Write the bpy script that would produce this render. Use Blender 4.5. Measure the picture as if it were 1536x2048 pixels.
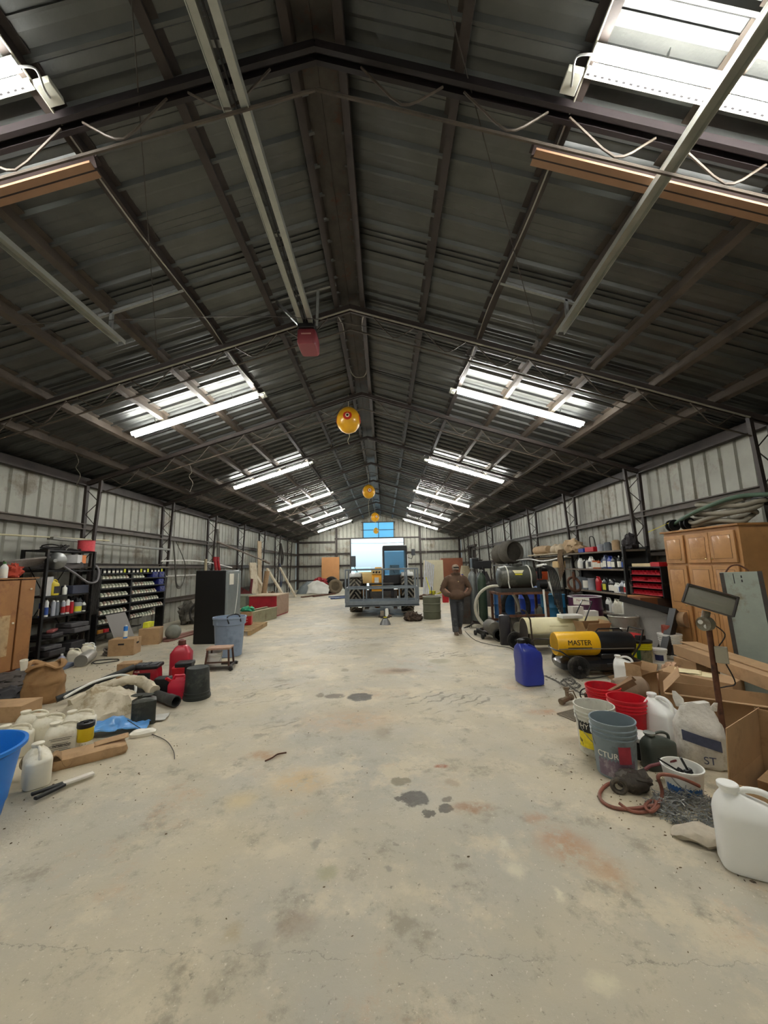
import bpy, math, random
from math import sin, cos, pi, radians as R, atan2, sqrt, hypot
from mathutils import Vector as V, Matrix, Euler, noise as NZ
random.seed(11)
for o in list(bpy.data.objects): bpy.data.objects.remove(o)
SC = bpy.context.scene; COL = SC.collection

# ---------------- camera ----------------
CAM = V((.446, 0, 1.55)); FPX = 766.5
cm = Matrix.Rotation(-.0009, 4, 'Z') @ Matrix.Rotation(pi/2 + .1425, 4, 'X') @ Matrix.Rotation(-.0228, 4, 'Z')
cd = bpy.data.cameras.new('camera'); cd.sensor_fit = 'HORIZONTAL'; cd.sensor_width = 36
cd.lens = FPX/1536*36; cd.clip_start = .05; cd.clip_end = 300
cam = bpy.data.objects.new('camera', cd); COL.objects.link(cam)
cam.matrix_world = Matrix.Translation(CAM) @ cm; SC.camera = cam
SC.view_settings.view_transform = 'Standard'; SC.view_settings.look = 'None'
SC.view_settings.exposure = .8; SC.view_settings.gamma = 1
try: SC.view_settings.use_curve_mapping = False
except Exception: pass
LAMP = 60.0      # emission of the fluorescent tubes
SKY = 2.2
# ---------------- world: bright overcast daylight ----------------
w = bpy.data.worlds.new('world'); SC.world = w; w.use_nodes = True
bg = w.node_tree.nodes['Background']; bg.inputs[0].default_value = (.70, .90, 1, 1)
_t = w.node_tree.nodes.new('ShaderNodeTexCoord'); _s = w.node_tree.nodes.new('ShaderNodeSeparateXYZ'); _m = w.node_tree.nodes.new('ShaderNodeMapRange')
w.node_tree.links.new(_t.outputs['Generated'], _s.inputs[0]); w.node_tree.links.new(_s.outputs['Z'], _m.inputs[0]); w.node_tree.links.new(_m.outputs[0], bg.inputs[1])
_m.inputs[1].default_value = 0; _m.inputs[2].default_value = .45; _m.inputs[3].default_value = .52; _m.inputs[4].default_value = SKY*1.6

# points measured on the photograph: where a ray meets the floor or a plane
MR = cm.to_3x3()
def ray(x, y): return MR @ V(((x-768)/FPX, (1024-y)/FPX, -1))
def fl(x, y, z=0): d = ray(x, y); return CAM + d*((z-CAM.z)/d.z)
def ay(x, y, Y): d = ray(x, y); return CAM + d*(Y/d.y)
def ax(x, y, X): d = ray(x, y); return CAM + d*((X-CAM.x)/d.x)
def lerp(a, b, t): return a + (b-a)*t

# ---------------- materials ----------------
def lin(c):
    c = c/255; return c/12.92 if c <= .04045 else ((c+.055)/1.055)**2.4
MATS = {}
def M(name, rgb, rough=.6, metal=0, var=.18, ns=6, bump=0, alt=None, altf=.0, coat=0, trans=0, alpha=1, ior=1.45):
    if name in MATS: return MATS[name]
    m = bpy.data.materials.new(name); m.use_nodes = True; nt = m.node_tree; N = nt.nodes; L = nt.links
    b = N['Principled BSDF']; c = [lin(v) for v in rgb]
    b.inputs['Roughness'].default_value = rough; b.inputs['Metallic'].default_value = metal
    b.inputs['Coat Weight'].default_value = coat; b.inputs['Transmission Weight'].default_value = trans; b.inputs['IOR'].default_value = ior
    b.inputs['Alpha'].default_value = alpha
    tc = N.new('ShaderNodeTexCoord'); n1 = N.new('ShaderNodeTexNoise'); n1.inputs['Scale'].default_value = ns; n1.inputs['Detail'].default_value = 6
    n1.inputs['Roughness'].default_value = .65
    L.new(tc.outputs['Object'], n1.inputs['Vector'])
    rp = N.new('ShaderNodeValToRGB'); rp.color_ramp.elements[0].position = .3; rp.color_ramp.elements[1].position = .72
    rp.color_ramp.elements[0].color = tuple(v*(1-var) for v in c)+(1,); rp.color_ramp.elements[1].color = tuple(min(1, v*(1+var)) for v in c)+(1,)
    L.new(n1.outputs['Fac'], rp.inputs['Fac']); out = rp.outputs['Color']
    if alt:
        n2 = N.new('ShaderNodeTexNoise'); n2.inputs['Scale'].default_value = ns*.6; n2.inputs['Detail'].default_value = 9; n2.inputs['Roughness'].default_value = .75
        mp = N.new('ShaderNodeMapping'); mp.inputs['Location'].default_value = (7, 3, 5); L.new(tc.outputs['Object'], mp.inputs['Vector']); L.new(mp.outputs[0], n2.inputs['Vector'])
        r2 = N.new('ShaderNodeValToRGB'); r2.color_ramp.elements[0].position = .5-altf*.25+.08; r2.color_ramp.elements[1].position = .62-altf*.25+.08
        L.new(n2.outputs['Fac'], r2.inputs['Fac'])
        mx = N.new('ShaderNodeMix'); mx.data_type = 'RGBA'; mx.inputs[7].default_value = tuple(lin(v) for v in alt)+(1,)
        L.new(r2.outputs['Color'], mx.inputs[0]); L.new(out, mx.inputs[6]); out = mx.outputs[2]
    L.new(out, b.inputs['Base Color'])
    if bump:
        bp = N.new('ShaderNodeBump'); bp.inputs['Strength'].default_value = min(1, bump); bp.inputs['Distance'].default_value = .01
        n3 = N.new('ShaderNodeTexNoise'); n3.inputs['Scale'].default_value = ns*4; n3.inputs['Detail'].default_value = 4
        L.new(tc.outputs['Object'], n3.inputs['Vector']); L.new(n3.outputs['Fac'], bp.inputs['Height']); L.new(bp.outputs[0], b.inputs['Normal'])
    MATS[name] = m; return m
def emit(name, rgb, s):
    m = bpy.data.materials.new(name); m.use_nodes = True; b = m.node_tree.nodes['Principled BSDF']
    b.inputs['Base Color'].default_value = (.8, .8, .8, 1); b.inputs['Emission Color'].default_value = tuple(rgb)+(1,); b.inputs['Emission Strength'].default_value = s
    MATS[name] = m; return m

black = M('black_plastic', (22, 22, 24), .45, var=.25)
blackmetal = M('black_metal', (26, 25, 25), .5, .3, var=.3, alt=(70, 62, 54), altf=.1)
rubber = M('rubber', (30, 29, 28), .85, var=.3, bump=.3, alt=(72, 66, 58), altf=.25)
steel = M('galvanised', (150, 152, 150), .38, .8, var=.15, ns=20)
dsteel = M('dark_steel', (70, 66, 62), .5, .6, var=.3, alt=(80, 52, 38), altf=.15)
rust = M('rusty_steel', (96, 62, 44), .8, .2, var=.35, ns=9, alt=(54, 38, 32), altf=.3, bump=.3)
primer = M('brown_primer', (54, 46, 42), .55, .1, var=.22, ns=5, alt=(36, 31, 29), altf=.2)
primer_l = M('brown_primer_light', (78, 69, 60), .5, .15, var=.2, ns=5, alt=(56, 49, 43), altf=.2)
white = M('white_plastic', (226, 226, 220), .42, var=.05, ns=4, alt=(186, 182, 168), altf=.05)
cream = M('cream_plastic', (218, 212, 194), .5, var=.07, alt=(176, 168, 146), altf=.12)
redp = M('red_plastic', (176, 22, 34), .4, var=.15, alt=(120, 24, 28), altf=.1)
redpaint = M('red_paint', (150, 26, 34), .5, var=.2, alt=(110, 60, 50), altf=.2)
bluep = M('blue_plastic', (26, 52, 150), .38, var=.15)
ltblue = M('light_blue_plastic', (22, 110, 196), .4, var=.08, alt=(60, 130, 196), altf=.05)
card = M('cardboard', (168, 136, 100), .85, var=.1, ns=5, alt=(146, 116, 84), altf=.15)
card_d = M('cardboard_inner', (142, 114, 84), .9, var=.12)
yellow = M('yellow_paint', (232, 178, 20), .42, var=.08, alt=(190, 150, 40), altf=.06)
oak = None
greyp = M('grey_plastic', (112, 124, 136), .5, var=.1, alt=(90, 96, 100), altf=.1)
paper = M('paper_label', (232, 228, 214), .8, var=.06)
ink = M('ink', (24, 22, 24), .7, var=0)

# ---------------- geometry collector ----------------
class G:
    def __init__(s): s.v = []; s.f = []
    def add(s, vs, fs, m=None):
        k = len(s.v)
        s.v += [tuple((m @ V(p)) if m else p) for p in vs]; s.f += [tuple(i+k for i in f) for f in fs]; return s
    def box(s, c, d, rot=(0, 0, 0), m=None, top=None):
        x, y, z = d[0]/2, d[1]/2, d[2]/2; tx, ty = (top or (1, 1))
        vs = [(-x, -y, -z), (x, -y, -z), (x, y, -z), (-x, y, -z), (-x*tx, -y*ty, z), (x*tx, -y*ty, z), (x*tx, y*ty, z), (-x*tx, y*ty, z)]
        mm = Matrix.Translation(c) @ Euler(rot).to_matrix().to_4x4()
        if m: mm = m @ mm
        return s.add(vs, [(0, 3, 2, 1), (4, 5, 6, 7), (0, 1, 5, 4), (1, 2, 6, 5), (2, 3, 7, 6), (3, 0, 4, 7)], mm)
    def hexa(s, p):   # eight corners: bottom four then top four
        return s.add(p, [(0, 3, 2, 1), (4, 5, 6, 7), (0, 1, 5, 4), (1, 2, 6, 5), (2, 3, 7, 6), (3, 0, 4, 7)])
    def bar(s, a, b, w, h=None, up=(0, 0, 1)):
        a = V(a); b = V(b); h = h or w; d = (b-a); l = d.length; d.normalize(); u = V(up)
        if abs(d.dot(u)) > .98: u = V((0, 1, 0))
        x = d.cross(u).normalized(); z = x.cross(d)
        mm = Matrix(((x.x, d.x, z.x, 0), (x.y, d.y, z.y, 0), (x.z, d.z, z.z, 0), (0, 0, 0, 1)))
        mm.translation = (a+b)/2
        return s.box((0, 0, 0), (w, l, h), m=mm)
    def tube(s, pts, r, n=8, closed=False, caps=True, smooth=0):
        P = [V(p) for p in pts]
        if smooth: P = spline(P, smooth, closed)
        rs = r if isinstance(r, (list, tuple)) else [r]*len(P)
        if len(rs) != len(P): rs = [rs[min(len(rs)-1, int(i*len(rs)/len(P)))] for i in range(len(P))]
        k = len(s.v); m = len(P); prev = None
        for i in range(m):
            a = P[(i-1) % m] if closed or i else P[0]; b = P[(i+1) % m] if closed or i < m-1 else P[-1]
            t = (b-a); t = t.normalized() if t.length > 1e-9 else V((0, 0, 1))
            if prev is None:
                u = t.cross(V((0, 0, 1)))
                if u.length < .05: u = t.cross(V((1, 0, 0)))
            else: u = prev - t*prev.dot(t)
            u.normalize(); prev = u; v = t.cross(u)
            for j in range(n):
                q = 2*pi*j/n; s.v.append(tuple(P[i] + (u*cos(q)+v*sin(q))*rs[i]))
        for i in range(m if closed else m-1):
            for j in range(n):
                a = k+i*n+j; b = k+i*n+(j+1) % n; c = k+((i+1) % m)*n+(j+1) % n; d = k+((i+1) % m)*n+j
                s.f.append((a, b, c, d))
        if caps and not closed:
            s.f.append(tuple(k+j for j in range(n))[::-1]); s.f.append(tuple(k+(m-1)*n+j for j in range(n)))
        return s
    def cyl(s, a, b, r, r2=None, n=20, caps=True): return s.tube([a, b], [r, r if r2 is None else r2], n, caps=caps)
    def lathe(s, prof, at=(0, 0, 0), n=28, m=None, sx=1, sy=1):
        k = len(s.v); mm = Matrix.Translation(at) if m is None else m
        for r, z in prof:
            for j in range(n):
                q = 2*pi*j/n; s.v.append(tuple(mm @ V((r*cos(q)*sx, r*sin(q)*sy, z))))
        for i in range(len(prof)-1):
            for j in range(n): s.f.append((k+i*n+j, k+i*n+(j+1) % n, k+(i+1)*n+(j+1) % n, k+(i+1)*n+j))
        if prof[0][0] > 1e-4: s.f.append(tuple(k+j for j in range(n))[::-1])
        if prof[-1][0] > 1e-4: s.f.append(tuple(k+(len(prof)-1)*n+j for j in range(n)))
        return s
    def loft(s, secs, n=24, m=None, p=4):
        # secs: (z, cx, cy, hx, hy[, p])  superellipse rings
        k = len(s.v); mm = m or Matrix()
        for c in secs:
            e = c[5] if len(c) > 5 else p
            for j in range(n):
                q = 2*pi*(j+.5)/n; x = cos(q); y = sin(q)
                x = math.copysign(abs(x)**(2/e), x); y = math.copysign(abs(y)**(2/e), y)
                s.v.append(tuple(mm @ V((c[1]+x*c[3], c[2]+y*c[4], c[0]))))
        for i in range(len(secs)-1):
            for j in range(n): s.f.append((k+i*n+j, k+i*n+(j+1) % n, k+(i+1)*n+(j+1) % n, k+(i+1)*n+j))
        s.f.append(tuple(k+j for j in range(n))[::-1]); s.f.append(tuple(k+(len(secs)-1)*n+j for j in range(n)))
        return s
    def blob(s, c, r, amp=.15, f=2.0, nu=20, nv=12, seed=0, flat=None, m=None):
        k = len(s.v); c = V(c)
        for i in range(nv+1):
            th = pi*i/nv
            for j in range(nu):
                q = 2*pi*j/nu; d = V((sin(th)*cos(q), sin(th)*sin(q), cos(th)))
                a = 1+amp*NZ.noise(d*f+V((seed*3.1, seed, 0)))*2
                p = V((d.x*r[0], d.y*r[1], d.z*r[2]))*a + c
                if flat is not None and p.z < flat: p.z = flat
                s.v.append(tuple(m @ p if m else p))
        for i in range(nv):
            for j in range(nu): s.f.append((k+i*nu+j, k+(i+1)*nu+j, k+(i+1)*nu+(j+1) % nu, k+i*nu+(j+1) % nu))
        return s
    def grid(s, fn, nu, nv, th=0):
        k = len(s.v)
        for i in range(nu+1):
            for j in range(nv+1): s.v.append(tuple(fn(i/nu, j/nv)))
        for i in range(nu):
            for j in range(nv): a = k+i*(nv+1)+j; s.f.append((a, a+nv+1, a+nv+2, a+1))
        return s
    def prism(s, poly, a, b, axis='y'):
        k = len(s.v); n = len(poly)
        for t in (a, b):
            for (p, q) in poly: s.v.append({'y': (p, t, q), 'x': (t, p, q), 'z': (p, q, t)}[axis])
        s.f.append(tuple(range(k, k+n))); s.f.append(tuple(range(k+2*n-1, k+n-1, -1)))
        for i in range(n): j = (i+1) % n; s.f.append((k+i, k+n+i, k+n+j, k+j))
        return s
def spline(P, n, closed=False):
    out = []; m = len(P)
    for i in range(m if closed else m-1):
        p0 = P[(i-1) % m] if closed or i else P[0]; p1 = P[i]; p2 = P[(i+1) % m]; p3 = P[(i+2) % m] if closed or i < m-2 else P[-1]
        for j in range(n):
            t = j/n; out.append(.5*((2*p1)+(p2-p0)*t+(2*p0-5*p1+4*p2-p3)*t*t+(3*p1-p0-3*p2+p3)*t**3))
    if not closed: out.append(P[-1])
    return out
def mesh(name, g, mat, solid=False, smooth=True, ang=38):
    me = bpy.data.meshes.new(name); me.from_pydata(g.v, [], g.f); me.update()
    import bmesh
    b = bmesh.new(); b.from_mesh(me); bmesh.ops.recalc_face_normals(b, faces=b.faces); b.to_mesh(me); b.free()
    if smooth:
        me.shade_smooth()
        try: me.set_sharp_from_angle(angle=R(ang))
        except Exception: pass
    me.materials.append(mat); return me
def obj(name, g, mat, parent=None, bevel=0, solid=0, smooth=True, label=None, ang=38):
    o = bpy.data.objects.new(name, mesh(name, g, mat, smooth=smooth, ang=ang)); COL.objects.link(o)
    if parent is not None: o.parent = parent
    if bevel:
        md = o.modifiers.new('bevel', 'BEVEL'); md.width = bevel; md.segments = 2; md.limit_method = 'ANGLE'; md.angle_limit = R(40)
    if solid:
        md = o.modifiers.new('solid', 'SOLIDIFY'); md.thickness = solid; md.offset = 0
    if label: o['label'] = label
    return o
def tag(o, label, cat, group=None, kind=None):
    if label: o['label'] = label
    if cat: o['category'] = cat
    if group: o['group'] = group
    if kind: o['kind'] = kind
    return o
def T(name, label, cat, loc=(0, 0, 0), rz=0, group=None, rot=None):
    o = bpy.data.objects.new(name, None); COL.objects.link(o); o.location = loc
    o.rotation_euler = rot or (0, 0, rz); o.empty_display_size = .1
    return tag(o, label, cat, group)
def one(name, g, mat, label, cat, loc=(0, 0, 0), rz=0, group=None, rot=None, kind=None, **k):
    o = obj(name, g, mat, **k); o.location = loc; o.rotation_euler = rot or (0, 0, rz); return tag(o, label, cat, group, kind)
def struct(name, g, mat, **k): o = obj(name, g, mat, **k); o['kind'] = 'structure'; return o
def kids(o): return [c for c in COL.objects if c.parent == o]
def dup(o, loc=None, rz=None, label=None, group=None, parent=None, chs=None):
    c = o.copy(); COL.objects.link(c)
    if parent is not None: c.parent = parent
    if loc is not None: c.location = loc
    if rz is not None: c.rotation_euler = (0, 0, rz)
    if label: c['label'] = label
    if group: c['group'] = group
    for ch in kids(o): dup(ch, parent=c)
    return c
def text(name, s, size, mat, parent, loc, rot, depth=.001, sx=1, label=None):
    cu = bpy.data.curves.new(name, 'FONT'); cu.body = s; cu.size = size; cu.extrude = depth; cu.align_x = 'CENTER'; cu.align_y = 'CENTER'
    t = bpy.data.objects.new(name, cu); COL.objects.link(t)
    dg = bpy.context.evaluated_depsgraph_get(); me = bpy.data.meshes.new_from_object(t.evaluated_get(dg))
    bpy.data.objects.remove(t); o = bpy.data.objects.new(name, me); COL.objects.link(o); me.materials.clear(); me.materials.append(mat)
    o.parent = parent; o.location = loc; o.rotation_euler = rot; o.scale = (sx, 1, 1)
    if label: o['label'] = label
    return o
# ================= building shell =================
HW = 6.28; HR = 5.54; SL = .32; Y0 = -1.0; Y1 = 29.3; BAY = 2.977
def chord(x): return HR - SL*abs(x)
def roofz(x): return HR + .17 - SL*abs(x)
FR = [-.545 + BAY*i for i in range(1, 10)]

def floor_mat():
    m = bpy.data.materials.new('stained_concrete'); m.use_nodes = True; nt = m.node_tree; N = nt.nodes; L = nt.links; b = N['Principled BSDF']
    tc = N.new('ShaderNodeTexCoord'); P = tc.outputs['Object']
    def noise(s, d=6, r=.6, off=0, vec=None):
        n = N.new('ShaderNodeTexNoise'); n.inputs['Scale'].default_value = s; n.inputs['Detail'].default_value = d; n.inputs['Roughness'].default_value = r
        mp = N.new('ShaderNodeMapping'); mp.inputs['Location'].default_value = (off, off*.7, 0); L.new(vec or P, mp.inputs[0]); L.new(mp.outputs[0], n.inputs['Vector']); return n.outputs['Fac']
    def ramp(f, a, bb, ca=0, cb=1):
        r = N.new('ShaderNodeMapRange'); r.interpolation_type = 'SMOOTHSTEP'; r.inputs[1].default_value = a; r.inputs[2].default_value = bb; r.inputs[3].default_value = ca; r.inputs[4].default_value = cb
        L.new(f, r.inputs[0]); return r.outputs[0]
    def mul(a, c):
        n = N.new('ShaderNodeMath'); n.operation = 'MULTIPLY'
        for i, q in enumerate((a, c)):
            if isinstance(q, (int, float)): n.inputs[i].default_value = q
            else: L.new(q, n.inputs[i])
        return n.outputs[0]
    def mix(f, base, rgb):
        n = N.new('ShaderNodeMix'); n.data_type = 'RGBA'; n.inputs[7].default_value = tuple(lin(v) for v in rgb)+(1,)
        if isinstance(f, (int, float)): n.inputs[0].default_value = f
        else: L.new(f, n.inputs[0])
        if isinstance(base, tuple): n.inputs[6].default_value = tuple(lin(v) for v in base)+(1,)
        else: L.new(base, n.inputs[6])
        return n.outputs[2]
    col = mix(ramp(noise(.45, 5, .6), .38, .62), (186, 175, 150), (168, 163, 148))
    col = mix(mul(ramp(noise(1.6, 8, .7, 4), .5, .64), .8), col, (202, 189, 162))
    col = mix(mul(ramp(noise(3.2, 10, .75, 9), .52, .66), .7), col, (134, 126, 108))
    col = mix(mul(ramp(noise(.9, 9, .8, 17), .56, .70), .55), col, (186, 150, 116))
    col = mix(mul(ramp(noise(22, 6, .8, 2), .58, .68), .7), col, (112, 104, 88))
    col = mix(mul(ramp(noise(55, 3, .7, 3), .62, .70), .6), col, (220, 212, 194))
    # wobble used by every stain
    wn = N.new('ShaderNodeTexNoise'); wn.inputs['Scale'].default_value = 9; wn.inputs['Detail'].default_value = 9; wn.inputs['Roughness'].default_value = .7; L.new(P, wn.inputs['Vector'])
    sb = N.new('ShaderNodeVectorMath'); sb.operation = 'SUBTRACT'; L.new(wn.outputs['Color'], sb.inputs[0]); sb.inputs[1].default_value = (.5, .5, .5)
    sc = N.new('ShaderNodeVectorMath'); sc.operation = 'SCALE'; L.new(sb.outputs[0], sc.inputs[0]); sc.inputs['Scale'].default_value = .15
    ad = N.new('ShaderNodeVectorMath'); L.new(P, ad.inputs[0]); L.new(sc.outputs[0], ad.inputs[1]); W = ad.outputs[0]
    tmod = ramp(noise(14, 8, .75, 31), .28, .5, .75, 1)
    def stain(px, py, rx, ry, rgb, k, soft=.35, rz=0, tex=None):
        nonlocal col
        c = fl(px, py); e = fl(px+rx, py); rr = (e-c).length; f2 = (fl(px, py-ry)-c).length
        mp = N.new('ShaderNodeMapping'); mp.vector_type = 'TEXTURE'; mp.inputs['Location'].default_value = (c.x, c.y, 0); mp.inputs['Rotation'].default_value = (0, 0, rz); mp.inputs['Scale'].default_value = (rr, f2, 1)
        L.new(W, mp.inputs[0]); ln = N.new('ShaderNodeVectorMath'); ln.operation = 'LENGTH'; L.new(mp.outputs[0], ln.inputs[0])
        f = mul(mul(ramp(ln.outputs['Value'], 1.0, 1-soft), k), tmod)
        if tex is not None: f = mul(f, tex)
        col = mix(f, col, rgb)
    t1 = ramp(noise(6, 9, .8, 21), .36, .56)
    for a in [(830, 1596, 32, 17, (66, 60, 48), .95, .2), (795, 1598, 13, 6, (78, 70, 58), .9, .2), (890, 1616, 19, 10, (70, 63, 50), .9, .22), (858, 1627, 14, 8, (70, 64, 50), .9, .22),
              (893, 1598, 12, 7, (96, 88, 72), .8, .3), (801, 1563, 22, 9, (118, 110, 86), .8, .3), (720, 1394, 28, 9, (70, 64, 54), .95, .25), (668, 1392, 24, 6, (92, 82, 68), .8, .4), (640, 1390, 10, 5, (104, 92, 66), .7, .4),
              (633, 1688, 16, 12, (136, 130, 114), .7, .6), (655, 1745, 26, 24, (150, 146, 110), .6, .8), (776, 1735, 10, 8, (140, 134, 120), .7, .5), (790, 1685, 8, 5, (130, 122, 106), .6, .5),
              (590, 1845, 64, 42, (140, 124, 108), .62, .85), (468, 1862, 30, 24, (160, 140, 100), .5, .8), (520, 1890, 30, 20, (144, 136, 120), .5, .8), (765, 1465, 28, 18, (136, 122, 96), .6, .9),
              (790, 1342, 60, 9, (150, 122, 92), .7, .7), (800, 1341, 26, 4, (104, 88, 62), .7, .5), (880, 1322, 30, 6, (132, 124, 88), .6, .6), (690, 1340, 10, 4, (120, 110, 80), .6, .5), (905, 1566, 20, 10, (150, 130, 104), .6, .7),
              (750, 1290, 26, 5, (120, 108, 84), .5, .8), (730, 1300, 80, 16, (150, 140, 116), .5, .9), (360, 1935, 20, 24, (124, 116, 98), .5, .8), (420, 1990, 24, 26, (128, 118, 98), .5, .8)]:
        stain(*a)
    for a in [(884, 1533, 20, 6, (150, 84, 50), .9, .6), (945, 1616, 60, 16, (150, 112, 80), .85, .8), (1130, 1690, 80, 50, (170, 130, 96), .85, .85), (1215, 1740, 60, 50, (172, 136, 100), .7, .9), (1070, 1635, 30, 16, (168, 132, 100), .7, .8),
              (530, 1510, 50, 12, (168, 130, 92), .8, .8), (1090, 1424, 60, 8, (176, 138, 104), .8, .8), (600, 1560, 90, 36, (196, 168, 124), .9, .9), (700, 1440, 160, 30, (188, 156, 120), .6, .9)]:
        stain(*a, tex=t1)
    for a in [(1030, 1740, 34, 26, (206, 198, 172), .8, .9), (1010, 1690, 16, 16, (206, 200, 178), .8, .9), (1120, 1790, 14, 16, (214, 206, 178), .8, .9), (1205, 1965, 60, 30, (208, 198, 168), .8, .9), (480, 1600, 50, 24, (200, 180, 138), .7, .9)]:
        stain(*a)
    # chevron tread marks of dried mud along the wheel tracks
    wv = N.new('ShaderNodeTexWave'); wv.inputs['Scale'].default_value = 2.3; wv.inputs['Distortion'].default_value = 7; wv.inputs['Detail'].default_value = 3; wv.inputs['Detail Scale'].default_value = 2
    mp = N.new('ShaderNodeMapping'); mp.inputs['Rotation'].default_value = (0, 0, .9); L.new(P, mp.inputs[0]); L.new(mp.outputs[0], wv.inputs['Vector'])
    tm = mul(ramp(wv.outputs['Fac'], .78, .95), ramp(noise(1.3, 5, .6, 40), .5, .6))
    for a in [(900, 1400, 170, 30, (112, 104, 86), .8, .5), (540, 1385, 110, 22, (116, 108, 90), .7, .5), (690, 1300, 70, 16, (116, 108, 88), .8, .5), (890, 1305, 60, 14, (112, 102, 84), .8, .5), (560, 1450, 60, 14, (120, 112, 94), .6, .5), (730, 1270, 200, 20, (124, 114, 92), .6, .6)]:
        stain(*a, tex=tm)
    # one long hairline crack with a fork
    sp = N.new('ShaderNodeSeparateXYZ'); L.new(W, sp.inputs[0])
    def crack(x1, y1, x2, y2, w, k):
        nonlocal col
        a = fl(x1, y1); c = fl(x2, y2); d = (c-a).normalized(); nx, ny = -d.y, d.x
        mp = N.new('ShaderNodeVectorMath'); mp.operation = 'DOT_PRODUCT'; L.new(W, mp.inputs[0]); mp.inputs[1].default_value = (nx, ny, 0)
        s1 = N.new('ShaderNodeMath'); s1.operation = 'SUBTRACT'; L.new(mp.outputs['Value'], s1.inputs[0]); s1.inputs[1].default_value = a.x*nx+a.y*ny
        s2 = N.new('ShaderNodeMath'); s2.operation = 'ABSOLUTE'; L.new(s1.outputs[0], s2.inputs[0])
        f = mul(mul(ramp(s2.outputs[0], w, 0), k), ramp(noise(2, 4, .6, 77), .35, .55))
        col = mix(f, col, (96, 90, 78))
    crack(0, 1895, 900, 1915, .0035, .6)
    L.new(col, b.inputs['Base Color'])
    rr = ramp(noise(2.5, 6, .7, 50), .3, .7, .42, .7); L.new(rr, b.inputs['Roughness'])
    bp = N.new('ShaderNodeBump'); bp.inputs['Strength'].default_value = .5; bp.inputs['Distance'].default_value = .01; L.new(noise(24, 9, .75, 6), bp.inputs['Height']); L.new(bp.outputs[0], b.inputs['Normal'])
    return m
def roof_mat():
    m = bpy.data.materials.new('galvalume_roof'); m.use_nodes = True; nt = m.node_tree; N = nt.nodes; L = nt.links; b = N['Principled BSDF']
    tc = N.new('ShaderNodeTexCoord'); n = N.new('ShaderNodeTexNoise'); n.inputs['Scale'].default_value = 3; n.inputs['Detail'].default_value = 8
    L.new(tc.outputs['Object'], n.inputs['Vector']); r = N.new('ShaderNodeValToRGB')
    r.color_ramp.elements[0].color = (.072, .076, .074, 1); r.color_ramp.elements[1].color = (.15, .155, .152, 1); L.new(n.outputs['Fac'], r.inputs['Fac']); L.new(r.outputs[0], b.inputs['Base Color'])
    b.inputs['Metallic'].default_value = .75; b.inputs['Roughness'].default_value = .40
    vo = N.new('ShaderNodeTexNoise'); vo.inputs['Scale'].default_value = 34; vo.inputs['Detail'].default_value = 3; L.new(tc.outputs['Object'], vo.inputs['Vector'])
    bp = N.new('ShaderNodeBump'); bp.inputs['Strength'].default_value = .22; bp.inputs['Distance'].default_value = .005; L.new(vo.outputs['Fac'], bp.inputs['Height']); L.new(bp.outputs[0], b.inputs['Normal'])
    return m
wallm = M('sheet_metal_wall', (158, 158, 148), .5, .25, var=.14, ns=1.6, alt=(122, 114, 100), altf=.22)
FLOORM = floor_mat(); ROOFM = roof_mat()
struct('floor', G().box((0, (Y0+Y1)/2, -.1), (2*HW+.4, Y1-Y0+.4, .2)), FLOORM)
# ribbed sheet: height h at position t along the sheet
def rib(t, pitch=.3048, h=.03, mn=0):
    u = (t % pitch)/pitch
    if u < .08: return h*u/.08
    if u < .16: return h
    if u < .24: return h*(1-(u-.16)/.08)
    for c in (.49, .74):
        if abs(u-c) < .03: return h*mn
    return 0
def ribsteps(a, b, pitch=.3048):
    out = []; k = math.floor(a/pitch)
    while k*pitch < b:
        for u in (0, .08, .16, .24, .46, .4601, .52, .5201, .71, .7101, .77, .7701):
            t = (k+u)*pitch
            if a < t < b: out.append(t)
        k += 1
    return [a]+sorted(out)+[b]
# roof: ribs run down the slope
g = G(); ys = ribsteps(Y0, Y1)
for sg in (-1, 1):
    k = len(g.v)
    for t in ys:
        h = -rib(t, h=.036, mn=.45); g.v.append((0, t, roofz(0)+h)); g.v.append((sg*(HW+.1), t, roofz(HW+.1)+h))
    for i in range(len(ys)-1): g.f.append((k+2*i, k+2*i+1, k+2*i+3, k+2*i+2))
k = len(g.v)
for sg in (-1, 1):   # outer skin keeps daylight out
    g.hexa([(0, Y0-.1, roofz(0)+.02), (sg*(HW+.2), Y0-.1, roofz(HW+.2)+.02), (sg*(HW+.2), Y1+.1, roofz(HW+.2)+.02), (0, Y1+.1, roofz(0)+.02),
            (0, Y0-.1, roofz(0)+.08), (sg*(HW+.2), Y0-.1, roofz(HW+.2)+.08), (sg*(HW+.2), Y1+.1, roofz(HW+.2)+.08), (0, Y1+.1, roofz(0)+.08)])
struct('ceiling', g, ROOFM, smooth=False)
struct('trim_1', G().box((0, (Y0+Y1)/2, HR+.10), (.30, Y1-Y0-.1, .012)).bar((-.02, Y0+.05, HR+.085), (-.02, Y1-.05, HR+.085), .012), dsteel)
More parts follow.
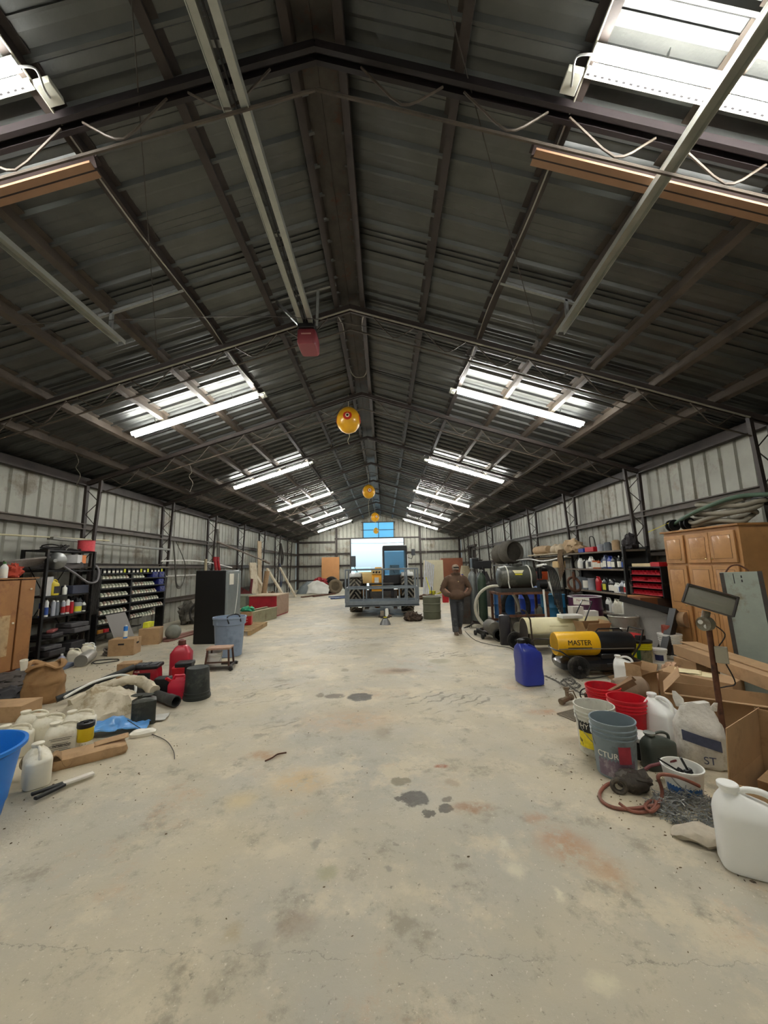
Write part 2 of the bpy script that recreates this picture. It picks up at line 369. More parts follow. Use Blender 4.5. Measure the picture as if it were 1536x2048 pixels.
# side walls
def sheet_x(name, X, sg, holes=()):
    g = G(); ys = ribsteps(Y0, Y1); segs = [(0, roofz(HW))]
    for i in range(len(ys)-1):
        a, b = ys[i], ys[i+1]; lo = 0
        for (h0, h1, hz) in holes:
            if a >= h0-.001 and b <= h1+.001: lo = hz
        xa = X-sg*(-rib(a)); xb = X-sg*(-rib(b)); xa = X+sg*rib(a); xb = X+sg*rib(b); k = len(g.v)
        g.v += [(xa, a, lo), (xb, b, lo), (xb, b, roofz(HW)), (xa, a, roofz(HW))]; g.f.append((k, k+1, k+2, k+3))
    for (a, b, lo) in [(Y0, holes[0][0], 0), (holes[0][0], holes[0][1], holes[0][2]), (holes[0][1], Y1, 0)] if holes else [(Y0, Y1, 0)]:
        g.box((X+sg*.07, (a+b)/2, (lo+roofz(HW))/2), (.04, b-a, roofz(HW)-lo))
    return struct(name, g, wallm, smooth=False)
sheet_x('wall_left', -HW, -1); 
DR = (25.0, 26.0, 2.75)
g0 = ribsteps(Y0, Y1)
sheet_x('wall_right', HW, 1, [DR])
# gable walls
def gable(name, Y, sg, holes):
    g = G(); xs = ribsteps(-HW, HW); xs = sorted(set(xs+[h for q in holes for h in q[:2]]+[0]))
    for i in range(len(xs)-1):
        a, b = xs[i], xs[i+1]; mid = (a+b)/2; cuts = sorted([(z0, z1) for (x0, x1, z0, z1) in holes if x0 < mid < x1])
        lo = 0; spans = []
        for z0, z1 in cuts:
            if z0 > lo: spans.append((lo, z0))
            lo = z1
        spans.append((lo, None))
        for s0, s1 in spans:
            za = roofz(a) if s1 is None else s1; zb = roofz(b) if s1 is None else s1
            k = len(g.v); ya = Y+sg*rib(a); yb = Y+sg*rib(b)
            g.v += [(a, ya, s0), (b, yb, s0), (b, yb, zb), (a, ya, za)]; g.f.append((k, k+1, k+2, k+3))
            g.hexa([(a, Y+sg*.06, s0), (b, Y+sg*.06, s0), (b, Y+sg*.09, s0), (a, Y+sg*.09, s0), (a, Y+sg*.06, za), (b, Y+sg*.06, zb), (b, Y+sg*.09, zb), (a, Y+sg*.09, za)])
    return struct(name, g, wallm, smooth=False)
gable('wall_far', Y1, 1, [(-2.1, 1.9, 0, 3.72), (-1.14, 1.17, 3.8, 4.95)])
gable('wall_rear', Y0, -1, [(-2.75, 2.75, 0, 3.9)])
g = G()
for i in range(7): g.box((0, Y0-.03, .28+i*.557), (5.5, .04, .545))
struct('door_1', g, white, bevel=.01)
g = G()   # frame of the far opening
for x in (-2.14, 1.94): g.box((x, Y1-.04, 1.88), (.08, .1, 3.76))
g.box((-.1, Y1-.04, 3.76), (6.5, .12, .08)); struct('door_2', g, primer)
blg = M('blue_fiberglass', (120, 190, 225), .5, var=.06, ns=2, trans=.7, ior=1.1)
wf = G()
for x in (-1.16, 0.02, 1.19): wf.box((x, Y1-.02, 4.38), (.045, .05, 1.2))
for z in (4.38, 4.97): wf.box((0, Y1-.02, z), (2.6, .05, .045))
wi = struct('window_1', G().box((.015, Y1+.02, 4.375), (2.3, .008, 1.15)), blg); obj('window_frame', wf, primer, wi)
# right-hand sliding door at the far end, slightly open
g = G().box((6.22, 25.5, 2.8), (.1, 2.4, .12)).box((6.22, 24.95, 1.4), (.08, .1, 2.75)).box((6.22, 26.05, 1.4), (.08, .1, 2.75)).box((6.38, 25.58, 1.38), (.04, .9, 2.75))
struct('door_3', g, primer)
# girts along the walls
def girt(name, a, b, lab):
    a = V(a); b = V(b); g = G().bar(a, b, .06, .13); d = .05
    s = 1 if abs(a.x-b.x) < .01 else 0
    off = V((-math.copysign(.045, a.x), 0, -.055)) if s else V((0, -.045, -.055))
    g.bar(a+off, b+off, .05, .02); g.bar(a+off*1.0+V((0, 0, .11)), b+off+V((0, 0, .11)), .05, .02)
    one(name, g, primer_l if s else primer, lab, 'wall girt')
for sx, sd in ((-1, 'left'), (1, 'right')):
    for z, nm in ((2.58, 'upper'), (1.72, 'middle'), (.7, 'lowest')):
        segs = [(Y0+.05, 24.8), (26.2, Y1-.1)] if sx > 0 and z < 2.6 else [(Y0+.05, Y1-.1)]
        for i, (a, b) in enumerate(segs):
            girt('wall_girt', (sx*6.2, a, z), (sx*6.2, b, z), f'{nm} brown steel girt running along the {sd} metal wall' + ('' if len(segs) == 1 else (', long stretch nearer the camera' if i == 0 else ', short stretch beyond the side door')))
for z, nm in ((2.62, 'upper'), (1.72, 'middle'), (.65, 'low')):
    girt('wall_girt', (-6.15, Y1-.06, z), (-2.2, Y1-.06, z), f'{nm} brown girt on far end wall, left of the big opening')
    girt('wall_girt', (2.0, Y1-.06, z), (6.15, Y1-.06, z), f'{nm} brown girt on far end wall, right of the big opening')
girt('wall_girt', (-6.1, Y1-.06, 3.52), (-3.3, Y1-.06, 3.52), 'topmost brown girt on far end wall, left corner under the eave')
girt('wall_girt', (3.2, Y1-.06, 3.6), (6.1, Y1-.06, 3.6), 'topmost brown girt on far end wall, right corner under the eave')
for x, nm in ((-3.2, 'left of'), (3.17, 'right of')):
    one('end_wall_post', G().box((x, Y1-.09, chord(x)/2), (.14, .12, chord(x)+.1)), primer, f'dark steel post on the far end wall {nm} the opening', 'steel post')
for x, nm in ((-6.13, 'left'), (6.13, 'right')):
    one('end_wall_post', G().box((x, Y1-.12, 1.85), (.14, .14, 3.7)), primer, f'dark steel corner post where the far wall meets the {nm} wall', 'steel post')
# purlins and eave struts
ordn = ['first', 'second', 'third', 'fourth', 'fifth', 'sixth', 'seventh']
PX = [.19]+[1.08+.859*k for k in range(6)]
def purlin(x, lab):
    g = G(); ang = math.copysign(math.atan(SL), x); z = chord(x)+.085
    m = Matrix.Translation((x, (Y0+Y1)/2, z)) @ Matrix.Rotation(ang, 4, 'Y'); l = Y1-Y0-.1
    s = math.copysign(1, x)
    g.box((0, 0, 0), (.012, l, .15), m=m); g.box((s*.03, 0, -.07), (.07, l, .012), m=m); g.box((-s*.03, 0, .07), (.07, l, .012), m=m); g.box((s*.06, 0, -.06), (.008, l, .03), m=m)
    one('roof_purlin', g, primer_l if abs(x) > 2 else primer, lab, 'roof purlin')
for sx, sd in ((-1, 'left'), (1, 'right')):
    for i, x in enumerate(PX): purlin(sx*x, f'{ordn[i]} brown steel purlin from the ridge under the {sd} roof slope')
    one('eave_strut', G().box((sx*6.2, (Y0+Y1)/2, chord(6.2)+.02), (.12, Y1-Y0-.1, .17)), primer, f'dark brown eave strut along the top of the {sd} wall', 'eave strut')
# trusses and lattice columns
def rods(P, r, g): g.tube(P, r, 6)
fn = ['nearest', 'second', 'third', 'fourth', 'fifth', 'sixth', 'seventh', 'eighth', 'ninth']
for i, y in enumerate(FR):
    t = T('roof_truss', f'{fn[i]} brown open-web roof truss from the camera spanning both slopes', 'roof truss', (0, y, 0))
    g = G()
    for sx in (-1, 1):
        for dy in (-.04, .04): g.bar((0, dy, HR-.03), (sx*6.2, dy, chord(6.2)-.03), .035, .07)
        g.bar((0, 0, HR), (sx*6.2, 0, chord(6.2)), .11, .012)
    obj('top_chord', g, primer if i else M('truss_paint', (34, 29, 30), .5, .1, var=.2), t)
    lo = G(); D = .32
    for sx in (-1, 1):
        lo.tube([(0, 0, HR-D-.06), (sx*5.88, 0, chord(5.88)-D-.02)], .0125 if i else .014, 6)
        wb = G(); x = .35; n = 0
        while x < 5.6:
            z0 = chord(x)-.07; z1 = chord(x+.32)-D-.0; z2 = chord(x+.62)-.07
            wb.tube([(sx*x, 0, z0), (sx*(x+.22), 0, lerp(z0, z1, .8)), (sx*(x+.30), 0, z1), (sx*(x+.36), 0, z1), (sx*(x+.43), 0, lerp(z2, z1, .8)), (sx*(x+.62), 0, z2)], .0095, 6)
            x += .78; n += 1
        obj('web_rods', wb, primer_l, t)
    obj('bottom_chord', lo, primer_l, t)
    for sx, sd in ((-1, 'left'), (1, 'right')):
        c = T('lattice_column', f'{fn[i]} tapered lattice column from the camera on the {sd} wall', 'lattice column', (0, y, 0))
        obj('outer_post', G().box((sx*6.17, 0, 1.77), (.06, .08, 3.54)), primer, c)
        ip = G().bar((sx*6.03, 0, 0), (sx*5.86, 0, chord(5.86)-.03), .055, .06, up=(0, 1, 0)); obj('inner_post', ip, primer, c)
        z = .15; lc = G(); k = 0
        while z < 3.2:
            xi = lerp(6.03, 5.86, z/3.5); xo = 6.15; z2 = z+.27; xi2 = lerp(6.03, 5.86, z2/3.5)
            if k % 2: lc.tube([(sx*xi, 0, z), (sx*xo, 0, z2)], .009, 5)
            else: lc.tube([(sx*xo, 0, z), (sx*xi2, 0, z2)], .009, 5)
            z = z2; k += 1
        obj('lacing_rods', lc, primer, c)
# ================= fluorescent strip lights =================
tube_m = emit('lit_tube', (1, .985, .93), LAMP)
LY = [2.07, 6.87, 11.75, 16.68, 21.7, 26.9]
ang = math.atan(.32)
def fixture(sx, y, lab, near):
    t = T('strip_light', lab, 'strip light', (0, y, 0))
    m = Matrix.Translation((sx*3.05, 0, chord(3.05)-.10)) @ Matrix.Rotation(sx*ang, 4, 'Y')
    obj('housing', G().box((0, 0, .045), (2.46, .075, .035), m=m), white, t, bevel=.006)
    for dy in (-.045, .045):
        p = [m @ V((-1.2, dy, -.012)), m @ V((1.2, dy, -.012))]; obj('lamp_tube', G().tube(p, .022, 10), tube_m, t)
    g = G()   # perforated angle the fixture is bolted to
    g.box((0, .12, .055), (2.44, .045, .004), m=m); g.box((0, .10, .075), (2.44, .004, .04), m=m)
    a = obj('perforated_angle', g, M('zinc_angle', (196, 196, 178), .5, .3, var=.05), t)
    if near:
        h = G()
        for q in range(48):
            h.box((-1.2+q*.05, .12, .0522), (.02, .01, .002), m=m)
        obj('slot_holes', h, ink, a)
        w = G().tube([m @ V((-sx*1.22, 0, .02)), m @ V((-sx*1.32, .02, .0)), m @ V((-sx*1.30, .10, -.03)), m @ V((-sx*1.28, .18, .02))], .008, 6, smooth=5)
        obj('flexible_wire', w, M('zinc_wire', (150, 150, 148), .4, .6), t)
    obj('junction_box', G().box((-sx*1.29, .17, .05), (.11, .13, .06), m=m), M('box_grey', (178, 178, 166), .5, .2, var=.05), t, bevel=.004)
    hg = G()
    for q in (-.75, .75): hg.bar(m @ V((q, 0, .05)), m @ V((q, 0, .19)), .03, .005)
    obj('hanger_strap', hg, steel, t)
row = ['nearest', 'second', 'third', 'fourth', 'fifth', 'farthest']
for i, y in enumerate(LY):
    for sx, sd in ((-1, 'left'), (1, 'right')): fixture(sx, y, f'{row[i]} glowing fluorescent strip light under the {sd} roof slope', i < 2)
# ================= outside, seen through the far opening =================
gm = M('gravel', (138, 140, 136), .9, var=.15, ns=2)
struct('ground', G().box((0, 60, -.12), (90, 61, .1)), gm)
pale = M('pale_blue_steel', (150, 196, 214), .6, var=.1)
for i, (x, y, s, lab) in enumerate([(-3.6, 52, 1.0, 'pale blue tubular farm implement outside, farther left through the opening'), (-.6, 46, .7, 'low pale blue tubular farm implement outside, nearer the middle of the opening')]):
    g = G()
    for k in range(5): g.tube([(-2*s+k*s, 0, 0), (-2*s+k*s, 0, 1.5*s)], .05, 6)
    for z in (.5, 1.0, 1.5): g.tube([(-2.1*s, 0, z*s), (2.1*s, 0, z*s+.1)], .05, 6)
    g.box((0, .4, .35*s), (3.6*s, .6, .25)); one('farm_implement', g, pale, lab, 'farm implement', (x, y, -.07))
one('pickup_truck', G().loft([(.3, 0, 0, 2.3, .9), (.9, 0, 0, 2.4, .95), (1.0, 0, 0, 2.3, .9), (1.55, -.3, 0, .9, .75)], p=6).cyl((-1.5, -.9, .35), (-1.5, .9, .35), .36).cyl((1.5, -.9, .35), (1.5, .9, .35), .36), M('far_white', (220, 226, 230), .5), 'distant white pickup outside behind the lift basket', 'truck', (-5.6, 48, -.07))
one('utility_line', G().tube([(-14, 55, 5.6), (0, 55, 4.9), (14, 55, 5.8)], .03, 5, smooth=4).cyl((-14, 55, -.1), (-14, 55, 6), .12).cyl((14, 55, -.1), (14, 55, 6.2), .12), dsteel, 'thin utility wire on poles outside across the sky of the opening', 'utility line')
# ================= builders for the clutter =================
def away(p): d = V((p.x-CAM.x, p.y-CAM.y, 0)); return d.normalized()
def bs(x, y, r=0, z=0): p = fl(x, y, z); p = p + away(p)*r; return V((p.x, p.y, z))
def face(p): return atan2(p.x-CAM.x, p.y)*-1    # rz that turns local -y to the camera
def crumple(g, amp, f=6, seed=0, zmin=None):
    out = []
    for v in g.v:
        p = V(v); n = NZ.noise_vector(p*f+V((seed*5.3, seed*2.1, 0))); q = p+n*amp+NZ.noise_vector(p*f*2.7+V((seed, 0, 3)))*amp*.45
        if zmin is not None and q.z < zmin: q.z = zmin
        out.append(tuple(q))
    g.v = out; return g
def jug(name, label, p, w, d, h, mat, rz=0, cap=None, group=None, lab=None, txt=None, cat='jug', rot=None, labm=None):
    t = T(name, label, cat, p, rz, group, rot)
    g = G().loft([(0, 0, 0, w*.44, d*.42), (h*.012, 0, 0, w*.48, d*.47), (h*.05, 0, 0, w*.5, d*.5), (h*.30, 0, 0, w*.495, d*.495), (h*.62, 0, 0, w*.5, d*.5), (h*.66, 0, 0, w*.49, d*.49), (h*.70, -w*.01, 0, w*.47, d*.46),
                 (h*.78, -w*.08, 0, w*.37, d*.38, 3.4), (h*.84, -w*.17, 0, w*.24, d*.27, 3), (h*.88, -w*.23, 0, w*.15, d*.19, 2.4), (h*.90, -w*.25, 0, w*.125, w*.125, 2), (h*.93, -w*.25, 0, w*.125, w*.125, 2)], n=32)
    obj('body', g, mat, t)
    hd = G().tube([(-w*.17, 0, h*.86), (-w*.02, 0, h*.93), (w*.20, 0, h*.93), (w*.36, 0, h*.86), (w*.40, 0, h*.76), (w*.38, 0, h*.66)], [h*.035, h*.038, h*.04, h*.04, h*.042, h*.05], 10, smooth=4)
    obj('handle', hd, mat, t)
    obj('cap', G().lathe([(w*.15, h*.925), (w*.155, h*.93), (w*.155, h*.975), (w*.14, h*.985), (0, h*.985)], (-w*.25, 0, 0), 20), cap or mat, t)
    if lab:
        l = obj('label', G().box((0, -d*.502, h*.34), (w*.74, .003, h*.42)), labm or paper, t)
        if txt: text('print', txt, h*.09, ink, l, (0, -d*.502-.0025, h*.34), (pi/2, 0, 0), .0008)
    return t
def bucket(name, label, p, rt, rb, h, mat, rz=0, bail=0, lid=None, group=None, cat='bucket', inner=None, rot=None, label_band=None, ribs=True, bailm=None):
    t = T(name, label, cat, p, rz, group, rot); e = .004
    k = lambda z: lerp(rb, rt, z/h)
    pr = [(0, .0), (rb*.96, 0), (rb, .008)]
    if ribs:
        for q in (.70, .78, .86): pr += [(k(h*q), h*q), (k(h*q)+.009, h*q+.004), (k(h*q)+.009, h*q+.010), (k(h*q), h*q+.014)]
    pr += [(rt, h-.012), (rt+.006, h-.01), (rt+.006, h)]
    if lid: pr += [(0, h)]
    else: pr += [(rt-e, h), (rb-e, .01), (0, .01)]
    obj('body', G().lathe(pr, n=36), mat, t)
    if lid:
        obj('lid', G().lathe([(rt+.009, h-.022), (rt+.012, h-.02), (rt+.012, h+.006), (rt-.006, h+.008), (rt-.012, h+.002), (0, h+.002)], n=36), lid, t)
    if bail:
        s = bail; g = G(); pts = [(-rt-.008, 0, h*.84)]
        for q in range(1, 8): a = pi*q/8; pts.append((-cos(a)*(rt+.012), -sin(a)*rt*1.05*abs(s)*.9, h*.84-sin(a)*h*(.62 if s > 0 else -.25)))
        pts.append((rt+.008, 0, h*.84)); g.tube(pts, .003, 6, smooth=3); obj('bail_handle', g, bailm or steel, t)
    if label_band:
        mt, z0, z1, a0, a1 = label_band[:5]
        obj('label', G().grid(lambda u, v: (cos(lerp(a0, a1, u))*(k(lerp(z0, z1, v)*h)+.0015), sin(lerp(a0, a1, u))*(k(lerp(z0, z1, v)*h)+.0015), lerp(z0, z1, v)*h), 24, 1), mt, t)
    return t
def wraptext(parent, s, size, mat, r, z, a, name='print'):
    # short lettering bent round a bucket: each letter is set on the curve
    w = size*.66; o = bpy.data.objects.new(name, None)
    g = None; objs = []
    for i, ch in enumerate(s):
        th = a + (i-(len(s)-1)/2)*w/r
        if ch == ' ': continue
        objs.append(text('tmp', ch, size, mat, parent, (0, 0, 0), (0, 0, 0), .0006)); q = objs[-1]
        q.data.transform(Matrix.Translation((cos(th)*r, sin(th)*r, z)) @ Matrix.Rotation(th+pi/2, 4, 'Z') @ Matrix.Rotation(pi/2, 4, 'X'))
        q.rotation_euler = (0, 0, 0); q.location = (0, 0, 0)
    import bmesh
    b = bmesh.new()
    for q in objs: b.from_mesh(q.data)
    me = bpy.data.meshes.new(name); b.to_mesh(me); b.free(); me.materials.append(mat)
    for q in objs: bpy.data.objects.remove(q)
    r_ = bpy.data.objects.new(name, me); COL.objects.link(r_); r_.parent = parent; return r_
def carton(name, label, p, L, W, H, rz=0, open_=False, flaps=(110, 120, 100, 130), mat=None, rot=None, group=None, cat='cardboard box', tape=True, th=.006):
    t = T(name, label, cat, p, rz, group, rot); mat = mat or card
    if not open_:
        obj('body', G().box((0, 0, H/2), (L, W, H)), mat, t, bevel=.003)
        if tape: obj('tape', G().box((0, 0, H+.0008), (L*1.002, .05, .0012)).box((L/2+.001, 0, H*.88), (.0012, .05, H*.24)).box((-L/2-.001, 0, H*.88), (.0012, .05, H*.24)), M('tape', (196, 164, 118), .35, var=.03), t)
        return t
    g = G().box((0, 0, th/2), (L, W, th)).box((-L/2, 0, H/2), (th, W, H)).box((L/2, 0, H/2), (th, W, H)).box((0, -W/2, H/2), (L, th, H)).box((0, W/2, H/2), (L, th, H))
    obj('body', g, mat, t)
    for i, (a, (ox, oy), ln, wd, rzz) in enumerate([(flaps[0], (0, -W/2), L, W/2, 0), (flaps[1], (L/2, 0), W, W/2, pi/2), (flaps[2], (0, W/2), L, W/2, pi), (flaps[3], (-L/2, 0), W, W/2, -pi/2)]):
        if a is None: continue
        m = Matrix.Translation((ox, oy, H)) @ Matrix.Rotation(rzz, 4, 'Z') @ Matrix.Rotation(R(a), 4, 'X')
        obj('flap', G().box((0, wd/2, 0), (ln*.99, wd, th*.8), m=m), mat, t)
    return t
def bottle(name, label, p, r, h, mat, capm=None, labm=None, group=None, cat='bottle', rz=0, sy=1, shape='round', cone=False):
    t = T(name, label, cat, p, rz, group)
    if shape == 'can': pr = [(0, 0), (r, .002), (r, h*.86), (r*.9, h*.9), (r*.55, h*.92), (0, h*.92)]
    else: pr = [(0, 0), (r*.95, 0), (r, .01), (r, h*.62), (r*.86, h*.72), (r*.4, h*.82), (r*.34, h*.88), (0, h*.88)]
    obj('body', G().lathe(pr, n=20, sy=sy), mat, t)
    obj('cap', G().lathe([(0, h*.86), (r*(.62 if shape == 'can' else .42), h*.86), (r*(.6 if shape == 'can' else .4), h*.98), (r*.1 if cone else r*.3, h), (0, h)], n=14), capm or black, t)
    if labm: obj('label', G().lathe([(r*1.015, h*.12), (r*1.015, h*.56)], n=20, sy=sy), labm, t)
    return t
def barrel(name, label, p, r, h, mat, open_=False, cat='drum', rz=0, group=None, rimm=None, rot=None):
    t = T(name, label, cat, p, rz, group, rot)
    pr = [(0, 0), (r*.97, 0), (r, .012), (r, h*.30), (r+.012, h*.32), (r+.012, h*.34), (r, h*.36), (r, h*.63), (r+.012, h*.65), (r+.012, h*.67), (r, h*.69), (r, h*.97)]
    pr += [(r-.01, h*.97), (r-.02, .03), (0, .03)] if open_ else [(r*.96, h*.975), (0, h*.975)]
    obj('body', G().lathe(pr, n=40), mat, t)
    obj('rim', G().tube([(cos(2*pi*i/32)*r, sin(2*pi*i/32)*r, h*.975) for i in range(32)], .012, 8, closed=True), rimm or mat, t)
    return t
def tyre(name, label, p, Ro, wd, mat=None, rot=(0, 0, 0), hub=None, cat='tyre', group=None, lugs=0, Ri=None):
    # axis along local y
    t = T(name, label, cat, p, 0, group, rot); Ri = Ri or Ro*.56; h = wd/2
    pr = [(Ri, -h*.7), (Ri*1.06, -h*.82), (lerp(Ri, Ro, .5), -h*1.02), (Ro*.93, -h*.9), (Ro*.985, -h*.72), (Ro, -h*.3), (Ro, h*.3), (Ro*.985, h*.72), (Ro*.93, h*.9), (lerp(Ri, Ro, .5), h*1.02), (Ri*1.06, h*.82), (Ri, h*.7), (Ri*.97, 0), (Ri, -h*.7)]
    m = Matrix.Rotation(-pi/2, 4, 'X')
    g = G().lathe(pr, n=48, m=m); obj('carcass', g, mat or rubber, t)
    if lugs:
        lg = G()
        for i in range(lugs):
            for s in (-1, 1):
                a = 2*pi*(i+(.5 if s > 0 else 0))/lugs; da = 2*pi/lugs*.85
                A = V((cos(a)*(Ro+.012), s*h*.04, sin(a)*(Ro+.012))); B = V((cos(a+da)*(Ro*.985), s*h*.92, sin(a+da)*(Ro*.985)))
                lg.bar(A, B, .045, .06, up=(cos(a), 0, sin(a)))
        obj('tread_lugs', lg, mat or rubber, t)
    if hub: 
        obj('rim', G().lathe([(Ri*.98, -h*.65), (Ri*.9, -h*.6), (Ri*.78, -h*.2), (Ri*.3, -h*.22), (Ri*.28, -h*.4), (0, -h*.4)], n=32, m=m).lathe([(0, h*.4), (Ri*.78, h*.2), (Ri*.9, h*.6), (Ri*.98, h*.65)], n=32, m=m), hub, t)
    return t
def hosecoil(name, label, p, r0, turns, rr, mat, rz=0, sq=1, amp=.03, seed=0, rot=None, cat='hose', tail=None, lift=.6):
    P = []; n = int(turns*20); rnd = random.Random(seed)
    for i in range(n):
        a = 2*pi*i/20; k = int(i/20); j = 1+NZ.noise(V((cos(a)*1.3+k*2.1, sin(a)*1.3, seed)))*amp*6
        P.append(V((cos(a)*r0*j, sin(a)*r0*j*sq, rr+k*rr*2*lift+abs(NZ.noise(V((a, seed, 1))))*amp)))
    if tail: P += [V(q) for q in tail]
    return one(name, G().tube(P, rr, 8, smooth=2), mat, label, cat, p, rz, rot=rot)
def sack(g, w, d, h, seed=0, amp=.02, top=.5, n=40, rows=16, lean=(0, 0)):
    secs = []
    for i in range(rows+1):
        t = i/rows; k = 1-.10*(abs(t-.35)*2)**2; k2 = lerp(1, top, max(0, (t-.55)/.45)**1.5)
        if t < .06: k *= .9
        secs.append((t*h, lean[0]*t, lean[1]*t, w/2*k*lerp(1, .92, max(0, t-.5)*2), d/2*k*k2, lerp(3.6, 2.6, t)))
    g.loft(secs, n); return crumple(g, amp, 7, seed, 0)

# ================= right side, near the camera =================
wp = M('jug_white', (236, 236, 232), .36, var=.03, ns=3, coat=.2)
dirtyw = M('dirty_white', (204, 202, 190), .5, var=.08, ns=8, alt=(150, 140, 118), altf=.25)
jug('chemical_jug', 'large white plastic jug with screw cap, nearest the camera at the right edge', bs(1520, 1768, .10), .30, .17, .40, wp, rz=-.45)
# grey and white pails
gb = M('bucket_grey', (120, 132, 138), .42, var=.07, alt=(92, 98, 100), altf=.1)
p = bs(1236, 1563, .13)
k = bucket('plastic_bucket', 'open grey five gallon bucket with worn red and purple label, nearest of the buckets', p, .152, .132, .38, gb, rz=0, bail=.01)
a0 = atan2(CAM.y-p.y, CAM.x-p.x)
l = obj('label', G().grid(lambda u, v: (cos(lerp(a0-.9, a0+1.0, u))*(.1345+.012*lerp(.08, .6, v)), sin(lerp(a0-.9, a0+1.0, u))*(.1345+.012*lerp(.08, .6, v)), lerp(.02, .255, v)), 24, 6),
        M('worn_label', (112, 96, 108), .7, var=.25, ns=14, alt=(168, 160, 160), altf=.15), k)
obj('label_patch', G().grid(lambda u, v: (cos(lerp(a0+.15, a0+.75, u))*.1445, sin(lerp(a0+.15, a0+.75, u))*.1445, lerp(.12, .235, v)), 12, 2), M('patch_red', (150, 48, 58), .7, var=.2, ns=20), l)
wraptext(l, 'CTUR', .055, paper, .1455, .165, a0-.35)
p = bs(1197, 1517, .13)
hy = M('label_black', (24, 24, 26), .5, var=.1)
k = bucket('plastic_bucket', 'white dirt-caked bucket with black and yellow label, left of the grey bucket', p, .152, .132, .37, dirtyw, rz=.8, bail=1)
k.rotation_euler = (0, 0, 0); a0 = atan2(CAM.y-p.y, CAM.x-p.x)-.25
l = obj('label', G().grid(lambda u, v: (cos(lerp(a0-.8, a0+.8, u))*(.1455), sin(lerp(a0-.8, a0+.8, u))*(.1455), lerp(.18, .27, v)), 24, 2), hy, k, label='black label band')
obj('label', G().grid(lambda u, v: (cos(lerp(a0-.8, a0+.8, u))*(.1415), sin(lerp(a0-.8, a0+.8, u))*(.1415), lerp(.06, .18, v)), 24, 2), M('label_yellow', (226, 204, 40), .5, var=.2, ns=26, alt=(60, 56, 24), altf=.1), k, label='yellow label band')
wraptext(l, 'HY-G', .055, paper, .147, .222, a0-.1)
rb_ = M('bucket_red', (190, 20, 36), .4, var=.1, alt=(150, 30, 40), altf=.05)
bucket('plastic_bucket', 'open red bucket with a wire bail, between the grey bucket and the white jug', bs(1262, 1486, .12), .155, .13, .34, rb_, rz=.4, bail=.3)
bucket('plastic_bucket', 'open red bucket with planks laid in it, behind the white dirt-caked bucket', bs(1212, 1442, .12), .16, .13, .30, rb_, rz=2, bail=.01)
bucket('plastic_bucket', 'dark pail with a round white lid, wedged between grey bucket and green jug', bs(1284, 1524, .1), .095, .085, .16, black, lid=white, rz=0)
# the scrap wood and tan bundle in and behind the red bucket
t = one('scrap_plank', G().box((0, 0, .14), (.07, .03, .34), rot=(.5, .9, .2)).box((.06, .04, .15), (.06, .03, .30), rot=(.45, .75, .3)), M('scrap_wood', (128, 100, 72), .8, var=.25, ns=12), 'short brown scrap planks poking out of the farther red bucket', 'plank', bs(1240, 1408, 0, .14))
one('rolled_bundle', G().loft([(0, 0, 0, .10, .09, 2), (.03, 0, 0, .115, .105, 2), (.18, 0, 0, .12, .11, 2), (.30, 0, 0, .105, .10, 2), (.33, 0, 0, .07, .07, 2)], 24), M('taupe_cloth', (134, 116, 98), .9, var=.2, bump=.4), 'taupe rolled bundle lying behind the red buckets', 'bundle', bs(1245, 1420, .1)+V((0, .1, .15)), rot=(0, pi/2-.1, -.1))
# white rectangular jug, green jug, bag
jug('chemical_jug', 'white rectangular plastic jug standing beside the white bag', bs(1330, 1500, .14), .25, .22, .40, wp, rz=-1.2)
gj = M('jug_green', (68, 74, 68), .45, var=.15)
jug('oil_jug', 'dark green plastic jug with grip hole, in front of the white rectangular jug', bs(1322, 1546, .1), .26, .13, .26, gj, rz=.2, cap=M('cap_grey', (120, 122, 116), .4))
bagm = M('woven_bag', (206, 202, 192), .6, var=.1, ns=10, alt=(170, 162, 146), altf=.15, bump=.5)
p = bs(1405, 1540, .13); t = T('feed_bag', 'crumpled white woven bag with a dark blue printed band', 'bag', p, face(p)+.25)
obj('sack', sack(G(), .30, .24, .44, 3, .03, .35), bagm, t)
obj('ear', G().loft([(0, 0, 0, .03, .012), (.06, -.01, 0, .035, .008), (.11, -.03, .01, .012, .004)], 12, m=Matrix.Translation((-.09, 0, .40))), bagm, t); obj('ear', G().loft([(0, 0, 0, .03, .012), (.06, .03, 0, .012, .005)], 12, m=Matrix.Translation((.11, 0, .39))), bagm, t)
bl = M('print_blue', (70, 76, 98), .7, var=.2, ns=30)
l = obj('printed_band', crumple(G().grid(lambda u, v: (lerp(-.135, .10, u), -.134-.010*sin(u*pi), lerp(.17, .245, v)-.06*u+.03), 12, 3), .004, 7, 3), bl, t)
text('print', 'ST', .075, bl, t, (.02, -.135, .07), (pi/2, 0, 0), .001)
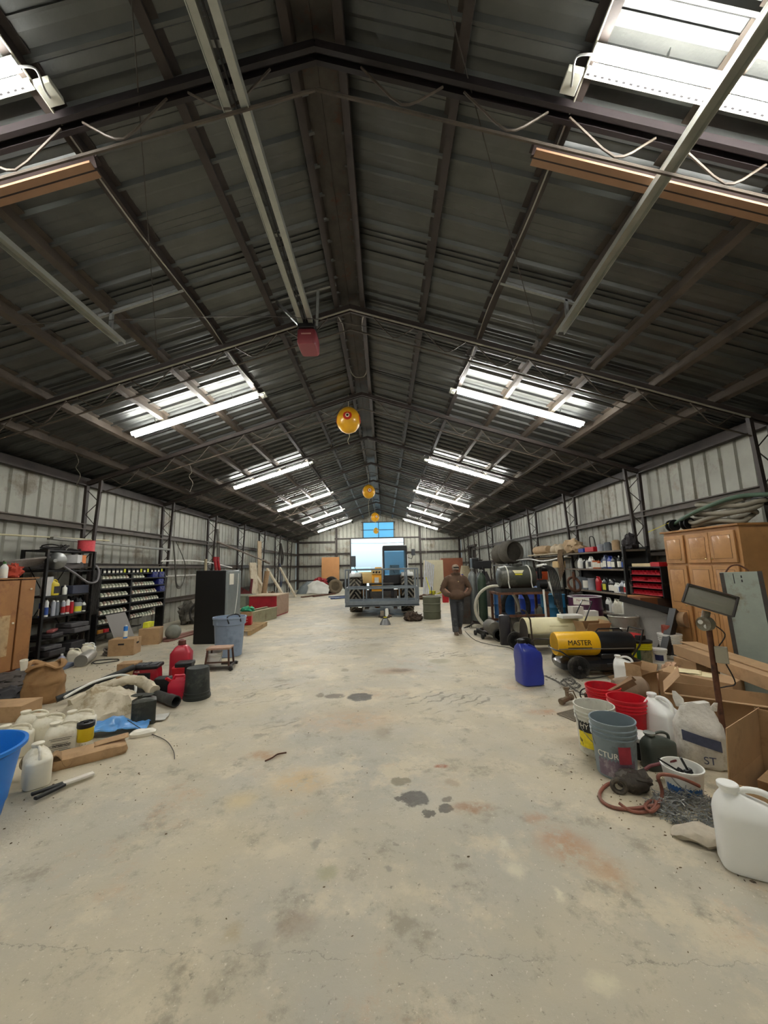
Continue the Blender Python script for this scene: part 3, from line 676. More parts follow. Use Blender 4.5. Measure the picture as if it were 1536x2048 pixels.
# pail with blue label and brushes
p = bs(1372, 1600, .1)
k = bucket('plastic_bucket', 'small white pail with a blue picture label and two dark tools inside', p, .118, .10, .17, white, rz=.3, bail=.8, ribs=False)
a0 = atan2(CAM.y-p.y, CAM.x-p.x)-.3
obj('label', G().grid(lambda u, v: (cos(lerp(a0-1.1, a0+1.1, u))*(.1035+v*.008), sin(lerp(a0-1.1, a0+1.1, u))*(.1035+v*.008), lerp(.02, .13, v)), 24, 2), M('label_blue', (60, 104, 160), .5, var=.2, alt=(196, 120, 130), altf=.12), k)
for i, (dx, a, ln) in enumerate([(-.02, -.9, .17), (.04, -.35, .12)]):
    tt = T('hand_tool', ['dark long-handled brush resting slantwise in the small white pail', 'short dark brush standing in the small white pail'][i], 'tool', p+V((dx, 0, .15)))
    obj('handle', G().bar((0, 0, -.02), (sin(a)*ln, 0, cos(a)*ln*.6), .014, .01), black, tt); obj('head', G().box((0, 0, -.02), (.045, .03, .03), rot=(0, a, 0)), black, tt, bevel=.004)
# wire clippings, hose and pump
g = G(); rnd = random.Random(5)
c = fl(1385, 1625)
for i in range(620):
    a = rnd.random()*2*pi; q = sqrt(rnd.random()); x = cos(a)*q*.24; y = sin(a)*q*.20; z = .008+.11*(1-q)*rnd.random()+.01*rnd.random()
    d = V((rnd.uniform(-1, 1), rnd.uniform(-1, 1), rnd.uniform(-.5, .6))).normalized()*rnd.uniform(.018, .045); e = V((rnd.uniform(-1, 1), rnd.uniform(-1, 1), rnd.uniform(-.4, .4)))*.012
    P0 = V((x, y, z)); P0.z = max(.004, P0.z)
    A, B, C_ = P0-d, P0+e, P0+d
    for w_ in (A, B, C_): w_.z = max(.003, w_.z)
    g.tube([A, B, C_], .0022, 4, caps=False)
one('wire_clippings', g, M('wire_grey', (132, 134, 132), .4, .7, var=.3, ns=30), 'heap of grey fence staples and wire clippings on the floor by the near jug', 'staples', c, kind='stuff')
one('dust_rag', crumple(G().loft([(0, 0, 0, .13, .07, 2.4), (.02, 0, 0, .14, .08, 2.4), (.05, .01, 0, .11, .06, 2.4), (.07, 0, 0, .05, .03, 2.4)], 30), .03, 9, 2, 0), M('dusty_plastic', (176, 166, 148), .7, var=.2, ns=12), 'crumpled dusty clear plastic wrap between clippings and near jug', 'wrap', fl(1412, 1682), -.6)
hm = M('air_hose', (128, 76, 60), .6, var=.15, alt=(96, 70, 58), altf=.2)
P = [fl(x, y, z) for x, y, z in [(1238, 1562, .03), (1213, 1570, .012), (1199, 1588, .012), (1208, 1606, .012), (1236, 1617, .012), (1270, 1617, .012), (1300, 1612, .02), (1316, 1606, .03), (1324, 1590, .05), (1322, 1572, .10), (1316, 1556, .16), (1322, 1549, .18), (1345, 1551, .19), (1372, 1560, .17), (1398, 1572, .12)]]
one('air_hose', G().tube(P, .011, 8, smooth=5), hm, 'reddish brown rubber air hose looping on the floor by the grey bucket', 'hose')
P = [fl(x, y, z) for x, y, z in [(1238, 1606, .03), (1262, 1622, .012), (1290, 1624, .014), (1306, 1618, .02), (1312, 1604, .045), (1300, 1602, .03), (1290, 1612, .04), (1302, 1624, .03), (1318, 1612, .03)]]
one('air_hose', G().tube(P, .009, 8, smooth=5), hm, 'shorter brown hose end knotted in front of the looping air hose', 'hose')
one('steel_bar', G().tube([fl(1258, 1560, .04), fl(1300, 1532, .10), fl(1352, 1520, .15)], .011, 8), M('maroon_bar', (104, 50, 52), .6, var=.2), 'maroon painted rod slanting from the pump up to the pail', 'rod')
t = T('water_pump', 'greasy dark pump body with round port beside the brown hose', 'pump', bs(1268, 1590, .06), -.3); pm = M('greasy', (66, 60, 54), .55, .3, var=.4, ns=14, alt=(100, 92, 80), altf=.2)
obj('housing', G().blob((0, 0, .06), (.10, .08, .07), .12, 3, flat=0).cyl((.03, 0, .07), (.10, 0, .10), .05), pm, t)
obj('port', G().tube([(-.10+cos(2*pi*i/20)*.04, -.07, .05+sin(2*pi*i/20)*.04) for i in range(20)], .016, 8, closed=True), pm, t)
obj('bracket', G().tube([(.0, -.05, .10), (.05, -.09, .11), (.10, -.05, .10), (.06, 0, .12)], .01, 6, smooth=4), pm, t)
# hitch, wheel valve, grate, chain
t = T('ball_valve', 'rusty brass pipe fitting with a side outlet on the floor by the chain', 'fitting', bs(1136, 1408, .03), .5)
br = M('dirty_brass', (120, 104, 84), .55, .4, var=.3)
obj('pipe', G().cyl((-.10, 0, .035), (.06, 0, .06), .028, n=16).cyl((-.115, 0, .032), (-.08, 0, .038), .036, n=8).cyl((.04, 0, .055), (.07, 0, .06), .038, n=8), br, t)
obj('outlet', G().cyl((0, 0, .05), (.02, .02, .14), .02).cyl((.02, .02, .13), (.022, .022, .16), .03, n=6), br, t); obj('lever', G().tube([(.0, 0, .12), (.05, -.04, .13), (.08, -.07, .02)], .008, 6), br, t)
t = T('hand_wheel_valve', 'small rusty valve with a spoked black hand wheel, by the red buckets', 'valve', bs(1180, 1408, .03), face(fl(1180, 1408)))
obj('hand_wheel', G().tube([(cos(2*pi*i/24)*.07-.02, -.03, .09+sin(2*pi*i/24)*.07) for i in range(24)], .007, 8, closed=True).cyl((-.09, -.03, .09), (.05, -.03, .09), .005, n=6).cyl((-.02, -.03, .02), (-.02, -.03, .16), .005, n=6), black, t)
obj('valve_body', G().blob((.02, .03, .06), (.07, .05, .06), .15, 3, flat=0).cyl((-.02, -.03, .09), (.02, .03, .07), .015), rust, t)
g = G(); 
for i in range(9): g.tube([(-.10+i*.026, -.09, .01), (-.085+i*.026, .10, .014)], .005, 6)
g.tube([(-.13, -.10, .008), (.13, -.10, .008), (.14, .10, .012), (-.11, .11, .012)], .006, 6, closed=True)
one('wire_grate', g, M('dull_grate', (120, 112, 98), .5, .5, var=.3), 'small wire grate lying flat beside the white dirt-caked bucket', 'grate', bs(1148, 1436, .05), .5)
# chain of links
def chain(name, label, P, mat, r=.018, w=.004):
    Q = spline([V(p) for p in P], 40); g = G(); acc = 0; last = Q[0]; n = 0
    for i in range(1, len(Q)):
        acc += (Q[i]-last).length; last = Q[i]
        if acc > r*1.7:
            acc = 0; d = (Q[i]-Q[i-1]).normalized(); up = V((0, 0, 1)); s = d.cross(up).normalized(); u = up if n % 2 else s; n += 1
            g.tube([Q[i]+d*cos(2*pi*k/10)*r*1.25+u*sin(2*pi*k/10)*r*.7+V((0, 0, r*.5)) for k in range(10)], w, 5, closed=True)
    return one(name, g, mat, label, 'chain')
chm = M('chain_steel', (112, 110, 104), .45, .7, var=.3)
chain('log_chain', 'grey steel chain heaped on the floor beside the black heater wheel', [fl(x, y, z) for x, y, z in [(1088, 1352, 0), (1110, 1362, 0), (1130, 1372, 0), (1150, 1366, .01), (1140, 1358, .02), (1122, 1366, .03), (1140, 1378, .02), (1160, 1372, .01), (1128, 1360, .04), (1148, 1380, 0), (1158, 1386, 0), (1172, 1392, 0), (1176, 1400, 0)]], chm)
# ---- cardboard pile
carton('cardboard_box', 'large open cardboard carton at the right edge with smaller boxes inside', (2.88, 2.40, 0), .60, .60, .24, rz=-R(58), open_=True, flaps=(None, None, 84, 86))
carton('cardboard_box', 'small sealed box inside the large open carton, farther back', (2.95, 2.55, .008), .34, .26, .17, rz=-R(58), tape=False)
carton('cardboard_box', 'small sealed box inside the large open carton, nearer the camera', (2.82, 2.28, .008), .24, .22, .13, rz=-R(58), tape=False)
carton('cardboard_box', 'long wide empty carton lying behind the white bag', (3.72, 3.86, 0), 1.06, .44, .27, rz=-.61, open_=True, flaps=(168, 150, None, 50))
carton('cardboard_box', 'sealed carton with cream papers on top, behind the wide empty carton', (3.86, 4.42, 0), .66, .34, .31, rz=-1.0, tape=False)
for i, (a, b) in enumerate([((3.80, 4.50), .2), ((3.88, 4.40), -.1)]):
    one('paper_sheet', crumple(G().grid(lambda u, v: (u*.24-.12, v*.2-.1, 0), 8, 8), .006, 6, i), M('cream_paper', (228, 214, 172), .8, var=.04), ['cream instruction sheet lying on the sealed carton', 'second cream sheet tucked under the first on the sealed carton'][i], 'paper', (a[0], a[1], .322-.006*i), -.9+b, solid=.002)
carton('cardboard_box', 'very long narrow brown carton lying across the top of the cardboard pile', (4.28, 4.45, .31), 1.75, .28, .13, rz=-1.72, tape=False)
carton('cardboard_box', 'flattened long cardboard sheet lying on the long narrow carton', (4.38, 4.55, .445), 1.7, .20, .014, rz=-1.74, tape=False)
carton('cardboard_box', 'plain closed carton propping the far end of the long narrow carton', (4.38, 5.12, 0), .34, .30, .30, rz=-1.5)
carton('cardboard_box', 'carton with hanging open flap just right of the floodlight pole', (4.02, 3.10, 0), .50, .42, .40, rz=-.75, open_=True, flaps=(120, 95, 60, 215))
carton('cardboard_box', 'small torn upright carton at the left end of the cardboard pile', (3.38, 4.66, .0), .22, .20, .28, rz=.3, open_=True, flaps=(150, 110, 70, 95))
one('crumpled_paper', crumple(G().blob((0, 0, .10), (.10, .08, .13), .2, 3, 26, 16, 4, 0), .03, 9, 5, 0), M('kraft', (186, 152, 122), .85, var=.12), 'crumpled brown packing paper stuffed beside the torn carton', 'paper', (3.62, 4.85, 0))
one('crumpled_paper', crumple(G().blob((0, 0, .14), (.10, .08, .16), .2, 3, 26, 16, 8, 0), .03, 9, 7, 0), M('kraft', (186, 152, 122), .85), 'crumpled tan packing paper in front of the papered carton', 'paper', (3.98, 4.98, 0))
one('cardboard_sheet', G().box((0, 0, .004), (1.0, .6, .008)), card, 'flat cardboard sheet on the floor in front of the yellow bucket', 'cardboard', (3.95, 5.45, 0), -.25)
# flood light on pole
t = T('floodlight_stand', 'old rusty floodlight head on a brown pole standing in the cardboard pile', 'floodlight', (3.21, 3.40, 0), -.72)
pz = .96
obj('pole', G().cyl((0, 0, 0), (-.0, 0, pz), .022, n=14), rust, t)
obj('base_plate', G().cyl((0, 0, 0), (0, 0, .02), .16), rust, t)
hm2 = M('lamp_grey', (128, 126, 112), .5, .4, var=.2, alt=(96, 80, 62), altf=.15)
mh = Matrix.Translation((.02, -.02, pz+.21)) @ Euler((-.55, .32, 0)).to_matrix().to_4x4()
g = G(); w_, h_, w2, h2, dd = .165, .092, .11, .055, .09
vs = [(-w_, -dd, -h_), (w_, -dd, -h_), (w_, -dd, h_), (-w_, -dd, h_), (-w2, .0, -h2), (w2, 0, -h2), (w2, 0, h2), (-w2, 0, h2)]
g.add(vs, [(0, 1, 5, 4), (1, 2, 6, 5), (2, 3, 7, 6), (3, 0, 4, 7), (4, 5, 6, 7)], mh)
lh = obj('lamp_head', g, hm2, t, solid=.006)
g = G()
for a, b in [((-w_, -h_), (w_, -h_)), ((w_, -h_), (w_, h_)), ((w_, h_), (-w_, h_)), ((-w_, h_), (-w_, -h_))]: g.bar(mh @ V((a[0], -dd-.004, a[1])), mh @ V((b[0], -dd-.004, b[1])), .016, .012)
obj('bezel', g, dsteel, lh)
obj('glass', G().box((0, -dd+.01, 0), (w_*1.94, .003, h_*1.94), m=mh), M('dusty_glass', (120, 116, 96), .25, var=.1, trans=.55), lh)
obj('bulb', G().cyl(mh @ V((-.09, -.05, 0)), mh @ V((.09, -.05, 0)), .01), white, lh)
nk = obj('knuckle_box', G().cyl((-.03, -.07, pz+.05), (-.0, -.01, pz+.05), .058, n=20).cyl((-.02, -.04, pz+.07), (.0, -.02, pz+.15), .03), hm2, t)
obj('screw_plate', G().cyl((-.048, -.072, pz+.065), (-.047, -.078, pz+.065), .018).cyl((-.012, -.072, pz+.03), (-.011, -.078, pz+.03), .018), white, nk)
obj('switch_box', G().box((.06, -.02, pz-.20), (.085, .06, .13)), M('box_tan', (156, 150, 132), .5, .2, var=.06), t, bevel=.005)
obj('cord', G().tube([(.03, -.02, pz+.05), (.10, -.02, pz-.03), (.05, -.02, pz-.13)], .005, 6, smooth=5).tube([(.08, -.02, pz-.27), (.12, .01, pz-.42), (.06, .02, pz-.46), (.0, .0, pz-.48)], .005, 6, smooth=5), black, t)
# white jug by heater, peach bottle, yellow bucket etc
jug('chemical_jug', 'white plastic gallon jug on the floor right of the black heater tank', bs(1252, 1372, .08), .24, .16, .36, wp, rz=-.5)
one('foam_ball', G().loft([(0, 0, 0, .05, .05, 2), (.03, 0, 0, .09, .08, 2), (.10, 0, 0, .10, .09, 2), (.17, 0, 0, .08, .07, 2), (.21, 0, 0, .03, .03, 2)], 20), M('peach', (206, 172, 132), .8, var=.1, bump=.3), 'peach coloured lumpy filter cartridge standing behind the white gallon jug', 'filter', bs(1246, 1336, .05))
p = bs(1285, 1338, .14); yb = M('bucket_yellow', (206, 200, 30), .42, var=.08, alt=(170, 160, 50), altf=.1)
k = bucket('plastic_bucket', 'tall yellow five gallon bucket with black lid and green label', p, .152, .135, .38, yb, lid=black, bail=.5)
a0 = atan2(CAM.y-p.y, CAM.x-p.x)
obj('label', G().grid(lambda u, v: (cos(lerp(a0-.35, a0+1.3, u))*(.1415+v*.006), sin(lerp(a0-.35, a0+1.3, u))*(.1415+v*.006), lerp(.06, .26, v)), 24, 2), M('label_photo', (118, 116, 92), .6, var=.35, ns=22, alt=(40, 44, 34), altf=.2), k)
obj('label_stripe', G().grid(lambda u, v: (cos(lerp(a0-.35, a0+.0, u))*(.143+v*.006), sin(lerp(a0-.35, a0+.0, u))*(.143+v*.006), lerp(.06, .26, v)), 12, 2), M('label_green', (34, 84, 44), .6, var=.1), k)
one('small_carton', G().box((0, 0, .03), (.12, .08, .06)), black, 'small black and white box lying on the black lid of the yellow bucket', 'box', (p.x+.02, p.y, .39), .3, bevel=.004)
for (x, y, r, h, lab, lm) in [(1345, 1318, .16, .36, 'white bucket with black picture label in front of the wooden cabinet', M('label_dark', (50, 50, 52), .6, var=.4, ns=30)), (1322, 1326, .09, .19, 'short white tub with dark blue label left of the white bucket', M('label_navy', (42, 44, 84), .6, var=.2, ns=30))]:
    p = bs(x, y, r); a0 = atan2(CAM.y-p.y, CAM.x-p.x)
    bucket('plastic_bucket', lab, p, r, r*.9, h, white, lid=white, label_band=(lm, .15, .6, a0-.9, a0+.5))
one('food_can', G().lathe([(0, 0), (.07, 0), (.07, .12), (.06, .13), (0, .13)]), M('reddish_can', (150, 76, 62), .5, var=.3, ns=20), 'rusty red paint can standing on the white bucket lid', 'can', (bs(1345, 1318, .16).x-.04, bs(1345, 1318, .16).y, .375))
# ================= torpedo heaters =================
def wheel(parent, c, r, w, mt=None, spokes=6, name='wheel'):
    m = Matrix.Translation(c) @ Matrix.Rotation(-pi/2, 4, 'X'); g = G()
    g.lathe([(r*.72, -w/2), (r*.97, -w/2), (r, -w*.3), (r, w*.3), (r*.97, w/2), (r*.72, w/2), (r*.72, -w/2)], n=32, m=m)
    o = obj(name, g, mt or rubber, parent); g = G().lathe([(0, -w*.55), (r*.16, -w*.55), (r*.18, w*.5), (0, w*.5)], n=14, m=m)
    for i in range(spokes):
        a = 2*pi*i/spokes; g.bar(V(c)+V((cos(a)*r*.12, 0, sin(a)*r*.12)), V(c)+V((cos(a)*r*.76, 0, sin(a)*r*.76)), r*.2, w*.5, up=(0, 1, 0))
    obj('spokes', g, M('spoke_grey', (52, 52, 54), .4), o); return o
YH = 5.72
t = T('torpedo_heater', 'yellow and black torpedo heater marked MASTER on a black wheeled tank', 'heater', (2.85, YH, 0), -.03)
mx = Matrix.Translation((0, 0, .405)) @ Matrix.Rotation(pi/2, 4, 'Y')
y_ = obj('front_shell', G().lathe([(.135, 0), (.155, 0), (.163, .02), (.163, .56), (.155, .58), (.135, .58), (.13, .02), (.135, 0)], n=40, m=mx), yellow, t)
text('lettering', 'MASTER', .098, black, y_, (.29, -.162, .44), (pi/2-.15, 0, 0), .002, .92)
obj('lettering_bar', G().box((.29, -.1655, .375), (.33, .002, .010)), black, y_)
blk = M('gloss_black', (24, 25, 28), .3, .1, var=.2, coat=.3)
obj('rear_shell', G().lathe([(.12, .56), (.152, .57), (.156, .60), (.156, 1.02), (.14, 1.07), (.09, 1.10), (0, 1.10)], n=36, m=mx), blk, t)
obj('seam_trim', G().bar((.0, -.164, .36), (1.03, -.158, .36), .008, .012), steel, t)
obj('fuel_tank', G().loft([(.07, .58, 0, .52, .17), (.09, .58, 0, .56, .20), (.17, .58, 0, .57, .21), (.20, .58, 0, .53, .18), (.235, .60, 0, .44, .13)], 40, p=7), blk, t)
obj('control_box', G().box((.78, -.06, .255), (.42, .20, .07)), blk, t, bevel=.008)
obj('tank_ribs', G().box((.38, -.205, .15), (.28, .02, .05)).box((.72, -.205, .15), (.22, .02, .05)).box((1.0, -.205, .15), (.2, .02, .05)), blk, t, bevel=.006)
for dy in (-.27, .27): wheel(t, (.20, dy, .145), .145, .05)
obj('axle', G().cyl((.2, -.27, .145), (.2, .27, .145), .01), blk, t)
obj('rear_handle', G().tube([(.98, -.15, .22), (1.10, -.17, .40), (1.17, -.17, .60), (1.17, .17, .60), (1.10, .17, .40), (.98, .15, .22)], .012, 8), blk, t)
obj('front_handle', G().tube([(.20, -.20, .18), (.02, -.22, .33), (-.03, -.1, .34), (-.03, .1, .34), (.02, .22, .33), (.2, .2, .18)], .011, 8, smooth=4), blk, t)
obj('top_handle', G().tube([(.60, 0, .56), (.64, 0, .60), (.94, 0, .60), (.98, 0, .56)], .010, 8), blk, t)
ch = M('heater_cream', (216, 208, 168), .45, var=.06, alt=(190, 178, 140), altf=.1)
t = T('torpedo_heater', 'larger cream coloured torpedo heater behind the yellow one', 'heater', (2.92, 7.15, 0), -.02)
mx = Matrix.Translation((0, 0, .34)) @ Matrix.Rotation(pi/2, 4, 'Y')
obj('shell_top', G().grid(lambda u, v: (u*1.45, -cos(v*pi)*.24, .34+sin(v*pi)*.24), 2, 24), ch, t, solid=.006)
obj('shell_bottom', G().grid(lambda u, v: (u*1.42+.02, -cos(v*pi)*.235, .34-sin(v*pi)*.235), 2, 24), M('heater_olive', (120, 114, 92), .5, .2, var=.15), t, solid=.006)
obj('nozzle', G().lathe([(.235, 0), (.19, .01), (.15, .3), (.05, .32), (0, .32)], n=32, m=mx), dsteel, t)
obj('rear_grille', G().lathe([(.22, 1.42), (.14, 1.44), (0, 1.44)], n=32, m=mx), M('white_grille', (224, 222, 206), .5), t)
obj('lettering_strip', G().box((.55, -.213, .45), (.32, .003, .02)), M('faded_ink', (170, 156, 110), .6), t)
for dy in (-.30, .26): wheel(t, (-.08, dy, .15), .15, .05)
obj('cart_frame', G().tube([(-.08, -.28, .15), (.1, -.26, .26), (1.3, -.26, .20), (1.5, -.26, .12)], .015, 8).tube([(-.08, .24, .15), (.1, .24, .22), (1.3, .24, .20), (1.5, .24, .12)], .015, 8).tube([(.05, -.27, .24), (.04, -.27, .58), (-.02, -.27, .72), (-.10, -.27, .76)], .014, 8), dsteel, t)
obj('lift_handle', G().tube([(1.0, -.20, .50), (1.18, -.18, .86), (1.18, .18, .86), (1.0, .2, .5)], .012, 8), blk, t)
# blue jug
p = bs(1060, 1373, .12); t = T('fuel_jug', 'tall blue square utility jug with a black cap, left of the MASTER heater', 'jug', p, .15)
vb = M('racing_blue', (32, 48, 140), .34, var=.1, coat=.2)
g = G().loft([(0, 0, 0, .12, .12), (.02, 0, 0, .145, .14), (.10, 0, 0, .15, .145), (.22, 0, 0, .143, .135), (.34, 0, 0, .148, .145), (.41, -.005, 0, .14, .14), (.46, -.04, 0, .10, .11), (.50, -.07, 0, .06, .07, 3), (.52, -.08, 0, .045, .045, 2)], 40, p=6)
obj('body', g, vb, t); obj('cap', G().lathe([(.045, .51), (.05, .52), (.05, .56), (.03, .575), (0, .575)], (-.08, 0, 0), 20), black, t)
obj('handle', G().tube([(-.02, -.06, .50), (.06, -.06, .46), (.125, -.06, .36), (.135, -.06, .26)], [.018, .02, .02, .024], 8, smooth=4), vb, t)
# upright black case, floor jack
p = bs(1012, 1291, .1); t = T('tool_case', 'upright black plastic case standing left of the cream heater', 'case', p, face(p))
obj('body', G().loft([(0, 0, 0, .095, .09), (.02, 0, 0, .105, .10), (.50, 0, 0, .11, .10), (.55, .0, 0, .10, .09), (.575, .01, 0, .06, .05)], 28, p=6), M('case_black', (34, 32, 38), .35, var=.2, coat=.3), t)
obj('handle', G().tube([(-.05, 0, .56), (-.04, 0, .60), (.05, 0, .60), (.06, 0, .56)], .008, 6), black, t)
p = bs(974, 1277, .1); t = T('floor_jack', 'low black trolley jack on four small wheels', 'jack', p, .1)
obj('frame', G().box((-.09, .1, .10), (.03, .55, .10)).box((.09, .1, .10), (.03, .55, .10)).box((0, -.12, .13), (.21, .14, .03)).box((0, .3, .13), (.2, .1, .04)), black, t, bevel=.006)
obj('lift_arm', G().bar((0, .3, .14), (0, .0, .20), .07, .04).cyl((0, 0, .19), (0, 0, .23), .05), dsteel, t)
obj('cover_plate', G().box((0, -.10, .155), (.13, .20, .02)), M('plate_white', (190, 186, 190), .4, .3), t, bevel=.004)
for x in (-.14, .14):
    for y in (-.14, .33): wheel(t, (x*.9, y, .05), .05, .04, spokes=0, name='caster') if False else obj('caster', G().cyl((x-.02, y, .055), (x+.02, y, .055), .055, n=20), rubber, t)
# cords on the floor
cb = M('cord_black', (40, 38, 36), .6)
for i, (P, lab) in enumerate([([(930, 1262, .01), (950, 1280, .01), (985, 1290, .01), (1020, 1296, .01), (1034, 1310, .01), (1036, 1330, .01)], 'thin dark cord curving across the floor from the person to the blue jug'), ([(1150, 1350, .01), (1180, 1356, .01), (1210, 1352, .012), (1232, 1346, .012), (1200, 1342, .01)], 'black power cord lying under the MASTER heater')]):
    one('power_cord', G().tube([fl(*q) for q in P], .006, 5, smooth=6), cb, lab, 'cord')
# ================= right side, middle distance =================
# wooden cabinet against the right wall
oakm = M('oak_cabinet', (172, 126, 78), .45, var=.12, ns=4, alt=(150, 104, 60), altf=.12, coat=.2)
oakd = M('oak_groove_shade', (92, 60, 34), .5, var=.1)  # shade of the panel relief, painted as a darker oak
CXF, CY0, CY1, CH = 5.40, 5.35, 6.80, 2.02
t = T('oak_cabinet', 'tall honey oak pantry cabinet with raised-panel doors against the right wall', 'cabinet', (CXF, CY0, 0))
obj('carcass', G().box((.22, .725, CH/2+.03), (.43, 1.45, CH-.06)).box((.23, .725, .05), (.40, 1.43, .1)), oakm, t)
obj('top_board', G().box((.205, .72, CH+.012), (.50, 1.53, .03)), M('oak_top', (150, 106, 58), .6, var=.2), t, bevel=.004)
def rdoor(y0, y1, z0, z1, mid=None, knob=None):
    d = obj('door', G().box((-.014, (y0+y1)/2, (z0+z1)/2), (.028, y1-y0, z1-z0)), oakm, t, bevel=.006)
    ps = [(z0, z1)] if mid is None else [(z0, mid), (mid, z1)]
    for a, b in ps:
        g = G().box((-.029, (y0+y1)/2, (a+b)/2), (.004, y1-y0-.12, b-a-.12)); obj('panel_groove_shade', g, oakd, d)
        g = G(); w, h = y1-y0-.13, b-a-.13; c = (a+b)/2; cy = (y0+y1)/2
        g.hexa([(-.031, cy-w/2, c-h/2), (-.031, cy+w/2, c-h/2), (-.031, cy+w/2, c+h/2), (-.031, cy-w/2, c+h/2), (-.042, cy-w/2+.04, c-h/2+.04), (-.042, cy+w/2-.04, c-h/2+.04), (-.042, cy+w/2-.04, c+h/2-.04), (-.042, cy-w/2+.04, c+h/2-.04)])
        obj('raised_panel', g, oakm, d)
    if knob: obj('knob', G().blob((-.055, knob[0], knob[1]), (.016, .016, .016), 0, nu=12, nv=8), M('brass', (214, 190, 140), .25, .9), d)
for (a, b, k1) in [(1.0, 1.42, 1.05), (.50, .93, .55), (.06, .49, .44)]:
    rdoor(a, b, 1.50, 1.96, knob=(k1, 1.56)); rdoor(a, b, .12, 1.46, mid=.80, knob=(k1, .82))
# inside of the far side: things on top of the cabinet
hgr = M('grey_hose', (124, 118, 104), .65, var=.12, alt=(96, 90, 80), altf=.15)
P = []
for i in range(70):
    a = i/9.2*2*pi/1.0*.62; q = i/70
    P.append(V((cos(a)*.20*(1+.2*sin(i*.7)), sin(a)*(.50+.12*sin(i*.37)), .05+.045*(i//11)+.10*(.5+.5*sin(a+1))*(i/40)+.03*sin(i*1.1))))
one('suction_hose', G().tube(P, .033, 10, smooth=3), hgr, 'thick grey hose coiled in a big heap on top of the oak cabinet', 'hose', (5.60, 5.75, CH+.03))
one('fire_hose', G().tube([(.0, .75, .05), (-.15, .3, .12), (-.18, -.2, .22), (-.05, -.6, .30), (.2, -1.0, .25)], .03, 10, smooth=6), M('green_hose', (70, 92, 76), .6, var=.15), 'dark green hose stretching over the coil toward the right edge', 'hose', (5.5, 5.9, CH+.10))
for i, (y, lab) in enumerate([(6.62, 'black wheel-shaped spool on the far corner of the cabinet top'), (6.30, 'low black round roller on the cabinet top beside the hose')]):
    one('cable_spool', G().lathe([(.03, -.05), (.10, -.05), (.10, -.03), (.06, -.025), (.06, .025), (.10, .03), (.10, .05), (.03, .05), (.03, -.05)], n=24, m=Matrix.Translation((0, 0, .10)) @ Matrix.Rotation(pi/2, 4, 'X')), black, lab, 'spool', (5.45, y, CH+.027), .1*i)
one('yellow_stick', G().bar((-.22, .1, .0), (.10, -.06, .16), .010), M('tape_yellow', (220, 206, 60), .5), 'yellow stick poking up at the far corner of the cabinet top', 'stick', (5.34, 6.68, CH+.036))
one('black_sheeting', crumple(G().grid(lambda u, v: (u*.22, -v*.9, .25-.35*v*v+.05*sin(u*7)), 16, 24), .06, 5, 9), M('black_sheet', (28, 27, 28), .5, var=.3), 'black plastic sheeting hanging off the near end of the cabinet top', 'sheeting', (5.58, 5.3, CH+.10), solid=.006)
# pale panel leaning beside the cabinet
t = T('steel_locker_door', 'tall pale grey-green metal panel leaning beside the oak cabinet', 'panel', (4.70, 4.62, .0), 0, rot=(-.10, -.03, -.72))
obj('panel', G().box((0, 0, .70), (.34, .05, 1.40)), M('pale_green_metal', (150, 158, 148), .5, .3, var=.14, ns=3, alt=(126, 118, 98), altf=.18), t, bevel=.006)
obj('channel', G().box((-.155, -.035, .70), (.04, .03, 1.38)).box((.19, .0, .70), (.04, .07, 1.40)), dsteel, t)
obj('hook', G().tube([(-.12, 0, 1.39), (-.06, 0, 1.47), (.02, 0, 1.48), (.10, 0, 1.41)], .01, 6, smooth=4), rust, t)
obj('hinge_slots', G().box((-.05, -.028, 1.32), (.008, .004, .12)).box((.02, -.028, 1.29), (.012, .004, .03)).box((.02, -.028, 1.34), (.012, .004, .03)), ink, t)
one('gear_pile', crumple(G().blob((0, 0, .25), (.35, .35, .35), .2, 3, 26, 16, 2, 0), .05, 5, 2, 0), M('dark_bag', (40, 36, 38), .7, var=.4, ns=8), 'dark bag and gear heaped at the right edge behind the pale panel', 'bag', (5.30, 4.45, 0))
one('dust_brush', crumple(G().blob((0, 0, .06), (.13, .10, .08), .15, 4, 26, 14, 6, 0), .02, 12, 2, 0), M('brush_hair', (84, 72, 58), .95, var=.4, ns=30), 'brown bristly brush head in the flapped carton', 'brush', (4.00, 3.14, .10))
# small parts drawers, red bins
t = T('drawer_cabinet', 'low brown wooden drawer unit with open drawers, left of the oak cabinet', 'cabinet', (5.30, 7.05, 0))
dw = M('brown_wood', (122, 74, 44), .6, var=.15); dl = M('drawer_front', (164, 112, 70), .6, var=.1)
obj('carcass', G().box((.30, .38, .44), (.5, .72, .88)), M('dark_wood', (62, 42, 30), .7, var=.2), t)
for z in (.82, .52, .22):
    for y0, dx, m_ in ((.56, -.02, dl), (.20, -.22, dw)):
        d = obj('drawer', G().box((dx+.16, y0, z), (.40, .33, .15)), m_, t, bevel=.004); obj('pull', G().box((dx-.045, y0, z), (.01, .07, .02)), black, d)
t = T('bin_rack', 'black rack of red plastic parts bins beside the oak cabinet', 'rack', (5.42, 7.02, .9))
obj('frame', G().box((.25, .40, .25), (.02, .86, .52)).box((.12, -.02, .26), (.26, .02, .54)).box((.12, .84, .26), (.26, .02, .54)).box((.12, .41, .535), (.28, .90, .02)), blackmetal, t)
obj('shelves', G().box((.10, .41, .02), (.26, .84, .008)).box((.10, .41, .145), (.26, .84, .008)).box((.10, .41, .27), (.26, .84, .008)).box((.10, .41, .395), (.26, .84, .008)), M('red_edge', (170, 60, 66), .5), t)
rbm = M('bin_red', (170, 24, 40), .4, var=.1)
proto = None
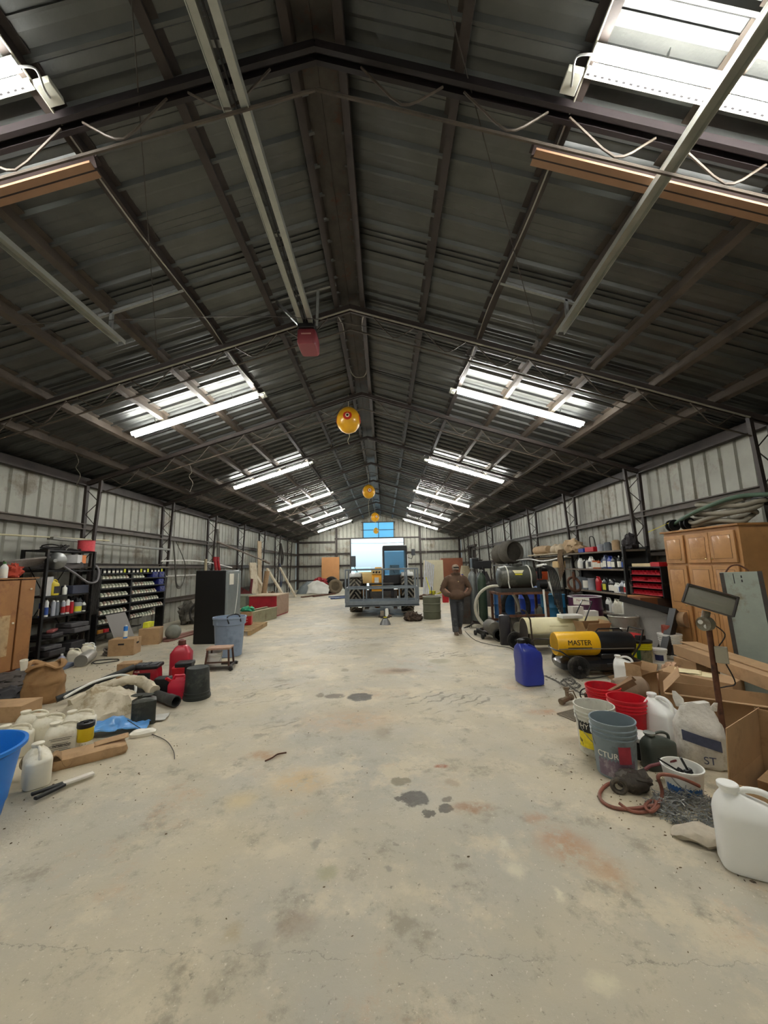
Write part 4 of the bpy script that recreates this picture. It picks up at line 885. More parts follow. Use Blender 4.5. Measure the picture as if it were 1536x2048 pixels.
for r_ in range(4):
    for c_ in range(7):
        if (r_, c_) in ((2, 3),): continue
        y = 7.02+.07+c_*.115; z = .9+.027+r_*.125
        if proto is None:
            gg = G().box((0, 0, .003), (.16, .10, .006)).box((0, -.048, .035), (.16, .004, .07)).box((0, .048, .035), (.16, .004, .07)).box((.08, 0, .035), (.004, .10, .07)).box((-.08, 0, .018), (.004, .10, .036), rot=(0, -.4, 0))
            proto = one('parts_bin', gg, rbm, 'x', 'parts bin', (5.50, y, z)); o = proto
        else: o = dup(proto, (5.50, y, z))
        o['label'] = 'red parts bin, ' + ['first', 'second', 'third', 'fourth', 'fifth', 'sixth', 'seventh'][6-c_] + ' from the left, ' + ['lowest', 'second lowest', 'second highest', 'top'][r_] + ' row of the bin rack'; o['group'] = 'red bins, ' + ['lowest', 'second lowest', 'second highest', 'top'][r_] + ' row'
one('wood_offcut', G().box((0, 0, .03), (.18, .60, .06)), M('pale_wood', (212, 192, 150), .7, var=.1), 'pale board lying on top of the red bin rack', 'board', (5.52, 7.52, 1.446)); one('red_box', G().box((0, 0, .04), (.16, .24, .08)), redp, 'flat red box on top of the red bin rack', 'box', (5.50, 7.15, 1.446), bevel=.004)
# ---- chemical shelf on the right wall
SX0, SX1, SY0, SY1 = 5.40, 5.90, 8.02, 10.75
t = T('storage_shelf', 'long black shelf unit of oils and jugs along the right wall', 'shelf unit', (0, 0, 0))
for z in (1.80, 1.40, .88, .42):
    obj('shelf_board', G().box(((SX0+SX1)/2, (SY0+SY1)/2, z-.02), (SX1-SX0, SY1-SY0, .035)), M('shelf_wood', (110, 98, 84), .75, var=.2), t)
for y in (SY0-.03, SY1+.03):
    for x in (SX0, SX1): obj('upright', G().box((x, y, .93), (.06, .05, 1.86)), blackmetal, t)
obj('back_panel', G().box((SX1+.03, (SY0+SY1)/2, 1.0), (.02, SY1-SY0, 1.7)), M('dark_board', (38, 36, 34), .8, var=.2), t)  # near-black panel behind the boards
cw = {'white': white, 'black': M('bottle_black', (24, 24, 28), .35, var=.1), 'red': redp, 'orange': M('bottle_orange', (186, 90, 42), .5, var=.15), 'blue': bluep, 'cream': cream, 'silver': M('bottle_silver', (160, 164, 172), .4, .3), 'clear': M('bottle_clear', (150, 156, 160), .3, var=.1), 'navy': M('bottle_navy', (40, 54, 90), .35), 'grey': M('bottle_grey', (98, 104, 110), .5)}
lb = {'w': paper, 'y': M('lab_yellow', (214, 206, 60), .6), 'r': M('lab_red', (170, 40, 40), .6), 'k': M('lab_black', (40, 36, 36), .6), 'b': M('lab_blue', (50, 80, 150), .6), None: None}
def shelf_row(items, x, z, where):
    for i, (y, kind, c, l, h, extra) in enumerate(items):
        nb = items[i-1][5] if i else None
        lab = f'{extra} on {where}'
        if kind == 'j': jug('oil_jug' if c != 'cream' else 'plastic_jug', lab, (x, y, z), .17, .11, h, cw[c], rz=-pi/2, lab=l, labm=lb[l])
        elif kind == 'b': bottle('oil_bottle', lab, (x, y, z), .042, h, cw[c], cw['black'] if c != 'black' else cw['white'], lb[l])
        elif kind == 's': bottle('spray_can', lab, (x, y, z), .033, h, cw[c], cw['white'], lb[l], shape='can', cat='spray can')
        elif kind == 'x': one('cardboard_box', G().box((0, 0, h/2), (.2, .2, h)), card, lab, 'box', (x, y, z), bevel=.003)
        elif kind == 't':
            tt = T('gallon_tin', lab, 'tin', (x, y, z)); obj('body', G().lathe([(0, 0), (.08, 0), (.083, .006), (.08, .012), (.08, h-.02), (.083, h-.012), (.083, h), (.07, h), (.07, h-.01), (0, h-.01)]), cw[c], tt)
            if l: obj('label', G().lathe([(.081, h*.15), (.081, h*.8)]), lb[l], tt)
W1 = 'second board of right shelf'
shelf_row([(9.98, 'j', 'white', 'w', .27, 'white oblong jug, farthest of the row'), (9.80, 'b', 'black', None, .22, 'slim black bottle beside the farthest white jug'), (9.66, 'b', 'white', 'w', .24, 'slim white bottle'), (9.46, 'j', 'white', 'k', .30, 'big round-handled white jug'), (9.26, 't', 'orange', 'w', .19, 'small orange tin'), (9.13, 'b', 'orange', 'w', .22, 'orange bottle right of the orange tin'),
           (8.98, 'b', 'navy', 'w', .25, 'dark blue oil bottle, farthest of the blue ones'), (8.82, 'j', 'navy', 'w', .32, 'large dark blue oil jug with white label'), (8.64, 'j', 'blue', 'w', .29, 'blue oil jug between two dark bottles'), (8.50, 'j', 'black', 'w', .27, 'black oil jug with white round label'), (8.34, 'b', 'black', 'w', .28, 'black oil bottle'), (8.20, 'b', 'black', 'b', .25, 'black bottle nearest the camera')], 5.50, 1.40, W1)
W2 = 'third board of right shelf'
shelf_row([(10.2, 't', 'grey', None, .30, 'tall grey tin, farthest'), (10.0, 't', 'grey', None, .30, 'tall grey tin, second from the far end'), (9.80, 't', 'grey', 'w', .28, 'grey tin with pale label'), (9.55, 't', 'silver', None, .28, 'wide silver tin'), (9.22, 'j', 'red', None, .34, 'bright red jug'), (9.05, 'b', 'black', None, .24, 'small black bottle between red and yellow'), (8.92, 'j', 'black', 'y', .32, 'black jug with a yellow label'),
           (8.76, 'b', 'black', 'w', .28, 'slim dark bottle beside the yellow-labelled jug'), (8.62, 'j', 'black', 'w', .30, 'black jug with a white label'), (8.50, 'j', 'white', 'w', .22, 'low white jug'), (8.38, 'b', 'white', 'b', .24, 'white bottle with blue label'), (8.27, 'j', 'silver', 'k', .27, 'silver jug'), (8.14, 'j', 'white', 'r', .26, 'white jug with a red label, nearest the camera')], 5.50, .88, W2)
W3 = 'lowest board of right shelf'
shelf_row([(9.6, 'x', 'cream', None, .26, 'brown carton at the far end'), (9.3, 't', 'grey', None, .24, 'grey tin'), (8.88, 'j', 'white', 'k', .34, 'white jug with black label'), (8.72, 'b', 'white', 'w', .26, 'white bottle in front of the white jug'), (8.58, 'j', 'cream', None, .33, 'cream jug, first of three'), (8.44, 'j', 'cream', None, .33, 'cream jug, middle of three'), (8.28, 'j', 'white', 'w', .32, 'white jug nearest the camera')], 5.50, .42, W3)
tan = M('tan_canvas', (168, 142, 110), .85, var=.2, ns=6, bump=.3)
for (y, r, c, lab, cat_, nm) in [(10.55, (.22, .26, .19), M('beige_helmet', (190, 164, 130), .6, var=.2), 'big beige lumpy bundle tied up on the top shelf board', 'bundle', 'tied_bundle'), (10.15, (.18, .2, .1), tan, 'low tan rag heap in front of the beige bundle', 'rag', 'rag_heap')]:
    one(nm, crumple(G().blob((0, 0, r[2]), r, .22, 2.6, 26, 16, 3, 0), .03, 7, 4, 0), c, lab, cat_, (5.62, y, 1.80))
one('blue_case', G().box((0, 0, .05), (.22, .26, .10)), bluep, 'blue plastic case on the top board beside the red case', 'case', (5.55, 9.82, 1.80), bevel=.01)
tt = T('red_case', 'red plastic case with a wire handle on the top board of the right shelf', 'case', (5.55, 9.42, 1.80)); obj('body', G().box((0, 0, .06), (.22, .40, .12)), redp, tt, bevel=.012); obj('handle', G().tube([(0, -.12, .12), (-.02, -.1, .34), (-.02, .08, .36), (0, .12, .12)], .012, 8, smooth=4), black, tt)
for (y, h, c, lab) in [(9.08, .14, 'silver', 'small grey tin on the top board of the right shelf'), (8.80, .17, 'grey', 'squat grey can of parts on the top board of the right shelf'), (8.48, .20, 'cream', 'beige round tin on the top board of the right shelf')]:
    one('parts_can', G().lathe([(0, 0), (.08, 0), (.08, h), (.074, h), (.07, .01), (0, .01)]).blob((0, 0, h), (.07, .07, .03), .2, 5, 14, 8), cw[c] if c != 'cream' else tan, lab, 'can', (5.55, y, 1.80))
one('black_bag', crumple(G().blob((0, 0, .12), (.12, .16, .2), .25, 3, 24, 14, 5, 0), .03, 8, 4, 0), M('dark_bag', (40, 36, 38), .7), 'dark bag slumped at the near end of the top shelf board', 'bag', (5.66, 8.16, 1.80))
# canvas roll and wall planks farther on
one('wall_plank_shelf', G().box((0, 0, 0), (.55, 2.6, .04)).box((0, 0, -.12), (.02, 2.6, .03)), M('pale_plank', (170, 156, 130), .75, var=.15), 'pale plank shelf on the right wall holding a rolled canvas', 'shelf', (5.78, 12.35, 1.83), bevel=.004)
one('canvas_roll', G().lathe([(0, -.5), (.13, -.5), (.15, 0), (.12, .55), (0, .55)], n=20, m=Matrix.Rotation(pi/2, 4, 'X')), tan, 'rolled tan canvas lying on the plank shelf', 'canvas roll', (5.72, 12.9, 1.99))
for i, y in enumerate((11.7, 11.35)): one('fender_dome', crumple(G().blob((0, 0, .1), (.17, .17, .16), .1, 2, 22, 12, i, 0), .01, 5, i, 0), M('beige_dome', (186, 170, 144), .6, var=.1), ['beige rounded lump on the plank shelf, farther one', 'beige rounded lump on the plank shelf, nearer one'][i], 'bundle', (5.66, y, 1.85))
one('white_pipe_long', G().tube([(5.62, 10.9, 1.74), (5.5, 12.3, 1.62), (5.6, 13.9, 1.72), (5.6, 15.5, 1.66)], .022, 8, smooth=5), white, 'long white plastic pipe sagging along the right wall below the plank shelf', 'pipe')
for i, (y, z, r) in enumerate([(16.4, 1.98, .42), (15.3, 2.02, .46)]):
    tyre('stored_tyre', ['large old tyre on the high rack of the right wall, farther of two', 'large old tyre on the high rack of the right wall, nearer of two'][i], (5.45, y, z), r, .55, rot=(0, 0, .35), Ri=r*.72, mat=M('old_rubber', (78, 74, 66), .9, var=.2, bump=.3))
one('tyre_rack', G().box((5.4, 15.8, 1.51), (.5, 2.3, .05)).box((5.2, 14.7, .76), (.06, .06, 1.5)).box((5.2, 16.9, .76), (.06, .06, 1.5)).box((5.6, 14.7, .76), (.06, .06, 1.5)).box((5.6, 16.9, .76), (.06, .06, 1.5)), dsteel, 'steel rack holding the two large tyres by the right wall', 'rack')
# drums
teal = M('barrel_teal', (38, 112, 150), .42, var=.1, alt=(40, 90, 120), altf=.1)
barrel('plastic_drum', 'tall teal blue plastic drum standing between the pipes and purple drum', (4.28, 9.0, 0), .26, .86, teal)
barrel('plastic_drum', 'royal blue plastic drum behind the white pipes', (4.35, 10.6, 0), .29, .95, M('barrel_blue', (34, 62, 150), .4, var=.1), open_=True, rimm=M('rim_pale', (170, 190, 230), .4))
barrel('plastic_drum', 'darker blue drum half hidden behind the rusty tank stand', (3.55, 10.3, 0), .26, .80, M('barrel_dkblue', (30, 74, 120), .4, var=.1))
barrel('steel_drum', 'purple steel drum with pale rim behind the white and red boxes', (4.78, 8.55, 0), .33, .84, M('purple', (78, 34, 62), .45, var=.12), rimm=M('rim_white', (200, 196, 200), .4), open_=True)
t = kids(COL.objects['steel_drum'])[0]
one('white_sign', G().box((0, 0, .07), (.30, .01, .14)), paper, 'white printed sheet stuck in front of the purple drum', 'sign', (4.52, 8.18, .68), face(V((4.52, 8.18, 0))))
text('print', 'North', .07, M('print_purple', (120, 30, 60), .7), COL.objects['white_sign'], (0, -.007, .09), (pi/2, 0, 0), .001)
def tall_box(lab, x, y, w, d, h, rz, stripe):
    tt = T('printed_box', lab, 'box', (x, y, 0), rz); obj('body', G().box((0, 0, h/2), (w, d, h)), M('box_white', (214, 208, 200), .7, var=.08), tt, bevel=.003)
    obj('print_panel', G().box((stripe[0]*w, -d/2-.002, h*.42), (w*.28, .002, h*.62)), M('print_red', (186, 40, 52), .6), tt); obj('print_panel', G().box((-stripe[0]*w*.9, -d/2-.002, h*.42), (w*.2, .002, h*.62)), M('print_grey', (110, 104, 104), .6, var=.4, ns=40), tt)
tall_box('tall white and red printed box leaning by the purple drum, left one', 4.18, 7.75, .22, .18, .70, .1, (.2,)); tall_box('tall white and red printed box, right one with open top', 4.42, 7.68, .24, .2, .62, -.15, (-.2,))
# silver keg drum, chute, boxes
p = bs(1250, 1296, .22); sd = M('silver_drum', (150, 146, 138), .4, .5, var=.12, alt=(120, 110, 98), altf=.12)
barrel('steel_drum', 'open silver steel drum behind the yellow bucket', (4.62, 6.95, 0), .235, .62, sd, open_=True, rimm=M('rim_bright', (200, 198, 190), .3, .7))
t = T('conveyor_chute', 'bent grey sheet chute with black edging beside the silver drum', 'chute', (-.16, .05, 0))
obj('sheet', G().hexa([(4.86, 7.0, .55), (5.05, 6.55, .1), (5.2, 6.6, .1), (5.1, 7.1, .55), (4.9, 7.05, .88), (5.42, 6.6, .62), (5.45, 6.65, .62), (4.95, 7.1, .88)]), M('grey_sheet', (120, 116, 110), .5, .3, var=.12), t)
obj('edging', G().bar((4.80, 6.98, .90), (5.42, 6.52, .70), .06, .10).bar((5.42, 6.52, .72), (5.02, 6.3, .10), .10, .14), black, t)
one('log_slice', G().cyl((0, 0, 0), (.05, -.12, .01), .12, n=20), M('log', (150, 122, 92), .85, var=.2), 'round tan drum end sticking out beside the chute', 'drum end', (5.30, 6.55, .58))
one('gear_pile', crumple(G().blob((0, 0, .2), (.30, .30, .26), .25, 3, 26, 16, 9, 0), .05, 6, 4, 0), M('olive_gear', (74, 80, 62), .8, var=.35, ns=7), 'heap of olive green bags between the printed boxes and silver drum', 'bag', (4.75, 7.65, 0))
tt = T('red_crate', 'red plastic basket half hidden left of the silver drum', 'crate', (4.30, 6.35, 0)); obj('body', G().loft([(0, 0, 0, .16, .14), (.40, 0, 0, .20, .17)], 24), redp, tt); obj('slots', G().box((-.05, -.17, .30), (.2, .01, .02)).box((-.05, -.17, .25), (.2, .01, .02)).box((-.05, -.165, .20), (.2, .01, .02)), M('lab_red', (170, 40, 40)), tt)
carton('cardboard_box', 'small open brown box on the floor behind the MASTER heater', (3.95, 6.75, 0), .40, .30, .42, rz=.1, open_=True, flaps=(120, 100, 60, 110)); one('white_tray', G().box((0, 0, .03), (.36, .24, .06)), white, 'white plastic tray on the cream heater beside the brown box', 'tray', (3.68, 6.95, .59), bevel=.01)
# ---- rusty stand with tank
t = T('tank_stand', 'rusty angle-iron table carrying the black spray tank', 'stand', (2.90, 8.45, 0)); 
for x in (0, 1.02):
    for y in (0, .62): obj('leg', G().box((x, y, .45), (.05, .05, .90)), rust, t)
obj('top_frame', G().box((.51, 0, .92), (1.1, .06, .05)).box((.51, .62, .92), (1.1, .06, .05)).box((0, .31, .92), (.06, .62, .05)).box((1.02, .31, .92), (.06, .62, .05)).box((.51, .31, .93), (1.0, .6, .01)), rust, t)
obj('cross_rail', G().box((.51, 0, .45), (1.0, .04, .05)).box((.51, .62, .3), (1.0, .04, .05)), rust, t)
t = T('spray_tank', 'black horizontal spray tank with white straps and a trapezoid badge', 'tank', (2.98, 8.75, .95))
tk = M('tank_dark', (58, 60, 54), .4, var=.25, ns=3, alt=(100, 100, 90), altf=.15)
mx = Matrix.Translation((0, 0, .31)) @ Matrix.Rotation(pi/2, 4, 'Y')
b_ = obj('tank_body', G().lathe([(0, 0), (.16, .0), (.22, .03), (.245, .09), (.25, .14), (.25, .68), (.245, .73), (.22, .79), (.16, .82), (0, .82)], n=40, m=mx), tk, t)
obj('badge', G().add([(.30, -.252, .40), (.47, -.252, .40), (.51, -.235, .46), (.26, -.235, .46), (.30, -.256, .40), (.47, -.256, .40), (.51, -.24, .465), (.26, -.24, .465)], [(0, 1, 2, 3), (4, 5, 6, 7), (0, 1, 5, 4), (2, 3, 7, 6), (1, 2, 6, 5), (0, 3, 7, 4)]), M('badge', (216, 210, 170), .5, var=.1), b_)
obj('badge_stripe', G().box((.385, -.26, .375), (.16, .004, .03)), M('lab_yellow', (214, 206, 60)), b_)
for x in (.16, .66): obj('strap', G().tube([(x, cos(a)*.255, .31+sin(a)*.255) for a in [pi*q/10-.5 for q in range(14)]]+[(x+.02, -.25, .05)], .014, 6), M('strap_white', (200, 198, 188), .5), t)
obj('cradle', G().box((.41, -.26, .03), (.86, .04, .10)).box((.41, .26, .03), (.86, .04, .10)).box((.0, 0, .03), (.04, .5, .08)).box((.82, 0, .03), (.04, .5, .08)), M('cradle', (52, 54, 54), .5, .4, var=.2), t)
obj('fill_cap', G().cyl((.41, 0, .55), (.41, 0, .60), .09), tk, t)
t = T('pump_unit', 'black pump with hose bundle and pale fittings to the right of the spray tank', 'pump', (3.86, 8.72, .95))
obj('motor', G().cyl((0, 0, .14), (.18, 0, .14), .10).box((.09, 0, .02), (.22, .18, .04)).cyl((.05, 0, .26), (.05, 0, .56), .05), black, t)
obj('fittings', G().cyl((-.02, -.06, .54), (.14, -.06, .57), .03).cyl((.14, -.06, .56), (.20, -.02, .56), .035), white, t)
hs = G()
for i in range(6): hs.tube([(.10+i*.02, -.08, .55), (.20+i*.03, -.12, .45), (.24+i*.035, -.16, .1), (.26+i*.03, -.2, -.3-.05*i)], .014, 6, smooth=5)
obj('hoses', hs, rubber, t)
for i, (x0, x1, y, z0, z1, lab) in enumerate([(3.80, 3.78, 8.2, 1.0, .05, 'straight white pipe leaning upright beside the rusty stand'), (4.05, 4.32, 8.5, 1.15, .1, 'white pipe slanting in front of the teal drum')]):
    one('white_pipe', G().cyl((x0, y+.1, z0), (x1, y, z1), .022, n=12), white, lab, 'pipe')
# big ring
one('steel_hoop', G().tube([(cos(2*pi*i/48)*.50, 0, .52+sin(2*pi*i/48)*.52) for i in range(48)], .034, 8, closed=True).tube([(cos(2*pi*i/48)*.49, .12, .52+sin(2*pi*i/48)*.51) for i in range(48)], .018, 8, closed=True), M('hoop_white', (196, 192, 176), .45, .2, var=.15), 'large pale steel hoop standing behind the rusty stand', 'hoop', (3.08, 9.35, 0), -.35)
one('hoop_tyre', G().tube([(cos(2*pi*i/40)*.45, 0, .48+sin(2*pi*i/40)*.45) for i in range(40)], .06, 10, closed=True), rubber, 'thin black tyre standing just right of the pale hoop', 'tyre', (3.70, 9.85, 0), .5)
# gas cylinders with cart, engine, junk
gg = M('cyl_green', (44, 60, 46), .4, var=.15)
for i, (x, y, h, c, lab) in enumerate([(3.02, 10.4, 1.42, gg, 'dark green gas cylinder with pale shoulder, left of the spray tank'), (2.86, 10.8, 1.48, M('cyl_grey', (120, 124, 122), .4, .4), 'grey gas cylinder beside the green one'), (4.0, 9.1, .62, M('cyl_lp', (130, 128, 118), .5), 'short grey gas bottle on the floor in front of the blue drum')]):
    tt = T('gas_cylinder', lab, 'gas cylinder', (x, y, 0)); obj('body', G().lathe([(0, 0), (.11, 0), (.115, .02), (.115, h*.8), (.10, h*.87), (.05, h*.92), (.035, h*.94), (0, h*.94)]), c, tt); obj('valve', G().cyl((0, 0, h*.93), (0, 0, h), .022).cyl((-.05, 0, h*.98), (.05, 0, h*.98), .014), steel, tt)
t = T('drill_press', 'black drill press standing behind the gas cylinders', 'drill press', (3.25, 11.3, 0)); obj('column', G().cyl((0, 0, 0), (0, 0, 1.7), .05), dsteel, t); obj('head', G().box((0, -.05, 1.55), (.5, .34, .22)).box((-.2, -.05, 1.6), (.2, .3, .3)).cyl((0, -.2, 1.15), (0, -.2, 1.5), .05), black, t, bevel=.02); obj('table', G().box((0, -.15, 1.0), (.36, .36, .04)), dsteel, t); obj('base', G().box((0, 0, .03), (.4, .5, .06)), dsteel, t)
one('blue_bottle', G().lathe([(0, 0), (.07, 0), (.075, .02), (.075, .18), (.03, .24), (.03, .28), (0, .28)]), bluep, 'vivid blue plastic bottle on a shelf by the grey gas cylinder', 'bottle', (2.55, 10.6, 1.03))
one('bottle_stand', G().box((0, 0, .50), (.26, .3, 1.0)), dsteel, 'narrow dark metal stand under the blue bottle', 'stand', (2.58, 10.65, 0), bevel=.01)
t = T('engine_block', 'greasy small engine on the floor beneath the rusty stand', 'engine', (3.35, 8.75, 0)); obj('block', crumple(G().box((0, 0, .22), (.36, .3, .34)).cyl((-.2, 0, .25), (.2, 0, .25), .12).cyl((0, -.1, .3), (0, -.1, .5), .07), .01, 8), M('engine', (72, 68, 62), .5, .4, var=.4, ns=12), t); obj('flywheel', G().cyl((-.05, -.22, .2), (-.05, -.17, .2), .11), M('pulley', (150, 148, 138), .4, .5), t)
t = T('portable_compressor', 'grey portable machine with a black wheel, right of the floor jack', 'compressor', (2.78, 8.62, 0)); obj('tank', G().lathe([(0, 0), (.13, .02), (.15, .08), (.15, .42), (.13, .48), (0, .5)], n=24, m=Matrix.Translation((-.1, 0, .24)) @ Matrix.Rotation(pi/2, 4, 'X')), M('comp_grey', (96, 92, 84), .5, .2, var=.2), t); wheel(t, (-.05, -.56, .13), .13, .05)
g = G()
for i in range(5): g.tube([(-.3+i*.05, -.2+i*.03, .03), (0, .05*i, .10+i*.01), (.35, .1+.04*i, .06)], .012, 6)
one('steel_stand_legs', g, dsteel, 'bundle of thin steel rods lying on the floor by the pale hoop', 'rods', (2.65, 9.9, 0))
for i, (x, y, z, s, c, lab) in enumerate([(4.75, 9.75, 0, .24, M('engine', (72, 68, 62)), 'dark mechanical scrap on the floor between pipes and drums'), (3.95, 8.75, 0, .20, M('engine', (72, 68, 62)), 'small black pump housing on the floor by the white pipe'), (2.75, 11.8, 0, .24, M('brownrag', (104, 84, 66), .9, var=.3), 'brown rags on the floor behind the person')]):
    one('scrap_heap', crumple(G().blob((0, 0, s*.6), (s, s*.8, s*.8), .3, 3.5, 26, 16, i, 0), .04, 8, i, 0), c, lab, 'scrap', (x, y, z))
one('workbench', G().box((0, 0, .78), (.9, 2.2, .06)).box((-.4, -1.0, .38), (.07, .07, .76)).box((.4, -1.0, .38), (.07, .07, .76)).box((-.4, 1.0, .38), (.07, .07, .76)).box((.4, 1.0, .38), (.07, .07, .76)), dsteel, 'dark workbench along the right wall behind the blue drums', 'workbench', (5.35, 12.3, 0))
one('red_tarp', crumple(G().blob((0, 0, .12), (.42, .34, .30), .25, 2.5, 30, 18, 3, 0), .05, 6, 3, 0), M('red_canvas', (128, 62, 56), .85, var=.25, ns=6), 'heap of faded red canvas and straps on the workbench above the teal drum', 'tarp', (4.55, 11.35, .98)); one('tarp_table', G().box((0, 0, .49), (.8, .7, .98)), M('dark_wood', (62, 42, 30)), 'dark wooden crate under the heap of red canvas', 'crate', (4.50, 11.35, 0), bevel=.01)
t = T('tool_chest', 'black and orange portable tool box on the workbench', 'tool box', (5.1, 11.95, .81)); obj('body', G().box((0, 0, .38), (.5, .46, .26)).box((0, 0, .12), (.46, .42, .24)), M('orange_paint', (186, 78, 36), .5, var=.2), t, bevel=.01); obj('lid', G().box((0, 0, .55), (.54, .5, .10)), black, t, bevel=.02)
t = T('wood_box', 'small open wooden box on the near end of the plank above the orange tool box', 'box', (5.38, 10.98, 1.42)); obj('body', G().box((0, 0, .09), (.22, .34, .18)), M('pine', (196, 168, 120), .7, var=.1), t, bevel=.004); obj('post', G().box((.12, 0, -.62), (.06, .06, 1.24)), blackmetal, t)
g = G()
for i in range(7): g.tube([(.0, .05*i, .42), (-.04, .05*i+.02, .2-.03*i), (.0, .05*i+.03, -.15-.05*i)], .012, 6, smooth=4)
one('rope_hank', g, M('rope', (120, 100, 78), .9), 'hank of brown rope hanging off the far end of the right shelf', 'rope', (5.34, 10.55, 1.5))
one('hand_winch', G().tube([(cos(2*pi*i/20)*.14, sin(2*pi*i/20)*.08, .2+sin(2*pi*i/20)*.16) for i in range(20)], .03, 8, closed=True).cyl((0, 0, 0), (0, 0, .5), .03), rust, 'rusty winch with a round frame above the purple drum', 'winch', (4.95, 9.3, .84)); one('winch_post', G().box((0, 0, .42), (.2, .2, .84)), dsteel, 'dark steel block under the rusty winch', 'stand', (4.95, 9.3, 0))
# ================= left side, near =================
p = V((-2.29, 2.60, 0))
t = T('plastic_tub', 'large bright blue plastic tub cut off by the left edge of the photo', 'tub', p)
obj('body', G().lathe([(0, 0), (.235, 0), (.245, .01), (.262, .10), (.268, .105), (.315, .42), (.335, .425), (.345, .435), (.345, .455), (.325, .458), (.315, .44), (.258, .11), (.235, .02), (0, .02)], n=56), ltblue, t)
wj = [(-2.42, 3.62, .55, 'white jug with printed INTERMOC label, front right of the jug cluster', True), (-2.50, 3.90, .5, 'cream white jug directly behind the labelled jug, by the paper bag', False), (-2.72, 3.82, .45, 'cream white jug in the middle of the cluster', False),
      (-2.96, 3.92, .4, 'cream white jug at the back left of the cluster', False), (-2.82, 3.58, .5, 'cream white jug at the front left of the cluster, by the tub rim', False), (-2.22, 3.14, -.75, 'tall cream jug half hidden right behind the blue tub', False), (-2.46, 3.05, -.6, 'cream jug squeezed between the blue tub and the cluster', False)]
cj = M('jug_cream', (222, 216, 196), .45, var=.06, alt=(190, 180, 152), altf=.12)
for x, y, rz, lab, L_ in wj:
    t = jug('plastic_jug', lab, (x, y, 0), .26, .165, .27, cj, rz=rz, lab=L_, labm=M('jug_label', (214, 208, 188), .7, var=.05), txt='INTERMOC' if L_ else None, group='white jugs by the blue tub')
    if L_:
        l = [c for c in kids(t) if c.name.startswith('label')][0]
        g = G()
        for i in range(7): g.box((-.01, -.0845, .15-i*.014+(0 if i < 2 else -.012)), (.15-.02*(i % 3), .0012, .003))
        obj('small_print', g, ink, l)
one('plastic_funnel', G().lathe([(.03, 0), (.06, .02), (.07, .10), (.05, .11), (.05, .03), (.02, .0)], n=20, m=Matrix.Rotation(.9, 4, 'X')), M('dirty_funnel', (112, 98, 80), .7, var=.2), 'dirty tan funnel cup lying between the tub and the labelled jug', 'funnel', (-2.38, 3.33, .05))
t = T('flattened_carton', 'crushed brown cardboard carton lying in front of the jug cluster', 'cardboard box', (-2.10, 3.52, 0), .62)
obj('body', crumple(G().loft([(0, 0, 0, .25, .11), (.03, 0, 0, .26, .12), (.07, .0, 0, .25, .11), (.085, .0, 0, .20, .07)], 40, p=8), .012, 7, 2, 0), card, t)
obj('flap', crumple(G().grid(lambda u, v: (lerp(-.28, -.10, u), lerp(-.12, .02, v), .07+.05*sin(u*6)), 10, 6), .012, 9, 3), card_d, t, solid=.004)
obj('flap', crumple(G().grid(lambda u, v: (lerp(.02, .27, u), lerp(-.02, .10, v), .085+.02*u), 8, 5), .006, 9, 4), card, t, solid=.004)
t = T('grease_can', 'small yellow can with a black lid on the crushed carton', 'can', (-2.26, 3.66, .085)); obj('body', G().lathe([(0, 0), (.058, 0), (.062, .01), (.062, .115), (.055, .12), (0, .12)]), M('can_yellow', (206, 180, 30), .45, var=.1), t); obj('lid', G().lathe([(.064, .112), (.067, .118), (.067, .15), (.05, .155), (.05, .147), (.02, .147), (.018, .16), (0, .16)]), black, t)
bt = M('blue_film', (92, 150, 210), .3, var=.15, alt=(190, 208, 224), altf=.15)
one('blue_plastic', crumple(G().grid(lambda u, v: (lerp(-.34, .36, u), lerp(-.13, .14, v), .05+.07*sin(u*pi)*sin(v*pi)), 40, 20), .045, 7, 6, .004), bt, 'crumpled shiny blue plastic bag between the cream tarp and yellow can', 'bag', (-2.30, 4.02, 0), .35, solid=.003)
one('white_packet', crumple(G().loft([(0, 0, 0, .10, .04), (.03, 0, 0, .11, .045), (.05, 0, 0, .08, .03)], 24), .01, 10, 3, 0), paper, 'small white and blue packet at the right end of the blue plastic', 'packet', (-1.92, 3.95, 0), .5)
t = T('bolt_cutter', 'black and white handled cutting tool lying on the floor in front of the carton', 'tool', (-1.93, 3.08, .015), .95)
obj('handle', G().bar((-.20, .03, .012), (-.02, .02, .012), .035, .02).bar((-.20, -.06, .012), (-.02, -.01, .012), .035, .02), black, t, bevel=.006); obj('blade', G().bar((-.03, .01, .012), (.16, .0, .012), .05, .02), M('tool_white', (214, 208, 196), .5), t, bevel=.006)
# paper bag
kb = M('kraft_bag', (146, 112, 74), .85, var=.14, ns=4, bump=.3, alt=(128, 88, 50), altf=.15)
g = sack(G(), .40, .28, .44, 5, .034, .7, 44, 20); t = T('paper_bag', 'big brown paper yard bag, crumpled and open, behind the white jugs', 'bag', (-3.80, 4.98, 0), .42)
obj('bag_body', g, kb, t); obj('folded_rim', crumple(G().tube([(cos(2*pi*i/24)*.175, sin(2*pi*i/24)*.11, .44+.03*sin(3*2*pi*i/24)) for i in range(24)], .026, 8, closed=True), .03, 9, 2), kb, t)
one('white_cup', G().lathe([(0, 0), (.03, 0), (.04, .12), (.036, .12), (.028, .01), (0, .01)]), paper, 'white paper cup stuck in the left of the brown bag', 'cup', (-3.94, 4.84, .42), rot=(.2, .1, 0))
